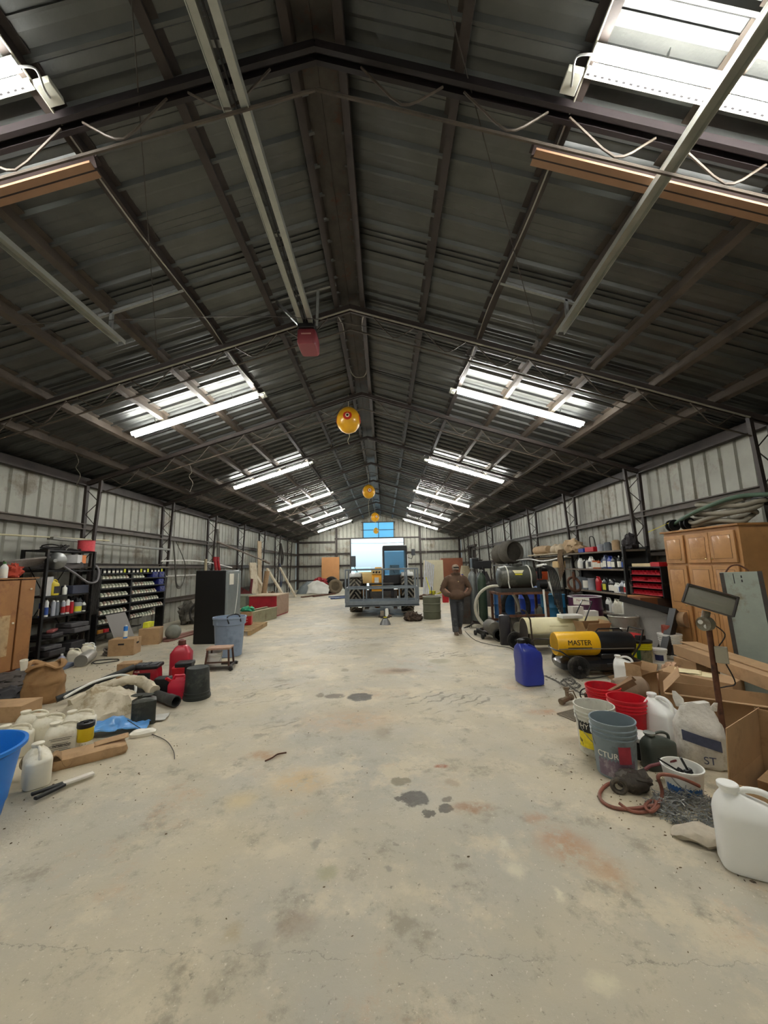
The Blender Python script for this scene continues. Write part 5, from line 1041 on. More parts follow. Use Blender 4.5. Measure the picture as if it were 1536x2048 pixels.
# canvas heap
cv = M('cream_canvas', (188, 178, 156), .8, var=.16, ns=5, alt=(140, 124, 94), altf=.2, bump=.4)
one('canvas_tarp', crumple(G().loft([(0, 0, 0, .40, .27, 2.4), (.05, 0, 0, .42, .29, 2.4), (.12, .0, .02, .36, .25, 2.4), (.18, .02, .03, .26, .18, 2.2), (.23, .04, .04, .14, .10, 2)], 64), .068, 6.5, 12, 0), cv, 'heap of dirty cream canvas tarp in front of the black pipes', 'tarp', (-2.78, 4.58, 0), .3)
one('canvas_tarp', crumple(G().tube([(-.36, -.16, .10), (-.20, .05, .17), (.05, .22, .20), (.25, .22, .15), (.38, .10, .08)], .055, 12, smooth=8), .03, 9, 5, 0), cv, 'rolled edge of cream tarp curving over the heap', 'tarp', (-2.70, 4.66, .05), .3)
one('white_sheet', crumple(G().grid(lambda u, v: (u*.34, v*.22, .015), 14, 10), .012, 8, 3, .003), M('sheet_white', (206, 204, 196), .7), 'flat white plastic sheet sticking out right of the black can', 'sheet', (-2.22, 4.18, 0), .3, solid=.003)
t = T('metal_can', 'dark greenish square metal can standing in front of the tarp heap', 'can', (-2.10, 4.24, 0), .55)
dk = M('can_dark', (52, 54, 48), .45, .3, var=.3, ns=8, alt=(86, 84, 74), altf=.12)
obj('body', G().loft([(0, 0, 0, .105, .075), (.005, 0, 0, .11, .08), (.23, 0, 0, .11, .08), (.255, 0, 0, .07, .05), (.26, 0, 0, .03, .03)], 32, p=9), dk, t); obj('spout', G().cyl((-.04, 0, .25), (-.04, 0, .285), .022), dk, t)
one('round_cover', crumple(G().grid(lambda u, v: (cos(u*2*pi)*v*.12, sin(u*2*pi)*v*.06, .0), 20, 6), .01, 9, 1), dk, 'dark cloth scrap lying over the top of the square can', 'cloth', (-2.14, 4.27, .272), solid=.004)
bp_ = M('black_pipe', (40, 42, 42), .5, var=.2, alt=(76, 76, 72), altf=.1)
one('plastic_pipe', G().cyl((-3.52, 4.85, .07), (-3.05, 5.45, .26), .036).cyl((-3.05, 5.45, .26), (-3.02, 5.49, .272), .038), bp_, 'long black plastic pipe slanting from the tarp heap up toward the red generator', 'pipe')
one('plastic_pipe', G().lathe([(.03, 0), (.052, 0), (.055, .01), (.055, .85), (.062, .86), (.062, 1.0), (.05, 1.0), (.045, .9), (.03, .8)], n=24, m=Matrix.Translation((-2.85, 5.20, .11)) @ Matrix.Rotation(-.98, 4, 'Z') @ Matrix.Rotation(pi/2+.04, 4, 'X') @ Matrix.Rotation(pi, 4, 'Y') if False else Matrix.Translation((-2.85, 5.20, .10)) @ V((.85, -.52, -.03)).to_track_quat('Z', 'Y').to_matrix().to_4x4()), bp_, 'thick black pipe with bell end pointing at the camera, right of the tarp', 'pipe')
one('plastic_pipe', G().cyl((-2.65, 5.38, .05), (-2.30, 5.10, .05), .045), bp_, 'short black pipe behind the bell-ended pipe, below the red generator', 'pipe')
one('pvc_hose', G().tube([(-3.35, 4.75, .12), (-3.25, 5.05, .20), (-3.05, 5.25, .23), (-2.85, 5.2, .20), (-2.66, 4.98, .12), (-2.58, 4.75, .06)], .016, 8, smooth=8), white, 'white flexible pipe arching behind the cream tarp heap', 'pipe')
one('black_film', crumple(G().grid(lambda u, v: (u*.7, v*.4, .05), 24, 14), .06, 6, 8, .003), M('black_sheet', (28, 27, 28), .5), 'black plastic film bunched between the paper bag and the tarp heap', 'film', (-3.45, 5.10, 0), .4, solid=.004)
# red generator and reds
t = T('power_pack', 'red portable power pack with a black ribbed lid', 'generator', (-2.93, 5.66, 0), .18); rp = M('pack_red', (150, 18, 36), .35, var=.1, coat=.2)
obj('body', G().loft([(.05, 0, 0, .15, .11), (.07, 0, 0, .165, .12), (.17, 0, 0, .16, .12), (.22, 0, 0, .15, .11)], 32, p=7), rp, t); obj('base', G().box((0, 0, .035), (.33, .24, .07)), black, t, bevel=.012)
l = obj('lid', G().box((0, 0, .245), (.34, .26, .05)), black, t, bevel=.018); obj('lid_ribs', G().box((-.09, -.02, .274), (.09, .16, .012)).box((.09, -.02, .274), (.09, .16, .012)).box((0, -.02, .276), (.05, .2, .014)), M('rib_grey', (70, 72, 76), .4), l, bevel=.004)
obj('front_panel', G().box((0, -.118, .13), (.16, .02, .09)), black, t, bevel=.005); text('print', 'PLUS', .03, paper, t, (-.09, -.123, .195), (pi/2, 0, 0), .001)
carton('cardboard_box', 'small brown carton behind the red power pack', (-3.42, 6.02, 0), .26, .22, .22, rz=.2, tape=False)
t = T('oil_jug', 'tall red plastic oil jug with a brown cap behind the black upturned bucket', 'jug', (-2.68, 6.08, 0), .2)
obj('body', G().loft([(0, 0, 0, .13, .10), (.02, 0, 0, .145, .11), (.33, 0, 0, .145, .11), (.42, 0, 0, .08, .08), (.45, 0, 0, .045, .045, 2)], 32, p=6), M('jug_red', (172, 34, 52), .35, var=.08, coat=.2), t); obj('cap', G().lathe([(.05, .44), (.055, .45), (.052, .51), (.02, .53), (0, .53)]), M('cap_brown', (92, 44, 36), .5), t)
t = T('tool_case', 'red and black power tool case in front of the tall red jug', 'tool case', (-2.42, 5.62, 0), .2); obj('body', G().box((0, 0, .13), (.24, .18, .24)), redp, t, bevel=.02); obj('cover', G().box((.03, 0, .27), (.22, .2, .06)).box((.09, 0, .17), (.08, .205, .2)), black, t, bevel=.015)
t = T('gas_can', 'pinkish red plastic gas can between the black charger and upturned bucket', 'gas can', (-2.16, 5.05, 0), .2); pr_ = M('gas_red', (186, 34, 58), .4, var=.08)
obj('body', G().loft([(0, 0, 0, .10, .09), (.02, 0, 0, .115, .10), (.17, 0, 0, .115, .10), (.22, 0, 0, .09, .08)], 28, p=6), pr_, t); obj('handle', G().tube([(-.08, 0, .20), (-.05, 0, .26), (.05, 0, .26), (.08, 0, .20)], .018, 8), pr_, t); obj('spout', G().cyl((-.07, -.04, .2), (-.13, -.09, .26), .018), redp, t)
t = T('battery_charger', 'small black box charger on the floor left of the pink gas can', 'charger', (-2.38, 5.08, 0), .1); obj('body', G().box((0, 0, .12), (.17, .14, .24)), black, t, bevel=.015); obj('clip', G().tube([(.08, -.05, .15), (.13, -.08, .13), (.12, -.08, .05)], .01, 6), black, t)
t = T('plastic_bucket', 'black bucket standing upside down at the near end of the left clutter', 'bucket', (-1.92, 5.02, 0), 0); obj('body', G().lathe([(.155, 0), (.160, .01), (.158, .04), (.150, .045), (.152, .08), (.146, .085), (.13, .355), (.125, .365), (.12, .36), (0, .358)], n=40), M('bucket_black', (38, 42, 40), .5, var=.2, alt=(70, 72, 66), altf=.1), t)
bucket('plastic_bucket', 'small clean white bucket behind the upturned black bucket', (-2.36, 6.48, 0), .125, .11, .25, M('bucket_white', (214, 212, 206), .4, var=.04), bail=.6, ribs=True)
one('paint_stick', G().bar((0, 0, .02), (.10, -.16, .16), .02, .006), M('pine', (196, 168, 120)), 'pale wooden stick leaning near the red power pack', 'stick', (-2.55, 5.55, .0))
one('loose_wire', G().tube([fl(255, 1440, .15), fl(290, 1462, .02), fl(330, 1480, .01), fl(346, 1500, .01), fl(349, 1518, .01)], .0035, 5, smooth=8), dsteel, 'stiff thin wire curving out on the floor from the square can', 'wire')
one('bent_rebar', G().tube([fl(530, 1522, .01), fl(545, 1515, .012), fl(556, 1508, .01), fl(573, 1505, .01)], .006, 5, smooth=4), rust, 'small bent rusty wire lying alone in the middle of the floor', 'wire')
# step stool on creeper, bin
t = T('step_stool', 'small wooden topped metal step stool standing on a low frame by the grey bin', 'stool', (-2.25, 6.45, 0), .12)
obj('top', G().box((0, 0, .32), (.36, .26, .03)), M('worn_wood', (164, 132, 112), .75, var=.25, ns=12), t, bevel=.004)
fr = M('stool_frame', (84, 58, 46), .6, .2, var=.3)
obj('frame', G().bar((-.16, -.11, .31), (-.18, -.14, .06), .025).bar((.16, -.11, .31), (.18, -.14, .06), .025).bar((-.16, .11, .31), (-.18, .14, .06), .025).bar((.16, .11, .31), (.18, .14, .06), .025).bar((-.18, -.14, .12), (.18, -.14, .12), .02), fr, t)
obj('foot_rail', G().bar((-.22, -.16, .04), (.24, -.16, .04), .04).bar((-.22, .16, .04), (.24, .16, .04), .04).bar((.2, -.16, .05), (.2, .2, .05), .03).bar((-.2, -.16, .05), (-.2, .2, .05), .03), dsteel, t)
for x in (-.22, .22): obj('caster', G().cyl((x, -.22, .03), (x+.01, -.19, .03), .03, n=16), rubber, t)
t = T('trash_bin', 'tall light grey blue round trash bin in front of the black refrigerator', 'bin', (-2.48, 7.38, 0)); tb_ = M('bin_grey', (134, 150, 172), .45, var=.06, ns=3, alt=(110, 124, 142), altf=.12)
obj('body', G().lathe([(0, 0), (.22, 0), (.23, .01), (.265, .56), (.285, .565), (.29, .66), (.30, .67), (.30, .70), (.275, .70), (.26, .5), (.22, .02), (0, .02)], n=44), tb_, t)
obj('handle', G().tube([(.10, -.28, .60), (.06, -.26, .72), (.10, -.05, .74), (.22, -.12, .73), (.27, -.16, .62)], .012, 8, smooth=3), black, t); obj('liner', G().lathe([(.27, .64), (.262, .60), (0, .50)], n=30), M('bin_dark', (60, 66, 74), .7), t)
# refrigerator wrapped in film
t = T('refrigerator', 'black refrigerator with a grey door under clear film, left of the aisle', 'refrigerator', (-3.70, 8.50, 0))
obj('body', G().box((.33, .38, .785), (.66, .76, 1.55)), M('fridge_black', (12, 12, 13), .35, var=.1), t, bevel=.012)
d = obj('door', G().box((.685, .38, .79), (.05, .76, 1.50)), M('fridge_door', (132, 138, 138), .4, .3, var=.08), t, bevel=.008); obj('gasket', G().box((.655, .38, .79), (.012, .74, 1.48)), M('gasket', (200, 200, 196), .5), t)
obj('film', crumple(G().grid(lambda u, v: (.716, .01+u*.74, .06+v*1.46), 20, 30), .006, 9, 3), M('clear_film', (200, 206, 208), .12, var=.02, trans=.6, alpha=.35), d)
obj('paper_sheet', G().box((.722, .17, 1.36), (.003, .24, .24)), paper, d); obj('tape_strip', G().tube([(.724, .56, 1.48), (.724, .52, 1.0), (.726, .42, .66), (.724, .28, .30)], .008, 5, smooth=4), white, d)
# ================= left side, middle distance =================
t = T('wood_cabinet', 'worn orange-brown wooden cabinet with two doors at the left edge', 'cabinet', (-5.50, 5.48, 0))
om = M('orange_wood', (148, 102, 58), .55, var=.14, ns=3, alt=(120, 78, 44), altf=.15)
obj('carcass', G().box((-.31, .57, .76), (.58, 1.14, 1.44)), M('orange_wood_dark', (120, 62, 34), .6, var=.15), t)
for (a, b) in ((.02, .83), (.86, 1.12)):
    d = obj('door', G().box((0, (a+b)/2, .77), (.03, b-a, 1.40)), om, t, bevel=.005); obj('knob', G().blob((.03, b-.09 if a > .5 else b-.06, 1.32 if a > .5 else .8), (.016, .016, .016), 0, nu=12, nv=8), M('ivory', (230, 222, 200), .4), d)
obj('worn_patch', G().box((.017, .60, .62), (.003, .26, .62)), M('worn_paper', (176, 150, 112), .85, var=.2, alt=(140, 104, 66), altf=.3), t)
obj('top_board', G().box((-.29, .57, 1.50), (.64, 1.18, .02)), om, t)
for nm, g, m_, lab, cat_, loc in [('rag_heap', crumple(G().blob((0, 0, .1), (.2, .24, .13), .3, 3, 26, 16, 5, 0), .04, 7, 2, 0), M('grey_rag', (150, 146, 138), .9, var=.3), 'grey and white rags piled on the orange wooden cabinet', 'rags', (-5.72, 5.85, 1.51)),
        ('red_cloth', crumple(G().blob((0, 0, .1), (.1, .1, .14), .3, 3, 22, 14, 6, 0), .03, 7, 2, 0), M('red_cloth', (168, 66, 48), .9, var=.2), 'red cloth bunched upright on the wooden cabinet', 'cloth', (-5.62, 6.32, 1.51))]:
    one(nm, g, m_, lab, cat_, loc)
bottle('spray_bottle', 'white bottle with a green top on the wooden cabinet', (-5.60, 6.14, 1.51), .05, .26, white, M('cap_green', (70, 120, 60), .5), paper)
g = G()
for i in range(7): g.cyl((.0, 0, .03+.02*i), (-.1+.03*i, .75, .12+.02*i), .02)
one('tube_bundle', g, M('bundle_grey', (110, 104, 98), .7, var=.3), 'bundle of grey rods lying from the cabinet toward the black shelf', 'rods', (-5.68, 6.2, 1.62), kind=None)
# black steel shelf
t = T('storage_shelf', 'tall black steel shelf unit crammed with supplies beside the orange cabinet', 'shelf unit', (-5.82, 7.46, 0))
for x in (-.22, .22):
    for y in (-.56, .56): obj('upright', G().box((x, y, 1.0), (.045, .045, 2.0)), blackmetal, t)
SZ = [2.0, 1.63, 1.17, .80, .42, .10]
for z in SZ: obj('shelf_board', G().box((0, 0, z-.015), (.44, 1.12, .03)), blackmetal, t)
obj('cross_brace', G().bar((-.22, -.56, .3), (-.22, .56, 1.9), .02, .005).bar((-.22, .56, .3), (-.22, -.56, 1.9), .02, .005), blackmetal, t)
def hank(lab, loc, r, n, rr, m_, seed, sx=1, sz=.3, nm='cable_heap', cat_='cable'):
    rnd = random.Random(seed); P = []
    for i in range(n):
        a = i*.9+rnd.random(); P.append((cos(a)*r*sx*rnd.uniform(.5, 1), sin(a)*r*rnd.uniform(.6, 1)*1.6, rr+abs(rnd.gauss(0, 1))*r*sz))
    return one(nm, G().tube(P, rr, 6, smooth=5), m_, lab, cat_, loc)
hank('tangle of black cords on top of the black steel shelf', (-5.78, 7.25, 2.0), .17, 34, .012, cb, 1)
hank('loose black chain of cords beside the red spool on the shelf top', (-5.70, 7.62, 2.0), .10, 22, .010, cb, 2, sz=.15)
t = T('wire_spool', 'red spool of twine on top of the black steel shelf', 'spool', (-5.66, 7.86, 2.0)); sm = M('twine_red', (204, 70, 78), .6, var=.15, ns=30)
obj('winding', G().lathe([(0, 0), (.145, 0), (.145, .22), (0, .22)], n=32), sm, t); obj('flange', G().lathe([(0, -.0), (.15, 0), (.15, .012), (0, .012)], n=32).lathe([(0, .21), (.15, .21), (.15, .222), (0, .222)], n=32), M('flange_red', (180, 56, 62), .5), t)
t = T('clamp_lamp', 'round bare metal reflector lamp on the second board of the black shelf', 'lamp', (-5.60, 7.10, 1.80), rot=(0, -.2, .6)); obj('reflector', G().lathe([(.03, .12), (.06, .09), (.12, .02), (.155, 0), (.15, 0), (.115, .025), (.05, .085), (.02, .11)], n=32, m=Matrix.Rotation(pi/2, 4, 'X') @ Matrix.Translation((0, 0, 0))), steel, t); obj('bulb', G().blob((0, -.05, 0), (.035, .04, .035), 0), M('bulb_glass', (226, 222, 206), .2), t)
t = T('printed_box', 'small white and orange box on the second board of the black shelf', 'box', (-5.66, 7.62, 1.76), .3); obj('body', G().box((0, 0, .08), (.2, .36, .16)), M('box_greywhite', (190, 190, 190), .6), t, bevel=.003); obj('end_panel', G().box((.06, .10, .08), (.085, .165, .162)), M('orange_print', (214, 120, 50), .6), t)
g = G(); rnd = random.Random(8)
for i in range(9): g.tube([(-.1, -.5+.03*i, .03+.012*i), (.15, -.2+.04*i, .02+.015*i), (.18, .2, .05+.01*i), (-.05, .5, .04+.01*i)], .014, 6, smooth=4)
one('conduit_heap', g, M('dark_hose', (62, 56, 54), .6, var=.3), 'layered dark hoses and conduit on the second board of the black shelf', 'hoses', (-5.74, 7.46, 1.63))
one('flex_hose', G().tube([(-5.58, 7.2, 1.72), (-5.50, 7.45, 1.55), (-5.48, 7.75, 1.38), (-5.48, 7.98, 1.40), (-5.50, 8.05, 1.60), (-5.56, 8.02, 1.72)], .022, 8, smooth=6), M('flex_grey', (110, 108, 110), .5, .2), 'grey ribbed flexible hose drooping in front of the black shelf', 'hose')
for (y, z, kind, c, l, h, lab) in [(7.02, 1.17, 'x', None, None, .34, 'flat grey carton standing at left on the third board of black shelf'), (7.17, 1.17, 'j', 'y', 'y', .30, 'yellow antifreeze jug on the third board of black shelf'), (7.42, 1.17, 'c', 'white', None, .18, 'small white cone-tipped glue bottle on third board of black shelf'),
        (6.95, .80, 's', 'blue', 'w', .28, 'blue spray can, leftmost on the fourth board of black shelf'), (7.05, .80, 's', 'white', 'b', .30, 'white and blue spray can on the fourth board of black shelf'), (7.20, .80, 's', 'silver', None, .28, 'silver spray can on the fourth board of black shelf'), (7.28, .80, 's', 'grey', None, .27, 'grey spray can beside the silver one on black shelf'),
        (7.42, .80, 's', 'silver', 'r', .26, 'dull spray can left of the white and red one on black shelf'), (7.52, .80, 's', 'white', 'r', .28, 'white and red spray can on the fourth board of black shelf'), (7.62, .80, 's', 'red', None, .24, 'dark red spray can on the fourth board of black shelf'), (7.76, .80, 't', 'clear', 'y', .22, 'greenish jar with a label on the fourth board of black shelf'), (7.92, .80, 'b', 'white', 'k', .22, 'small white bottle near the right post on the fourth board')]:
    q = (-5.66, y, z)
    if kind == 'x': one('flat_box', G().box((0, 0, h/2), (.05, .2, h)), M('box_greywhite', (190, 190, 190)), lab, 'box', q)
    elif kind == 'j': jug('antifreeze_jug', lab, q, .16, .12, h, M('jug_yellow', (206, 184, 50), .4, var=.1), rz=pi/2, lab=True, labm=lb['k'])
    elif kind == 'c': bottle('glue_bottle', lab, q, .04, h, white, white, None, cone=True)
    elif kind == 's': bottle('spray_can', lab, q, .035, h, cw[c], white, lb[l], shape='can', cat='spray can')
    elif kind == 't': bottle('jar', lab, q, .07, h, cw[c], black, lb[l], shape='can', cat='jar')
    else: bottle('oil_bottle', lab, q, .04, h, cw[c], black, lb[l])
one('blue_tool_box', G().box((0, 0, .08), (.24, .40, .16)), M('navy_box', (52, 56, 74), .5, var=.2), 'dark blue case on the third board of the black shelf', 'case', (-5.70, 7.72, 1.17), bevel=.01)
sl = M('slab_grey', (78, 76, 78), .7, var=.3); sl2 = M('slab_dark', (46, 44, 46), .6, var=.3)
for i, (y, z, s, m_, rz, lab) in enumerate([(7.20, .42, (.34, .34, .07), sl2, .2, 'dark folded mat at left on the fifth board of black shelf'), (7.78, .42, (.36, .44, .10), sl, .1, 'thick grey pad at right on the fifth board of black shelf'), (7.76, .53, (.34, .40, .08), sl, -.1, 'grey pad topmost of the two on the fifth board'), (7.30, .50, (.10, .36, .05), M('faded_red', (148, 78, 76), .7), .5, 'faded red plastic strip on the dark mat of black shelf'),
        (7.25, .10, (.34, .40, .10), sl2, .1, 'black flat case at left on the lowest board of black shelf'), (7.20, .21, (.30, .34, .07), sl, -.1, 'grey flat case lying on the black case, lowest board'), (7.75, .10, (.30, .40, .16), sl2, .1, 'black bin at right on the lowest board of black shelf'), (7.35, .43, (.05, .5, .05), M('black_white_label', (60, 58, 58)), .2, 'long slim black box with white print on the fifth board')]):
    one('storage_pad' if i < 4 else 'flat_case', G().box((0, 0, s[2]/2), s), m_, lab, 'case', (-5.72, y, z+.002), rz, bevel=.015)
g = G()
for i in range(6): g.tube([(.0, .02*i, .0), (.03+.01*i, .03*i-.05, -.25), (.01, .02*i, -.55-.03*i), (-.02, .04*i, -.9)], .010, 6, smooth=4)
one('hanging_cables', g, cb, 'bunch of black cables hanging down the right end of the black shelf', 'cables', (-5.54, 7.98, 1.62))
one('belt_bundle', crumple(G().blob((0, 0, .12), (.12, .14, .14), .3, 3, 24, 14, 7, 0), .04, 8, 4, 0), sl2, 'dark lumpy motor part at the right end of the fourth board', 'part', (-5.74, 8.0, .80) if False else (-5.82, 7.86, .82))
# hardware rack
t = T('hardware_rack', 'long black angled rack of small parts bins along the left wall', 'rack', (0, 0, 0))
RZ = [1.42, 1.225, 1.03, .845, .65, .455, .26]
obj('back_panel', G().hexa([(-5.98, 8.45, .05), (-5.95, 8.45, .05), (-5.95, 10.95, .62), (-5.98, 10.95, .62), (-5.98, 8.45, 1.66), (-5.95, 8.45, 1.66), (-5.95, 10.95, 1.66), (-5.98, 10.95, 1.66)]), black, t)
for y in (8.45, 9.50, 10.95): obj('upright', G().box((-5.86, y, .83), (.22, .05, 1.66)), blackmetal, t)
obj('top_shelf', G().box((-5.84, 9.7, 1.53), (.22, 2.5, .02)).box((-5.84, 9.7, 1.66), (.22, 2.55, .02)), blackmetal, t)
for z in RZ: obj('shelf_rail', G().box((-5.84, 9.7 if z > .5 else 9.2, z-.02), (.22, 2.5 if z > .5 else 1.5, .015)).box((-5.73, 9.7 if z > .5 else 9.2, z-.01), (.01, 2.5 if z > .5 else 1.5, .03)), blackmetal, t)
jm = [M('bin_parts_a', (150, 150, 132), .35, var=.3, ns=20, alt=(190, 186, 160), altf=.1), M('bin_parts_b', (150, 128, 112), .35, var=.3, ns=20), M('bin_parts_c', (140, 148, 128), .35, var=.3, ns=20)]
protos = []
for k in range(3):
    r_ = G().loft([(0, 0, 0, .045, .036), (.06, 0, 0, .046, .04), (.085, -.008, 0, .034, .03), (.10, -.01, 0, .02, .018)], 12)
    o = one('parts_jar', r_, jm[k], 'x', 'parts jar', (0, 0, -5)); c = obj('card_label', G().box((.048, 0, .026), (.003, .075, .045)), M('card_white', (222, 220, 200), .8, var=.04), o); protos.append(o)
nth = lambda i: ['first', 'second', 'third', 'fourth', 'fifth', 'sixth', 'seventh', 'eighth', 'ninth', 'tenth', 'eleventh', 'twelfth', 'thirteenth', 'fourteenth', 'fifteenth', 'sixteenth'][i]
used = [0, 0, 0]; rnd = random.Random(3); rn = ['top', 'second', 'third', 'fourth', 'fifth', 'sixth']
for r_ in range(6):
    for sec, (y0, n) in enumerate(((8.55, [8, 8, 8, 8, 8, 3][r_]), (9.60, [4, 8, 9, 10, 12, 9][r_]))):
        for i in range(n):
            k = rnd.choice((0, 0, 1, 2)); q = (-5.79, y0+i*.112, RZ[r_]-.010)
            if used[k] == 0: o = protos[k]; o.location = q; used[k] = 1
            else: o = dup(protos[k], q)
            nm = f'{rn[r_]} row, {"near" if sec == 0 else "far"} half of black rack'
            o['label'] = 'parts jar, ' + nth(i) + ' from the left, ' + nm; o['group'] = 'parts jars, ' + nm
for i, (y, c, lab) in enumerate([(8.56, M('bin_amber', (176, 120, 40), .4, var=.2), 'amber bin at the very bottom of the black rack'), (8.74, redp, 'red bin at the very bottom of the black rack')]):
    one('parts_bin', G().box((0, 0, .04), (.12, .14, .08)), c, lab, 'parts bin', (-5.79, y, .255), bevel=.004)
tgs = [8.56, 8.70, 8.84, 8.97, 9.10, 9.22, 9.38, 9.55, 9.70, 9.84, 9.98, 10.12, 10.30, 10.45, 10.60, 10.75]
for i, y in enumerate(tgs):
    yl = i in (5, 9, 11, 15)
    o = one('hang_tag_box', G().box((0, 0, .05), (.10, .09, .10)), black, ('yellow-carded' if yl else 'white-carded')+' small black box, '+nth(i)+' from the left on the rack top shelf', 'box', (-5.80, y, 1.542), group='yellow-carded boxes on the rack top shelf' if yl else 'white-carded boxes on the rack top shelf')
    obj('card', G().box((.053, 0, .04+(.02 if yl else 0)), (.003, .07, .045 if not yl else .085)), M('tag_yellow', (222, 224, 60), .6) if yl else paper, o)
bz = M('crate_navy', (28, 36, 104), .45, var=.2)
for i, (y, z, lab) in enumerate([(10.42, 1.41, 'dark blue bin box on the top row of the black rack'), (10.70, 1.215, 'dark blue bin box on the second row of the black rack'), (10.72, 1.41, 'dark blue bin box at the far end of the top row'), (10.78, 1.02, 'dark blue bin box on the third row of the black rack')]):
    tt = T('bin_box', lab, 'bin box', (-5.80, y, z)); obj('body', G().box((0, 0, .08), (.16, .24, .15)), bz, tt, bevel=.006); obj('wire_loop', G().tube([(.09, -.1, .12), (.12, -.03, .05), (.10, .05, .13), (.12, .1, .05)], .004, 5, smooth=4), steel, tt)
one('plank_on_rack', G().box((0, 0, .015), (.24, 2.9, .03)), M('aged_plank', (126, 118, 104), .8, var=.2), 'aged grey plank lying along the top of the black rack', 'plank', (-5.90, 9.75, 1.672))
# clear sheet leaning, boxes, jugs, duct
one('plastic_sheet', G().box((0, 0, .37), (.008, .66, .74)), M('smoky_plexi', (128, 122, 114), .3, var=.04, ns=2, alpha=.72), 'smoky clear plastic sheet leaning on the front of the black rack', 'sheet', (-5.12, 8.55, 0), rot=(0, -.42, .05))
carton('cardboard_box', 'brown carton with handle holes carrying the blue spray can', (-4.62, 7.70, 0), .44, .34, .30, rz=.2); k = COL.objects[-1] if False else None
c_ = [o for o in COL.objects if o.get('label', '').startswith('brown carton with handle holes')][0]
obj('hand_hole', G().box((.222, 0, .21), (.004, .10, .03)).box((.0, -.172, .21), (.10, .004, .03)), ink, c_)
bottle('spray_can', 'blue and white spray can standing on the brown carton', (-4.60, 7.66, .30), .036, .25, M('can_blue', (48, 120, 200), .35), white, paper, shape='can', cat='spray can')
carton('cardboard_box', 'brown carton behind the carton with the spray can', (-4.75, 8.75, 0), .40, .34, .34, rz=.3, tape=False)
one('grey_ball', G().blob((0, 0, .17), (.17, .17, .17), .02), M('ball_grey', (120, 122, 112), .7, var=.15), 'round grey tank resting right of the hidden brown carton', 'tank', (-4.48, 9.15, 0))
one('yellow_bag', crumple(G().box((0, 0, .06), (.10, .24, .12)), .01, 8), M('tag_yellow', (222, 224, 60), .6), 'bright yellow packet on the carton behind the plastic sheet', 'packet', (-4.85, 8.80, .34))
t = T('duct_pipe', 'short silver metal duct lying open end toward the camera', 'duct', (-4.70, 6.72, .10), .42); obj('pipe', G().lathe([(.095, 0), (.10, .01), (.10, .58), (.09, .58), (.09, .01), (.095, 0)], n=28, m=Matrix.Rotation(-pi/2, 4, 'X')), M('duct_grey', (176, 174, 166), .4, .4, var=.1), t)
one('seat_cushion', G().box((0, 0, .035), (.66, .34, .07)), M('cushion', (108, 118, 138), .7, var=.15, alt=(50, 70, 130), altf=.1), 'flat grey blue slab on the floor in front of the black shelf', 'cushion', (-5.18, 6.60, 0), .18, bevel=.012)
for i, (x, y, c, h, lab) in enumerate([(-5.02, 6.98, cj, .27, 'cloudy white jug on the floor in front of the black shelf, left of three'), (-4.98, 7.22, cj, .30, 'cloudy white jug on the floor in front of the black shelf, right of three'), (-5.12, 7.45, white, .28, 'bright white jug at the back of the three floor jugs')]):
    jug('plastic_jug', lab, (x, y, 0), .20, .14, h, c, rz=.3+i*.4)
bottle('spray_bottle', 'small grey bottle on the floor beside the three white jugs', (-5.14, 6.86, 0), .05, .2, M('bottle_lilac', (150, 150, 168), .5), white)
hank('thin black hose looping on the floor by the silver duct', (-4.55, 7.05, .0), .15, 12, .008, cb, 5, sx=1.6, sz=.05)
hank('bundle of grey rope and straps on the floor behind the silver duct', (-4.85, 7.75, .0), .17, 30, .014, M('rope_grey', (112, 106, 98), .9), 6, sz=.3)
one('floor_rags', crumple(G().blob((0, 0, .05), (.55, .30, .09), .3, 3, 30, 14, 8, 0), .05, 6, 2, 0), M('dark_rag', (76, 70, 66), .9, var=.4), 'dark rags and trim strips on the floor before the orange cabinet', 'rags', (-4.95, 5.75, 0), .3)
one('floor_rags', crumple(G().blob((0, 0, .05), (.30, .22, .10), .3, 3, 30, 14, 9, 0), .05, 6, 2, 0), M('blackish_rag', (52, 50, 52), .9, var=.4), 'black bundle on the floor left of the paper bag', 'rags', (-4.20, 5.05, 0), .3)
carton('cardboard_box', 'low brown box at the left edge behind the white jugs', (-3.75, 4.48, 0), .5, .3, .16, rz=.1, tape=False)
# floor rows of boards by the rack
for i, (x, y, l_, rz, lab) in enumerate([(-4.55, 10.0, 2.3, -.16, 'long reddish board on the floor before the rack, nearest the wall'), (-4.35, 9.9, 2.1, -.12, 'long reddish board on the floor before the rack, nearest the aisle')]):
    one('floor_board', G().box((0, 0, .02), (.14, l_, .035)), M('red_board', (132, 92, 82), .75, var=.2), lab, 'board', (x, y, 0), rz)
for i, (x, y, z, h, rz, lab) in enumerate([(-4.25, 10.2, .04, .26, .3, 'small brown carton on the red boards left of the refrigerator'), (-4.02, 9.75, .0, .18, -.4, 'tilted small carton right beside the refrigerator base')]):
    carton('cardboard_box', lab, (x, y, z), .30, .24, h, rz=rz, tape=False)
one('hanging_bag', crumple(G().blob((0, 0, .3), (.35, .5, .42), .2, 2.5, 30, 18, 4, 0), .06, 5, 3, 0), M('grey_bag', (92, 88, 80), .85, var=.35, ns=5), 'bulky grey gear heap on the floor between rack and refrigerator', 'gear', (-5.4, 12.0, 0))
hosecoil('wire_coil', 'coil of black hose standing left of the refrigerator', (-4.75, 11.2, .38), .34, 5, .018, cb, rot=(pi/2, 0, .5))
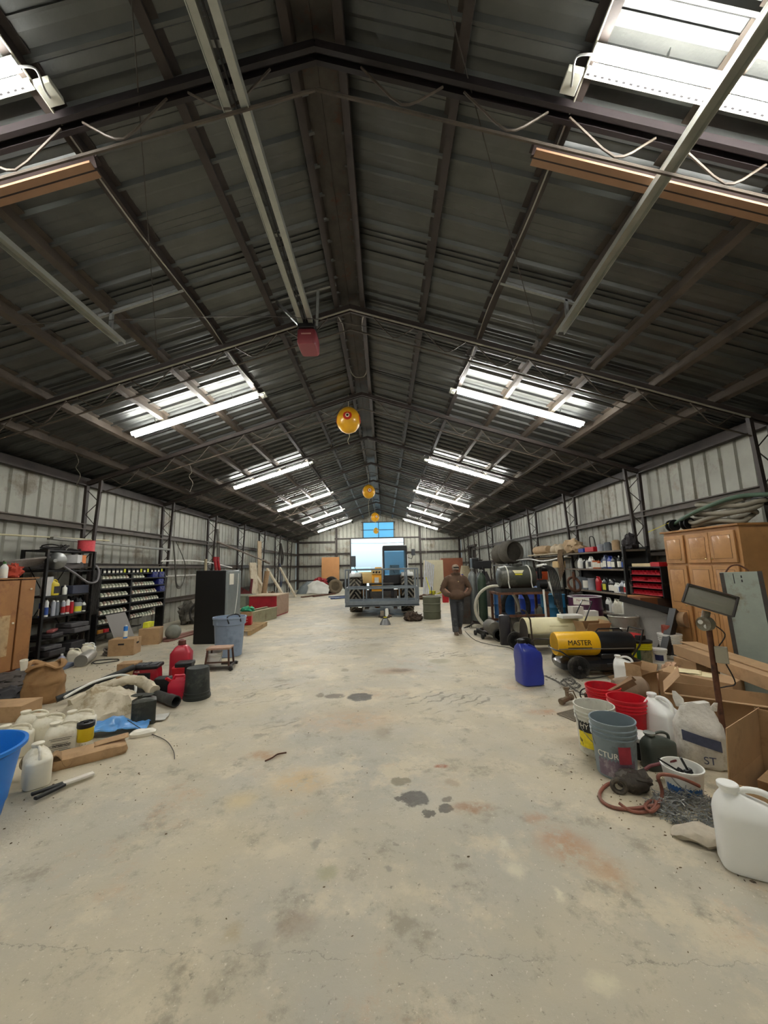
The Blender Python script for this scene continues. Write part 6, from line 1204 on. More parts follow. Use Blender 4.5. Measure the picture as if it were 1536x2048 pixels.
# side wall hangings
def wallcord(lab, y, z0, z1, n, m_, r=.012, w=.12, x=-5.82, nm='cord_bundle'):
    g = G()
    for i in range(n): g.tube([(x, y+.02*i, z0), (x+.02, y+w*.3+.02*i, lerp(z0, z1, .5)), (x+.03, y+w*.6+.015*i, z1+.03*i), (x+.03, y+w*1.3+.01*i, z1+.02*i), (x+.02, y+w*1.7, lerp(z0, z1, .55)), (x, y+w*.4, z0)], r, 6, smooth=5)
    return one(nm, g, m_, lab, 'cord')
gcord = M('cord_olive', (72, 70, 62), .7)
wallcord('long loop of dark cord hanging from the fourth column on left wall', 11.35, 2.45, 1.12, 3, gcord, w=.45)
wallcord('thick bunch of dark cord hanging from the fifth column on left wall', 14.3, 3.1, 1.7, 6, gcord, r=.02, w=.14)
wallcord('thick dark hose bunch hanging near the far left corner', 23.1, 3.1, 1.9, 8, M('cord_dark', (54, 50, 46), .8), r=.04, w=.35)
wallcord('blue-black cords hanging low near the far left corner', 23.0, 1.9, .6, 5, M('cord_blue', (58, 64, 84), .8), r=.025, w=.3)
one('conduit_pipe', G().cyl((-5.95, 4.4, 2.18), (-5.95, 8.9, 2.30), .016), M('pale_pipe', (200, 194, 160), .5), 'thin pale yellow pipe stored high on the left wall', 'pipe')
one('wall_channel', G().bar((-5.93, 7.3, 2.24), (-5.93, 11.35, 2.20), .12, .05), M('channel_grey', (128, 128, 122), .5, .4), 'grey steel channel stored high on the left wall above the rack', 'channel')
one('conduit_pipe', G().tube([(-5.92, 11.0, 1.86), (-5.86, 12.5, 1.90), (-5.84, 14.0, 1.84), (-5.72, 15.6, 1.66)], .02, 8, smooth=5), white, 'white plastic pipe bowing along the left wall behind the refrigerator', 'pipe')
one('conduit_pipe', G().cyl((-5.97, 10.9, 1.42), (-5.95, 14.6, 1.42), .035), M('pipe_grey', (168, 166, 158), .5), 'grey pipe along the left wall just below the middle girt', 'pipe')
one('angled_pole', G().cyl((-5.75, 14.2, 2.62), (-5.70, 20.2, 1.95), .035).cyl((-5.72, 19.9, 1.98), (-5.70, 20.5, 1.9), .07), M('pole_taupe', (112, 100, 88), .6), 'long pole slanting down along the left wall toward the far corner', 'pole')
for i, (y, lean, m_, lab) in enumerate([(12.9, .25, M('pvc_beige', (160, 148, 120), .6), 'beige pipe leaning on the left wall behind the refrigerator'), (14.6, -.5, redpaint, 'red painted tool leaning behind the refrigerator, right one'), (14.2, -.35, redpaint, 'red painted tool leaning behind the refrigerator, left one')]):
    g = G().cyl((-5.5, y, 0), (-5.65, y+lean, 1.95), .05 if i else .045)
    if i: g.cyl((-5.66, y+lean, 1.9), (-5.66, y+lean, 2.05), .06)
    one('leaning_pipe' if i == 0 else 'red_tool', g, m_, lab, 'pipe' if i == 0 else 'tool')
# trunks, troughs, pallet beyond the fridge
one('wood_pallet', (lambda g: [g.box((0, -.7+i*.2, .10), (.7, .12, .02)) for i in range(8)] and [g.box((x, 0, .045), (.08, 1.55, .09)) for x in (-.3, 0, .3)] and g)(G()), M('pallet', (168, 140, 100), .8, var=.2, ns=8), 'low wooden pallet on the floor in front of the tan troughs', 'pallet', (-3.18, 10.25, 0), .05)
t = T('printed_box', 'open brown and red printed box standing on the pallet', 'box', (-3.28, 10.55, .11), .2); obj('body', G().box((0, 0, .17), (.26, .26, .34)), redp, t, bevel=.003); obj('top_half', G().box((0, 0, .29), (.264, .264, .11)), card, t); text('print', 'C', .12, paper, t, (0, -.131, .12), (pi/2, 0, 0), .001)
one('cloth_heap', crumple(G().blob((0, 0, .05), (.16, .16, .08), .3, 3, 24, 14, 3, 0), .04, 9, 2, 0), M('green_net', (40, 150, 110), .7, var=.2, alt=(210, 180, 50), altf=.2), 'bright green and yellow netting heaped on the red box and trough', 'netting', (-3.28, 10.62, .45))
tm = M('trough_tan', (150, 146, 118), .5, .2, var=.15, alt=(120, 110, 84), altf=.15)
for i, (x, y, z, l_, lab) in enumerate([(-3.45, 11.75, 0, 1.9, 'tan metal feed trough, the right one nearest the aisle'), (-4.10, 11.5, 0, 1.7, 'tan metal feed trough, the left one with pale slats on it')]):
    tt = T('feed_trough', lab, 'trough', (x, y, z), -.22); w_ = .36
    obj('body', G().box((0, 0, .01), (w_, l_, .02)).box((-w_/2, 0, .18), (.015, l_, .34)).box((w_/2, 0, .18), (.015, l_, .34)).box((0, -l_/2, .18), (w_, .015, .34)).box((0, l_/2, .18), (w_, .015, .34)), tm, tt); obj('rim', G().box((-w_/2, 0, .36), (.05, l_+.05, .02)).box((w_/2, 0, .36), (.05, l_+.05, .02)), M('rim_tan', (186, 180, 150), .5), tt)
one('pale_slats', G().box((-.08, 0, .01), (.05, 1.2, .02)).box((.02, .1, .01), (.05, 1.1, .02), rot=(0, 0, .1)), M('pale_wood', (212, 192, 150)), 'pale wooden slats lying on the left feed trough', 'slats', (-4.10, 11.3, .372), -.2)
t = T('steel_trunk', 'open red and tan metal trunk beyond the feed troughs', 'trunk', (-3.62, 13.7, 0), -.08); obj('body', G().box((0, -.58, .34), (.95, .02, .66)).box((0, .58, .34), (.95, .02, .66)).box((-.47, 0, .34), (.02, 1.16, .66)).box((.47, 0, .34), (.02, 1.16, .66)).box((0, 0, .01), (.95, 1.16, .02)), M('trunk_red', (146, 28, 38), .5, .1, var=.2), t); obj('side_panel', G().box((.485, 0, .36), (.02, 1.18, .64)), M('trunk_tan', (160, 132, 112), .6, var=.2), t); obj('lid', G().box((0, 0, .685), (1.0, 1.22, .03)), M('trunk_lid', (176, 156, 130), .6, var=.15), t)
one('steel_chest', G().box((0, 0, .34), (.9, 1.0, .66)).box((0, 0, .68), (.94, 1.04, .03)), M('chest_grey', (120, 124, 108), .5, .2, var=.15), 'dull green-grey metal chest left of the red trunk', 'chest', (-4.72, 13.7, 0), bevel=.01)
mr = M('maroon', (92, 34, 38), .5, .2, var=.3)
one('machine_part', G().box((0, 0, .45), (.9, .5, .5), rot=(.2, .5, 0)).cyl((-.5, 0, .4), (.7, 0, .2), .08).cyl((.0, -.2, .3), (.1, -.2, 1.2), .05).box((0, .1, .16), (.9, .5, .3)), mr, 'maroon machine part leaning behind the metal chest', 'machine part', (-5.1, 15.6, 0), .9)
bw = M('beige_board', (188, 176, 152), .75, var=.12, alt=(140, 112, 84), altf=.2)
one('leaning_board', G().box((0, 0, .95), (.05, .9, 1.9)), bw, 'wide beige board standing upright against the left wall', 'board', (-5.55, 18.1, 0), rot=(0, -.10, 0)); one('leaning_board', G().box((0, 0, 1.5), (.04, .55, 3.0)), M('osb', (176, 156, 128), .8, var=.2), 'tall narrow board rising behind the wide beige board', 'board', (-5.85, 19.6, 0), rot=(0, -.03, 0))
for i, (x, y, l_, a, lab) in enumerate([(-5.0, 18.8, 1.7, .55, 'broad pale plank leaning steeply right of the beige board'), (-4.75, 20.4, 1.9, .55, 'pale plank leaning at the middle of the left far wall'), (-4.6, 22.0, 1.9, .50, 'pale plank leaning farthest along the left wall'), (-5.0, 17.3, 1.5, -.12, 'thick round log standing before the beige board')]):
    g = G().box((0, 0, l_/2), (.07, .42, l_)) if i < 3 else G().cyl((0, 0, 0), (0, 0, l_), .11)
    one('leaning_plank' if i < 3 else 'leaning_log', g, bw if i < 3 else M('log', (150, 122, 92)), lab, 'plank' if i < 3 else 'log', (x, y, 0), rot=(0, -a, .1))
one('scrap_heap', crumple(G().blob((0, 0, .2), (.35, .5, .35), .3, 3, 26, 16, 7, 0), .06, 6, 2, 0), M('brownrag', (104, 84, 66)), 'brown sack heap at the foot of the beige board', 'scrap', (-4.5, 17.1, 0))
# far left corner
one('machine_hood', crumple(G().loft([(0, 0, 0, .7, .4), (.4, .1, 0, .62, .4), (.75, .3, .05, .35, .3)], 24, p=4), .03, 3, 2, 0), M('hood_grey', (110, 118, 120), .5, .1, var=.15), 'grey machine hood lying by the far left corner', 'hood', (-4.45, 24.6, 0), .2)
one('white_fender', crumple(G().grid(lambda u, v: (u*1.3-.65, v*.25-.1, .05+.85*(1-abs(u-.45)*.8)*v), 14, 10), .10, 2.2, 3, .02), M('fender_white', (198, 198, 190), .45, var=.08), 'crumpled white sheet metal panel in front of the far wall', 'panel', (-3.55, 23.2, 0), .1, solid=.02)
one('red_engine', crumple(G().blob((0, 0, .3), (.4, .3, .3), .3, 3, 24, 14, 2), .05, 5), redpaint, 'small red machine between the grey hood and white panel', 'machine', (-3.75, 25.1, .35)); one('axle_heap', crumple(G().blob((0, 0, .15), (.6, .3, .25), .3, 3, 26, 14, 5, 0), .06, 5, 2, 0), M('dark_scrap', (50, 46, 44), .8, var=.3), 'dark scrap heap under the red machine by the far wall', 'scrap', (-3.5, 24.4, 0))
tm2 = M('tyre_tan', (104, 92, 74), .9, var=.2, bump=.3)
tyre('stored_tyre', 'tan dusty tractor tyre standing by the far wall', (-2.62, 23.9, .44), .44, .30, tm2, rot=(0, 0, .2), hub=rust); tyre('stored_tyre', 'dark tyre standing behind the tan tyre', (-3.2, 26.8, .62), .5, .28, tm2, rot=(.2, 0, .1), hub=rust) if False else None
tyre('stored_tyre', 'dark tyre leaning on the orange plywood sheet', (-3.45, 28.2, .48), .48, .28, rubber, rot=(.12, 0, 0), hub=dsteel)
for i, (x, y) in enumerate(((-2.0, 26.2), (-1.7, 25.6))): tyre('stored_tyre', ['black tyre, farther one behind the lift basket left corner', 'black tyre, nearer one behind the lift basket left corner'][i], (x, y, .42), .42, .28, rubber, rot=(0, 0, .3+i*.4))
one('plywood_sheet', G().box((0, 0, 1.2), (1.32, .03, 2.36)), M('plywood', (184, 132, 84), .7, var=.1, ns=2), 'orange-brown plywood sheet leaning on the far wall', 'plywood', (-3.62, 28.75, 0), rot=(-.10, 0, 0))
one('blue_rods', G().cyl((0, 0, .05), (1.5, .9, .06), .04).cyl((.2, -.2, .05), (1.6, .7, .06), .03).cyl((-.1, .1, .12), (1.3, 1.1, .10), .03), M('blue_grey', (70, 84, 120), .5), 'blue-grey poles lying on the floor near the telehandler', 'poles', (-2.3, 19.6, 0), .1)
one('long_scraps', G().bar((0, 0, .03), (1.4, 2.4, .04), .2, .05).bar((.6, .2, .03), (1.5, 2.2, .04), .16, .05), rust, 'rusty flat strips on the floor before the white panel', 'strips', (-4.1, 21.3, 0))
# ================= telehandler and basket =================
TX, TY = .31, 14.15
t = T('telehandler', 'yellow telehandler with black cab facing the camera in the middle of the aisle', 'telehandler', (TX, TY, 0))
th_y = M('machine_yellow', (240, 168, 34), .4, var=.1, alt=(170, 110, 30), altf=.08); th_c = M('machine_cream', (218, 190, 130), .45, var=.08); th_k = M('machine_black', (28, 28, 30), .5, var=.2); th_g = M('machine_grey', (176, 178, 174), .5, var=.1)
for sx in (-1, 1):
    for yy, nm in ((0, 'f'), (2.9, 'r')):
        w_ = obj('tyre', G().lathe([(.36, -.17), (.38, -.21), (.5, -.225), (.58, -.21), (.60, -.17), (.60, .17), (.58, .21), (.5, .225), (.38, .21), (.36, .17), (.34, 0), (.36, -.17)], n=44, m=Matrix.Translation((sx*.92, yy, .62)) @ Matrix.Rotation(pi/2, 4, 'Y')), rubber, t)
        lg = G()
        for i in range(20):
            for s in (-1, 1):
                a = 2*pi*(i+(.5 if s > 0 else 0))/20; da = .42
                A = V((sx*.92+s*.01, yy+cos(a)*.615, .62+sin(a)*.615)); B = V((sx*.92+s*.20, yy+cos(a+da)*.60, .62+sin(a+da)*.60)); lg.bar(A, B, .05, .07, up=(0, cos(a), sin(a)))
        obj('tread_lugs', lg, M('lug_rubber', (116, 110, 98), .85, var=.2), w_); obj('rim', G().cyl((sx*.92-.15, yy, .62), (sx*.92+.15, yy, .62), .34, n=28), th_y, w_)
obj('chassis', G().box((0, 1.6, .72), (.86, 4.6, .42)).box((0, -.2, .55), (.9, .5, .30)), th_k, t, bevel=.02)
obj('front_axle', G().cyl((-.8, 0, .62), (.8, 0, .62), .12).box((0, -.05, .62), (.5, .4, .3)), M('axle_orange', (150, 96, 40), .6, var=.3), t)
for sx in (-1, 1): obj('fender', G().grid(lambda u, v: (sx*(.72+.42*v), cos(lerp(.5, 2.15, u))*.76, .62+sin(lerp(.5, 2.15, u))*.72), 14, 1), th_g if True else th_k, t, solid=.03)
cab = obj('cab', G().box((.52, .95, 2.30), (.90, 1.25, .08)).box((.09, .36, 1.62), (.07, .07, 1.36)).box((.95, .36, 1.62), (.07, .07, 1.36)).box((.09, 1.55, 1.62), (.07, .07, 1.36)).box((.95, 1.55, 1.62), (.07, .07, 1.36)).box((.52, .36, 1.08), (.9, .08, .34)).box((.52, .95, .95), (.9, 1.25, .1)).box((.52, .36, 2.2), (.9, .08, .10)).box((.52, 1.55, 1.0), (.9, .06, .4)), th_k, t, bevel=.012)
gl = M('cab_glass', (150, 185, 205), .05, var=.02, trans=.8, ior=1.1)
obj('windscreen', G().box((.52, .34, 1.70), (.80, .012, .92)), gl, cab); obj('rear_glass', G().box((.52, 1.56, 1.70), (.80, .012, .92)), M('rear_glass', (150, 195, 215), .05, trans=.8, ior=1.1), cab); obj('side_glass', G().box((.96, .95, 1.7), (.012, 1.1, .9)), gl, cab)
obj('pillar_trim', G().box((.05, .33, 1.70), (.03, .04, 1.2)).box((.99, .33, 1.55), (.03, .04, .9)).box((.52, .32, 2.345), (.86, .03, .02)), M('cab_trim', (210, 214, 214), .5), cab)
obj('seat', G().loft([(1.0, .52, 1.15, .24, .22), (1.16, .52, 1.15, .24, .2), (1.2, .52, 1.3, .22, .08), (1.62, .52, 1.36, .19, .06)], 20), black, t); obj('steering_wheel', G().tube([(.52+cos(2*pi*i/20)*.17, .62+sin(2*pi*i/20)*.06, 1.42+sin(2*pi*i/20)*.15) for i in range(20)], .015, 6, closed=True), black, t)
obj('wiper', G().bar((.50, .325, 1.32), (.34, .325, 1.62), .012), black, t)
bm_ = obj('boom', G().hexa([(-.16, -.55, .58), (.10, -.55, .58), (.10, 2.8, 1.15), (-.16, 2.8, 1.15), (-.16, -.55, .95), (.10, -.55, .95), (.10, 2.8, 1.55), (-.16, 2.8, 1.55)]), th_y, t, bevel=.02)
obj('boom_head', G().hexa([(-.20, -.75, .45), (.13, -.75, .45), (.13, -.45, .45), (-.20, -.45, .45), (-.17, -.66, 1.42), (.10, -.66, 1.42), (.10, -.35, 1.50), (-.17, -.35, 1.50)]), th_y, t, bevel=.02)
obj('boom_cap', G().box((-.03, -.60, 1.40), (.32, .24, .20)), th_c, t, bevel=.03); obj('badge_marks', G().box((-.12, -.725, 1.375), (.05, .004, .06), rot=(0, .5, 0)).box((-.035, -.725, 1.375), (.06, .004, .07), rot=(0, .3, 0)).box((.05, -.725, 1.375), (.05, .004, .06), rot=(0, .5, 0)), ink, t)
obj('warning_plate', G().add([(-.10, -.735, 1.02), (.03, -.735, 1.02), (.03, -.72, 1.20), (-.10, -.72, 1.20), (-.10, -.71, 1.02), (.03, -.71, 1.02), (.03, -.70, 1.20), (-.10, -.70, 1.20)], [(0, 1, 2, 3), (7, 6, 5, 4), (0, 4, 5, 1), (1, 5, 6, 2), (2, 6, 7, 3), (3, 7, 4, 0)]), white, t)
for q in kids(t):
    if q.name.split('.')[0] in ('boom', 'boom_head', 'boom_cap', 'warning_plate', 'badge_marks'): q.location.x = -.12; q.scale.x = 1.15
obj('attachment_bar', G().cyl((-.42, -.78, .98), (.42, -.78, .98), .035).box((-.03, -.74, .62), (.7, .06, .22)).cyl((-.3, -.8, .50), (.3, -.8, .50), .05), dsteel, t)
obj('fork', G().box((-.46, -1.25, .28), (.12, 1.3, .05)), dsteel, t); obj('fork', G().box((.44, -1.25, .28), (.12, 1.3, .05)), dsteel, t); obj('carriage', G().box((-.01, -.66, .50), (1.1, .06, .5)), dsteel, t)
obj('tilt_ram', G().cyl((-.15, -.80, .22), (-.15, -.5, .7), .10).box((-.28, -.75, .42), (.10, .1, .16)).box((.28, -.75, .42), (.10, .1, .16)), M('axle_orange', (150, 96, 40)), t)
obj('engine_hood', G().loft([(.95, -.62, 1.7, .40, 1.0), (1.28, -.62, 1.7, .40, 1.0), (1.36, -.60, 1.75, .33, .9)], 24, p=8), th_c, t)
obj('head_light', G().cyl((-.86, -.25, 1.30), (-.86, -.18, 1.30), .09).cyl((.98, -.0, 1.35), (.98, .06, 1.35), .07), M('lens', (226, 228, 222), .2), t)
for (x, y, z, sz) in [(-1.02, .1, 1.78, (.17, .05, .40)), (1.22, .45, 2.08, (.14, .05, .24))]:
    m_ = obj('mirror', G().box((x, y, z), sz), M('mirror_grey', (70, 74, 78), .4), t, bevel=.02); obj('mirror_arm', G().tube([(x, y+.03, z-.1), (x*.95, y+.08, z-.25), (x*.82, y+.1, 1.3 if x < 0 else 1.9)], .014, 6), black, m_)
t = T('lift_basket', 'grey steel man basket held low in front of the telehandler', 'lift basket', (0, 12.2, .36)); bg_ = M('basket_grey', (112, 120, 126), .5, .3, var=.12)
X0, X1, DB = -.80, 1.47, 1.05
obj('floor_pan', G().box(((X0+X1)/2, DB/2, .05), (X1-X0, DB, .03)).box(((X0+X1)/2, 0, .07), (X1-X0, .03, .14)).box(((X0+X1)/2, DB, .07), (X1-X0, .03, .14)).box((X0, DB/2, .07), (.03, DB, .14)).box((X1, DB/2, .07), (.03, DB, .14)).box(((X0+X1)/2, .02, .005), (X1-X0+.04, .07, .05)), bg_, t, bevel=.004)
for y, nm in ((0, 'front_rail'), (DB, 'back_rail')):
    for z in (.54, 1.12): obj(nm, G().bar((X0, y, z), (X1, y, z), .05, .05), bg_, t, bevel=.006)
for x in (X0, X1):
    for z in (.54, 1.12): obj('side_rail', G().bar((x, 0, z), (x, DB, z), .045, .045), bg_, t)
for x, y, z1 in [(X0, 0, 1.12), (X1, 0, 1.12), (X0, DB, 1.12), (X1, DB, 1.12), (X0+.10, 0, 1.12), (X1-.09, 0, 1.12), (-.24, 0, .54), (.88, 0, .54), (1.12, 0, 1.12), (.35, DB, 1.12), (-.2, DB, .54), (X0, .5, .54), (X1, .5, .54), (1.12, DB, 1.12)]:
    obj('post', G().bar((x, y, .1), (x, y, z1), .045, .045), bg_, t)
for fx in (-.15, .75): obj('fork_pocket', G().box((fx, DB/2, .005), (.22, DB, .07)), dsteel, t)
obj('white_tag', G().box((-.35, -.03, -.03), (.12, .01, .03)), white, t)
# small laser-like stand, clump, drum in front
t = T('tool_stand', 'small black stand with silver foot and upright white bottle in front of the basket', 'stand', (.42, 10.75, 0))
obj('foot', G().loft([(0, 0, 0, .15, .10, 2.4), (.06, 0, 0, .13, .09, 2.4), (.16, 0, 0, .07, .06, 2.4)], 24), M('foot_silver', (140, 142, 144), .3, .6, var=.2), t); obj('crossbar', G().box((0, 0, .20), (.26, .08, .06)).cyl((-.18, 0, .22), (-.08, 0, .24), .04).cyl((.08, 0, .24), (.18, 0, .22), .035), dsteel, t, bevel=.01); obj('bottle', G().lathe([(0, .22), (.045, .22), (.045, .40), (.03, .43), (0, .43)], (.05, 0, 0)), white, t); obj('block', G().box((-.08, 0, .30), (.10, .08, .14)), M('block_taupe', (120, 112, 100), .6), t, bevel=.006); obj('yellow_label', G().box((0, -.042, .20), (.09, .003, .025)), M('lab_yellow', (214, 206, 60)), t)
one('floor_shadow_sheet', G().box((0, 0, .006), (1.35, .5, .010)), M('shadow_olive', (92, 82, 60), .9, var=.3, ns=4), 'thin dark sheet painted as the shadow under the front of the basket', 'mat', (.1, 11.9, 0)) if False else None  # switched off: dark sheet standing in for the basket's cast shadow
one('rag_clump', crumple(G().blob((0, 0, .10), (.24, .16, .14), .25, 3, 28, 18, 3, 0), .06, 8, 4, 0), M('dark_brown_rag', (66, 54, 44), .95, var=.4, ns=14, alt=(150, 130, 110), altf=.05), 'dark brown clump of rags on the floor left of the olive drum', 'rags', (1.22, 11.35, 0))
barrel('steel_drum', 'olive green steel drum standing open near the lift basket', (1.82, 11.75, 0), .26, .66, M('drum_olive', (92, 94, 76), .55, var=.15, ns=3), open_=True, rimm=M('rim_olive', (150, 150, 138), .5))
one('drum_rod', G().cyl((0, 0, 0), (-.02, 0, .9), .012), dsteel, 'thin rod standing up behind the olive drum', 'rod', (1.92, 12.35, 0))
# ================= far right corner stuff =================
g = G()
one('panel_board', G().box((0, 0, .93), (1.05, .05, 1.86)), M('panel_cream', (214, 206, 176), .6, var=.06), 'large cream panel standing upright near the far right', 'panel', (3.05, 20.8, 0), rot=(-.03, 0, 0)); 
for i in range(6):
    one('white_pipe', G().cyl((2.35+i*.09, 19.9, 0), (2.62+i*.085, 20.6, 1.85-.05*i), .03), M('pipe_white_grey', (196, 198, 206), .45), ['leftmost', 'second', 'third', 'fourth', 'fifth', 'rightmost'][i]+' white pipe leaning on the cream panel', 'pipe', group='pipes leaning on the cream panel')
one('yellow_machine', crumple(G().box((0, 0, .22), (.28, .3, .26)).cyl((-.1, 0, .35), (-.25, .3, 1.0), .02).cyl((0, 0, .1), (.5, -.1, .3), .03), .01, 4), M('machine_lime', (214, 206, 40), .5, var=.1, alt=(50, 50, 40), altf=.2), 'small yellow and black machine in front of the cream panel', 'machine', (2.72, 19.0, 0))
one('scrap_heap', crumple(G().blob((0, 0, .08), (.55, .35, .14), .3, 3, 26, 14, 6, 0), .05, 6, 3, 0), M('brownrag', (104, 84, 66)), 'brown debris heap on the floor before the leaning white pipes', 'debris', (2.45, 18.5, 0))
for i, (x, y, z, s) in enumerate([(3.05, 20.95, 1.87, .12), (3.30, 20.95, 1.87, .16)]): one('panel_top_box', crumple(G().box((0, 0, s/2), (.26, .2, s)), .01, 4), dsteel if i else tm, ['small tan box on top of the cream panel', 'small dark radio box on top of the cream panel'][i], 'box', (x, y, z)) if False else None
one('rust_cabinet', G().box((0, 0, 1.0), (1.3, .8, 2.0)), M('cabinet_rust', (122, 72, 50), .7, var=.2, ns=2), 'tall rust brown steel cabinet behind the person', 'cabinet', (4.55, 24.0, 0), bevel=.01)
one('machine_tool', crumple(G().box((0, 0, .45), (.6, .5, .6)).cyl((-.35, 0, .72), (.4, 0, .72), .12).box((0, 0, .1), (.5, .5, .2)), .01, 3), M('dark_scrap', (50, 46, 44)), 'dark engine on a frame in front of the rust brown cabinet', 'engine', (3.75, 19.6, 0))
one('metal_tub', G().lathe([(0, .3), (.22, .3), (.30, .6), (.33, .6), (.33, .63), (.28, .63), (.2, .33), (0, .33)]).cyl((-.15, 0, 0), (-.15, 0, .31), .02).cyl((.15, 0, 0), (.15, 0, .31), .02), dsteel, 'round grey metal tub on legs left of the person', 'tub', (3.40, 18.6, 0))
t = T('gas_can', 'dark red rectangular can on the floor just left of the person', 'gas can', (3.0, 16.7, 0)); obj('body', G().box((0, 0, .21), (.26, .2, .42)), redp, t, bevel=.015); obj('spout', G().cyl((.08, 0, .40), (.08, 0, .47), .03), redp, t)
one('white_crate', G().box((0, 0, .25), (.22, .2, .08)).bar((-.1, 0, .25), (-.12, 0, 0), .02).bar((.1, 0, .25), (.12, 0, 0), .02), M('crate_pale', (190, 188, 186), .5), 'small pale stand on the floor behind the olive drum', 'stand', (2.75, 17.4, 0))
for i, (x, y, h, c, lab) in enumerate([(5.0, 22.0, 1.5, M('khaki', (150, 138, 112), .8, var=.2), 'stack of khaki bundles rising behind the person cap'), (5.2, 19.0, 1.2, sl2, 'dark machine frame behind the person right shoulder'), (4.6, 14.9, .9, M('dark_scrap', (50, 46, 44)), 'dark bench grinder stand near the big tyres'), (5.3, 13.9, 1.0, sl, 'grey covered machine under the tyre rack')]):
    one('machine_frame' if i else 'bundle_stack', crumple(G().loft([(0, 0, 0, .35, .3), (h*.5, 0, 0, .3, .28), (h*.7, .03, 0, .32, .26), (h, 0, 0, .2, .2)], 20, p=4), .05, 4, i, 0), c, lab, 'machine' if i else 'bundle', (x, y, 0))
# ================= person =================
t = T('person', 'person in a brown hooded jacket, dark trousers and cap walking with hands in pockets', 'person', (2.08, 9.02, 0), .05); t.scale = (.91, .91, .91)
def remesh(o, vox=.014, sm=6):
    m = o.modifiers.new('remesh', 'REMESH'); m.mode = 'VOXEL'; m.voxel_size = vox; m.use_smooth_shade = True
    s = o.modifiers.new('smooth', 'SMOOTH'); s.factor = .5; s.iterations = sm; return o
skin = M('skin', (134, 98, 80), .55, var=.06)
g = G().blob((0, -.03, 1.60), (.072, .090, .105), 0, nu=28, nv=20).blob((0, -.060, 1.545), (.050, .058, .052), 0).cyl((0, 0, 1.44), (0, -.015, 1.58), .055, n=16)
g.blob((0, -.125, 1.585), (.013, .022, .024), 0, nu=12, nv=8).blob((0, -.110, 1.553), (.026, .014, .008), 0, nu=12, nv=8)
for s in (-1, 1):
    g.blob((s*.076, -.02, 1.59), (.012, .022, .032), 0, nu=12, nv=8); g.tube([(s*.03, 0, 1.46), (s*.18, .01, 1.40), (s*.32, .03, 1.14), (s*.17, -.11, .99)], [.055, .055, .042, .03], 12)
    g.blob((s*.12, -.12, .96), (.045, .022, .05), 0, nu=14, nv=10)
    for k in range(4): g.tube([(s*.10, -.125, .985-k*.018), (s*.06, -.13, .965-k*.019), (s*(.045), -.12, .945-k*.018)], .009, 8)
    g.tube([(s*.12, -.12, 1.01), (s*.08, -.13, 1.0), (s*.06, -.125, .985)], .010, 8)
g.loft([(.90, 0, 0, .13, .10), (1.1, 0, 0, .12, .09), (1.38, 0, 0, .15, .09), (1.46, 0, 0, .07, .06)], 24, p=2.2)
g.tube([(-.08, 0, .95), (-.085, -.04, .50), (-.07, -.05, .09)], [.08, .055, .04], 12).tube([(.08, 0, .95), (.08, .02, .50), (.06, .16, .13)], [.08, .055, .04], 12)
remesh(obj('body', g, skin, t), .012, 3)
jk = M('jacket_brown', (86, 66, 52), .9, var=.2, ns=5, alt=(62, 47, 38), altf=.2)
g = G().loft([(.86, 0, 0, .185, .135), (.95, 0, -.01, .19, .15), (1.12, 0, 0, .205, .15), (1.30, 0, 0, .225, .14), (1.40, 0, .01, .19, .12), (1.46, 0, .01, .10, .10)], 32, p=2.5)
for s in (-1, 1): g.tube([(s*.14, .01, 1.40), (s*.225, .01, 1.35), (s*.30, .02, 1.22), (s*.35, .03, 1.10), (s*.29, -.07, .99), (s*.15, -.145, .96)], [.078, .084, .076, .070, .064, .058], 14)
g.tube([(cos(a)*.095, .01+sin(a)*.09, 1.475-.03*sin(a)) for a in [2*pi*i/16 for i in range(16)]], .036, 8, closed=True).blob((0, -.13, .97), (.19, .085, .12), 0)
j = remesh(obj('jacket', g, jk, t), .013, 4); obj('zip', G().bar((0, -.148, 1.08), (0, -.128, 1.38), .008), M('zip', (70, 50, 40), .5), j); obj('chest_badge', G().box((.03, -.148, 1.30), (.018, .006, .022)), M('badge_gold', (220, 196, 140), .5), j)
g = G().loft([(.80, 0, 0, .165, .12), (.92, 0, 0, .17, .125)], 24, p=2.4).tube([(-.085, 0, .90), (-.09, -.035, .52), (-.085, -.055, .28), (-.07, -.045, .07)], [.105, .085, .078, .080], 16).tube([(.085, 0, .90), (.085, .02, .52), (.075, .08, .28), (.06, .16, .13)], [.105, .082, .074, .070], 16)
tr = remesh(obj('trousers', g, M('trousers_dark', (58, 60, 64), .85, var=.22, ns=5, alt=(96, 98, 98), altf=.1), t), .013, 4)
for s, y, z, a in ((-1, -.07, 0, 0), (1, .14, .05, .5)):
    m = Matrix.Translation((s*.068, y, z)) @ Matrix.Rotation(a, 4, 'X')
    obj('boot', G().loft([(0, 0, -.02, .045, .12), (.02, 0, -.02, .047, .125), (.05, 0, -.01, .045, .11), (.08, 0, .03, .042, .06), (.14, 0, .04, .042, .05)], 20, m=m, p=2.6), M('boot_brown', (84, 68, 54), .7, var=.2), t)
cp = M('cap_camo', (132, 116, 100), .8, var=.2, ns=30, alt=(88, 76, 66), altf=.2)
c = obj('cap', G().lathe([(.086, 0), (.088, .02), (.082, .06), (.06, .09), (.03, .102), (0, .105)], (0, -.025, 1.625), 28, sy=1.15), cp, t); obj('brim', G().grid(lambda u, v: (cos(lerp(pi*1.12, pi*1.88, u))*(.085+v*.0), -.03+sin(lerp(pi*1.12, pi*1.88, u))*(.10+v*.085), 1.63-v*.030), 14, 3), cp, c, solid=.006)
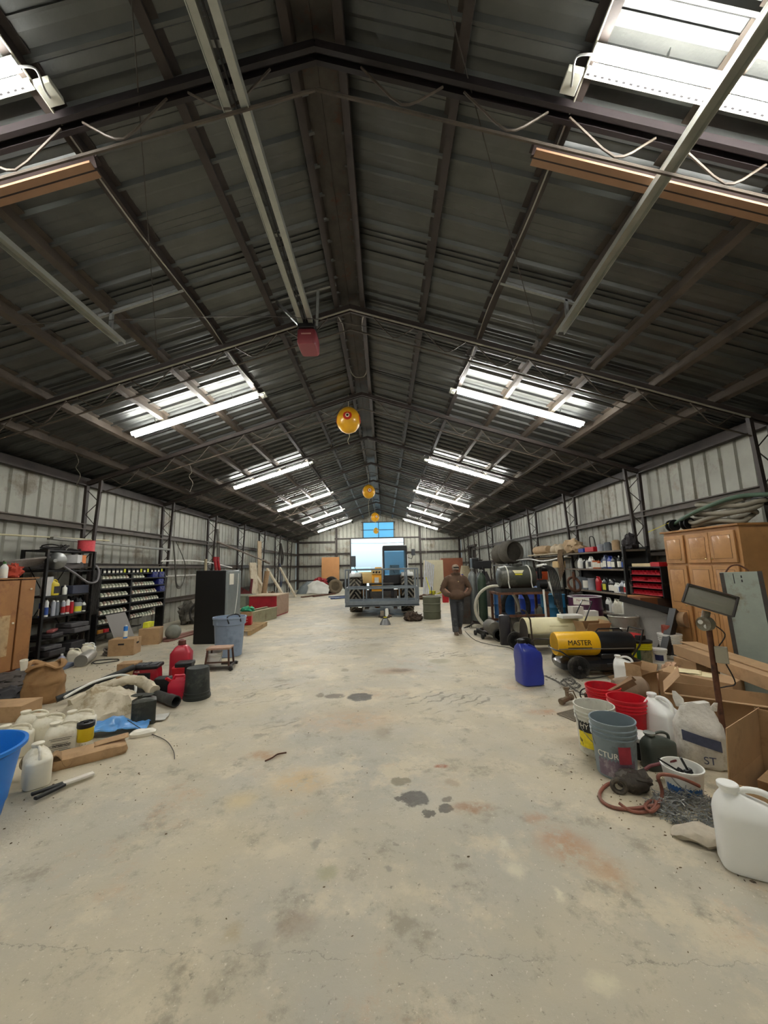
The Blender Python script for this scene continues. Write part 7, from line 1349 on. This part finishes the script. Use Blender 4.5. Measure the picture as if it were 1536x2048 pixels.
obj('sunglasses', G().box((0, -.128, 1.652), (.135, .012, .030)).bar((-.07, -.12, 1.655), (-.088, -.02, 1.66), .006).bar((.07, -.12, 1.655), (.088, -.02, 1.66), .006), black, t, bevel=.004)
obj('eyes', G().blob((-.028, -.112, 1.605), (.011, .006, .006), 0, nu=10, nv=6).blob((.028, -.112, 1.605), (.011, .006, .006), 0, nu=10, nv=6), ink, t)
obj('hair', G().grid(lambda u, v: (cos(lerp(.15, pi-.15, u))*.078, -.02+sin(lerp(.15, pi-.15, u))*.092, 1.64-v*.07), 12, 3), M('hair_dark', (52, 40, 34), .9), t, solid=.012)
# ================= roof: opener, tracks, channels =================
GS = M('rail_silver', (168, 170, 162), .38, .5, var=.12)
t = T('door_opener', 'red and black garage door opener hanging at the end of its long double rail', 'door opener', (0, 0, 0))
OX, OZ = -.60, 4.95
a = ay(600, 640, 5.05); 
obj('motor_cover', G().loft([(4.80-.08, OX, 5.22, .12, .17), (4.80-.05, OX, 5.22, .135, .19), (4.92, OX, 5.22, .135, .19), (4.94, OX, 5.22, .125, .18)], 24, p=8), M('opener_red', (142, 62, 70), .4, var=.06), t)
obj('chassis', G().box((OX, 5.18, 5.00), (.24, .36, .12)).box((OX+.02, 5.36, 4.86), (.10, .12, .16)), black, t, bevel=.01)
obj('maker_strip', G().box((OX, 5.028, 4.86), (.14, .003, .018)), M('strip_pink', (216, 170, 160), .5), t)
for dx in (-.065, .065): obj('rail', G().box((OX+dx, 2.15, 5.03), (.055, 5.9, .05)).box((OX+dx*1.5, 2.15, 5.03), (.006, 5.9, .07)), GS, t)
obj('rail_clip', G().box((OX, 3.6, 5.065), (.20, .04, .02)).box((OX, 2.1, 5.065), (.20, .04, .02)), steel, t)
obj('chain', G().bar((OX, -.7, 5.03), (OX, 5.0, 5.03), .012), black, t)
def strut(a, b, name='perforated_strut'):
    g = G().bar(a, b, .035, .035); return g
obj('hanger_strut', strut((-1.12, 5.0, 5.34), (-.16, 4.95, 5.56)), steel, t); obj('hanger_strut', strut((-1.02, 5.0, 5.34), (OX-.12, 5.1, 5.05)), steel, t); obj('hanger_strut', strut((-.42, 4.97, 5.50), (OX+.14, 5.1, 5.02)), steel, t)
for sx, sd in ((-1, 'left'), (1, 'right')):
    t = T('door_track', f'galvanised overhead door track under the {sd} roof slope', 'door track', (0, 0, 0)); x, xn = (2.70, 2.44) if sx > 0 else (-2.77, -2.80); zf, zn = 4.41, 4.44
    obj('track', G().bar((xn, -.9, zn), (x, 4.42, zf), .10, .014).bar((xn-.045, -.9, zn-.02), (x-.045, 4.42, zf-.02), .008, .05).bar((xn+.045, -.9, zn-.02), (x+.045, 4.42, zf-.02), .008, .05), GS, t)
    pl = lambda X: chord(X)+.02
    obj('cross_strut', strut((sx*1.93, 4.22, pl(1.93)), (sx*2.92, 4.22, pl(2.92)-.02)), steel, t); h = obj('drop_strut', strut((x, 4.22, pl(2.72)), (x, 4.22, zf+.01)), steel, t)
    q = lerp(xn, x, 2.4/5.32); obj('drop_strut', strut((q, 1.55, pl(2.5)+.02), (q, 1.55, zn+.01)), steel, t)
for (x0, x1, y, lab) in [(-1.78, -3.3, 2.62, 'brown steel channel with a lower flange painted lamplit, resting in the nearest truss, left side'), (1.70, 4.6, 2.62, 'brown steel channel with a lower flange painted lamplit, resting in the nearest truss, right side')]:
    z0, z1 = chord(x0)-.09, chord(x1)-.09; t = T('steel_channel', lab, 'steel channel')
    obj('web', G().bar((x0, y, z0-.09), (x1, y, z1-.09), .02, .13), M('channel_brown', (46, 34, 32), .55, .1, var=.15), t)
    obj('flange', G().bar((x0, y+.03, z0-.15), (x1, y+.03, z1-.15), .07, .012).bar((x0, y-.035, z0-.155), (x1, y-.035, z1-.155), .055, .02), M('channel_lamplit', (150, 116, 90), .5, .1, var=.1), t, label='lower flange with lamplight painted on')  # same channel as the brown web, lower flange painted lighter as if lamplit
    obj('flange', G().bar((x0, y+.03, z0-.03), (x1, y+.03, z1-.03), .07, .012), MATS['channel_brown'], t)
# wiring on the ridge and purlins
wg = M('grey_conduit', (140, 136, 124), .5, .3)
for sx, sd in ((-1, 'left'), (1, 'right')):
    P = [(sx*.28, 5.5, HR-.02), (sx*.20, 5.52, HR-.08), (sx*.16, 5.9, HR-.02), (sx*.19, 6.6, HR+.0), (sx*.17, 7.3, HR-.01), (sx*.10, 7.55, HR-.02), (0, 7.6, HR-.02)]
    one('ridge_cable', G().tube(P, .010, 6, smooth=5), wg, f'pale cable looping along the {sd} ridge purlin beyond the opener', 'cable')
    one('purlin_cable', G().tube([(sx*1.93, -.8, chord(1.93)-.0), (sx*1.90, 1.5, chord(1.9)-.01), (sx*1.94, 3.2, chord(1.94)-.0), (sx*1.89, 4.6, chord(1.89)-.02), (sx*1.93, 5.8, chord(1.93)-.0), (sx*1.88, 6.6, chord(1.88)-.02)], .008, 6, smooth=6), wg, f'thin cable following the third purlin under the {sd} roof slope', 'cable')
    one('truss_conduit', G().tube([(0, 5.33, HR-.10), (sx*3, 5.33, chord(3)-.10), (sx*5.8, 5.33, chord(5.8)-.10)], .014, 6), wg, f'pipe conduit running along the second truss, {sd} side', 'conduit')
for k, (a, b, lab) in enumerate([((-2.9, 5.4, 4.62), (-.9, 1.6, 5.22), 'dark steel tie rod crossing under the left roof slope'), ((2.9, 5.4, 4.62), (.7, 1.6, 5.30), 'dark steel tie rod crossing under the right roof slope'), ((-6.1, 3.2, 3.65), (6.1, 6.5, 3.66), 'thin sagging wire stretched across the whole building')]):
    P = [V(a), (V(a)+V(b))/2+V((0, 0, -.02 if k < 2 else 1.15)), V(b)]
    one('tie_rod' if k < 2 else 'stretched_wire', G().tube(P if k < 2 else [V(a), V((-2.5, 4.2, 4.55)), V((0, 4.8, 4.85)), V((2.6, 5.6, 4.5)), V(b)], .005, 5, smooth=6), dsteel, lab, 'wire')
for i, (x, y) in enumerate([(-5.35, 7.0), (-3.9, 8.39)]):
    g = G().tube([(0, 0, 0), (.03, .05, -.15), (-.05, .1, -.25), (.03, .12, -.4), (-.02, .1, -.6)], .007, 6, smooth=6); one('hanging_rope', g, M('rope_pale', (96, 90, 80), .9), ['frayed rope dangling from the second outermost left purlin', 'short pinkish rope knot tied to the third truss, left side'][i], 'rope', (x, y, chord(x)-.02 if i == 0 else chord(x)-.36))
# scare-eye balloons
by = M('balloon_yellow', (232, 172, 36), .35, var=.06, coat=.3); br_ = M('balloon_red', (190, 44, 28), .4, var=.05); bw_ = M('balloon_white', (236, 226, 200), .4); bk_ = M('balloon_black', (40, 20, 18), .4)
def patch(r, d, a0, a1, n=28):
    d = V(d).normalized(); u = d.cross(V((0, 0, 1))).normalized(); v = u.cross(d); g = G(); k = 3
    for i in range(k+1):
        a = lerp(a0, a1, i/k)
        for j in range(n):
            q = 2*pi*j/n; p = (d*cos(a)+(u*cos(q)+v*sin(q))*sin(a)); p = V((p.x*r, p.y*r, p.z*r*(1.06 if p.z < 0 else 1.06+.12*p.z**3)))*1.006; g.v.append(tuple(p))
    for i in range(k):
        for j in range(n): g.f.append((i*n+j, i*n+(j+1) % n, (i+1)*n+(j+1) % n, (i+1)*n+j))
    return g
bal = None
for i, (px, py, w_, Y, lab) in enumerate([(697, 842, 49, 8.45, 'large yellow scare-eye balloon hanging nearest the camera'), (737.5, 984, 25.5, 15.9, 'second yellow scare-eye balloon, beyond the nearest one'), (750, 1035, 17, 23.3, 'third yellow scare-eye balloon, above the far window'), (752, 1062, 11, 28.4, 'smallest yellow scare-eye balloon, right in front of the far window')]):
    c = ay(px, py, Y); r = w_/2*(Y+.3)/FPX
    t = T('scare_balloon', lab, 'balloon', c, .2*i, 'yellow scare-eye balloons')
    b = obj('ball', G().lathe([(.0, -r*1.06), (r*.3, -r*1.0), (r*.6, -r*.83), (r*.85, -r*.52), (r*.98, -r*.15), (r, r*.05), (r*.93, r*.42), (r*.75, r*.76), (r*.5, r*1.0), (r*.25, r*1.14), (r*.08, r*1.22), (0, r*1.24)], n=36), by, t)
    for k, a in enumerate((0, 1.5, -1.5, 3.14)):
        d = (sin(a), -cos(a), .12)
        obj('eye_ring', patch(r, d, .26, .36), br_, b); obj('eye_ring', patch(r, d, .17, .26), bw_ if i else br_, b); obj('eye_spot', patch(r, d, .001, .10), bk_, b); obj('eye_band', patch(r, d, .10, .17), bw_, b)
    obj('string', G().cyl((0, 0, r*1.2), (0, 0, roofz(c.x)-c.z-.03), .006 if i < 3 else .01, n=6), M('string', (210, 200, 170), .8), t)
    obj('tail', G().tube([(0, 0, -r*1.05), (.02, 0, -r*1.3), (-.02, 0, -r*1.7), (.01, 0, -r*(2.0 if i != 1 else 4.0))], .005, 5, smooth=4), MATS['string'], t)
one('pull_cord', G().cyl((3.35, 26.9, chord(3.35)-.06), (3.35, 26.9, 2.2), .01, n=6), white, 'white pull cord hanging below the farthest right strip light', 'cord')

# dirt and litter strewn about the floor
def litter(name, lab, mat, spots, n, s0, s1, seed, flat=True):
    g = G(); rnd = random.Random(seed)
    for i in range(n):
        cx, cy, rx, ry = rnd.choice(spots); a = rnd.random()*2*pi; q = sqrt(rnd.random()); x = cx+cos(a)*q*rx; y = cy+sin(a)*q*ry; s = rnd.uniform(s0, s1); r = rnd.random()*pi
        c, d = cos(r)*s, sin(r)*s; e = rnd.uniform(.25, .7); h = rnd.uniform(.002, .006)+s*.1
        g.add([(x-c, y-d, .001), (x+d*e, y-c*e, .001), (x+c, y+d, .001), (x-d*e*.8, y+c*e*.8, .001), (x-c*.7, y-d*.7, h), (x+d*e*.7, y-c*e*.7, h), (x+c*.7, y+d*.7, h), (x-d*e*.5, y+c*e*.5, h)], [(0, 3, 2, 1), (4, 5, 6, 7), (0, 1, 5, 4), (1, 2, 6, 5), (2, 3, 7, 6), (3, 0, 4, 7)])
    return one(name, g, mat, lab, 'debris', kind='stuff')
litter('leaf_litter', 'small brown dirt crumbs and leaf bits scattered across the concrete floor', M('crumb_brown', (112, 96, 74), .9, var=.4), [(.6, 3.5, 2.6, 2.2), (.6, 7, 3, 4), (2.4, 2.4, .6, .6), (2.7, 1.9, .5, .4), (-1.9, 3.2, .7, .8), (0, 12, 3, 4), (2.6, 5.5, 1.2, 1.2), (-3.5, 6.5, 1.5, 1.5), (-2.2, 2.6, .5, .5), (2.0, 2.9, .5, .5)], 700, .002, .009, 4)
litter('paint_flakes', 'pale paint flakes and chips scattered on the floor by the step stool', M('flake_pale', (226, 216, 186), .8), [(-1.6, 5.6, .4, .9), (-1.7, 6.6, .3, .6), (-.8, 5.5, .9, 1.5), (.5, 8, 2, 3), (2.6, 1.4, .3, .3), (2.35, 1.75, .3, .25)], 260, .004, .016, 9)
litter('corner_dirt', 'dark sweepings and scraps lying among the clutter along both walls', M('sweepings', (84, 74, 62), .9, var=.4), [(-4.6, 6.5, .9, 1.2), (-3.2, 5.0, .9, .9), (2.6, 3.0, .35, .9), (3.3, 5.2, .9, .6), (-4.6, 9.8, .8, 1.5), (3.0, 9.4, .6, .9), (-4.4, 15, .8, 3), (4.2, 16, .8, 3), (-3.6, 22, 1.5, 2), (3.2, 19, .9, 1.2), (2.35, 1.9, .25, .4)], 800, .004, .018, 14)
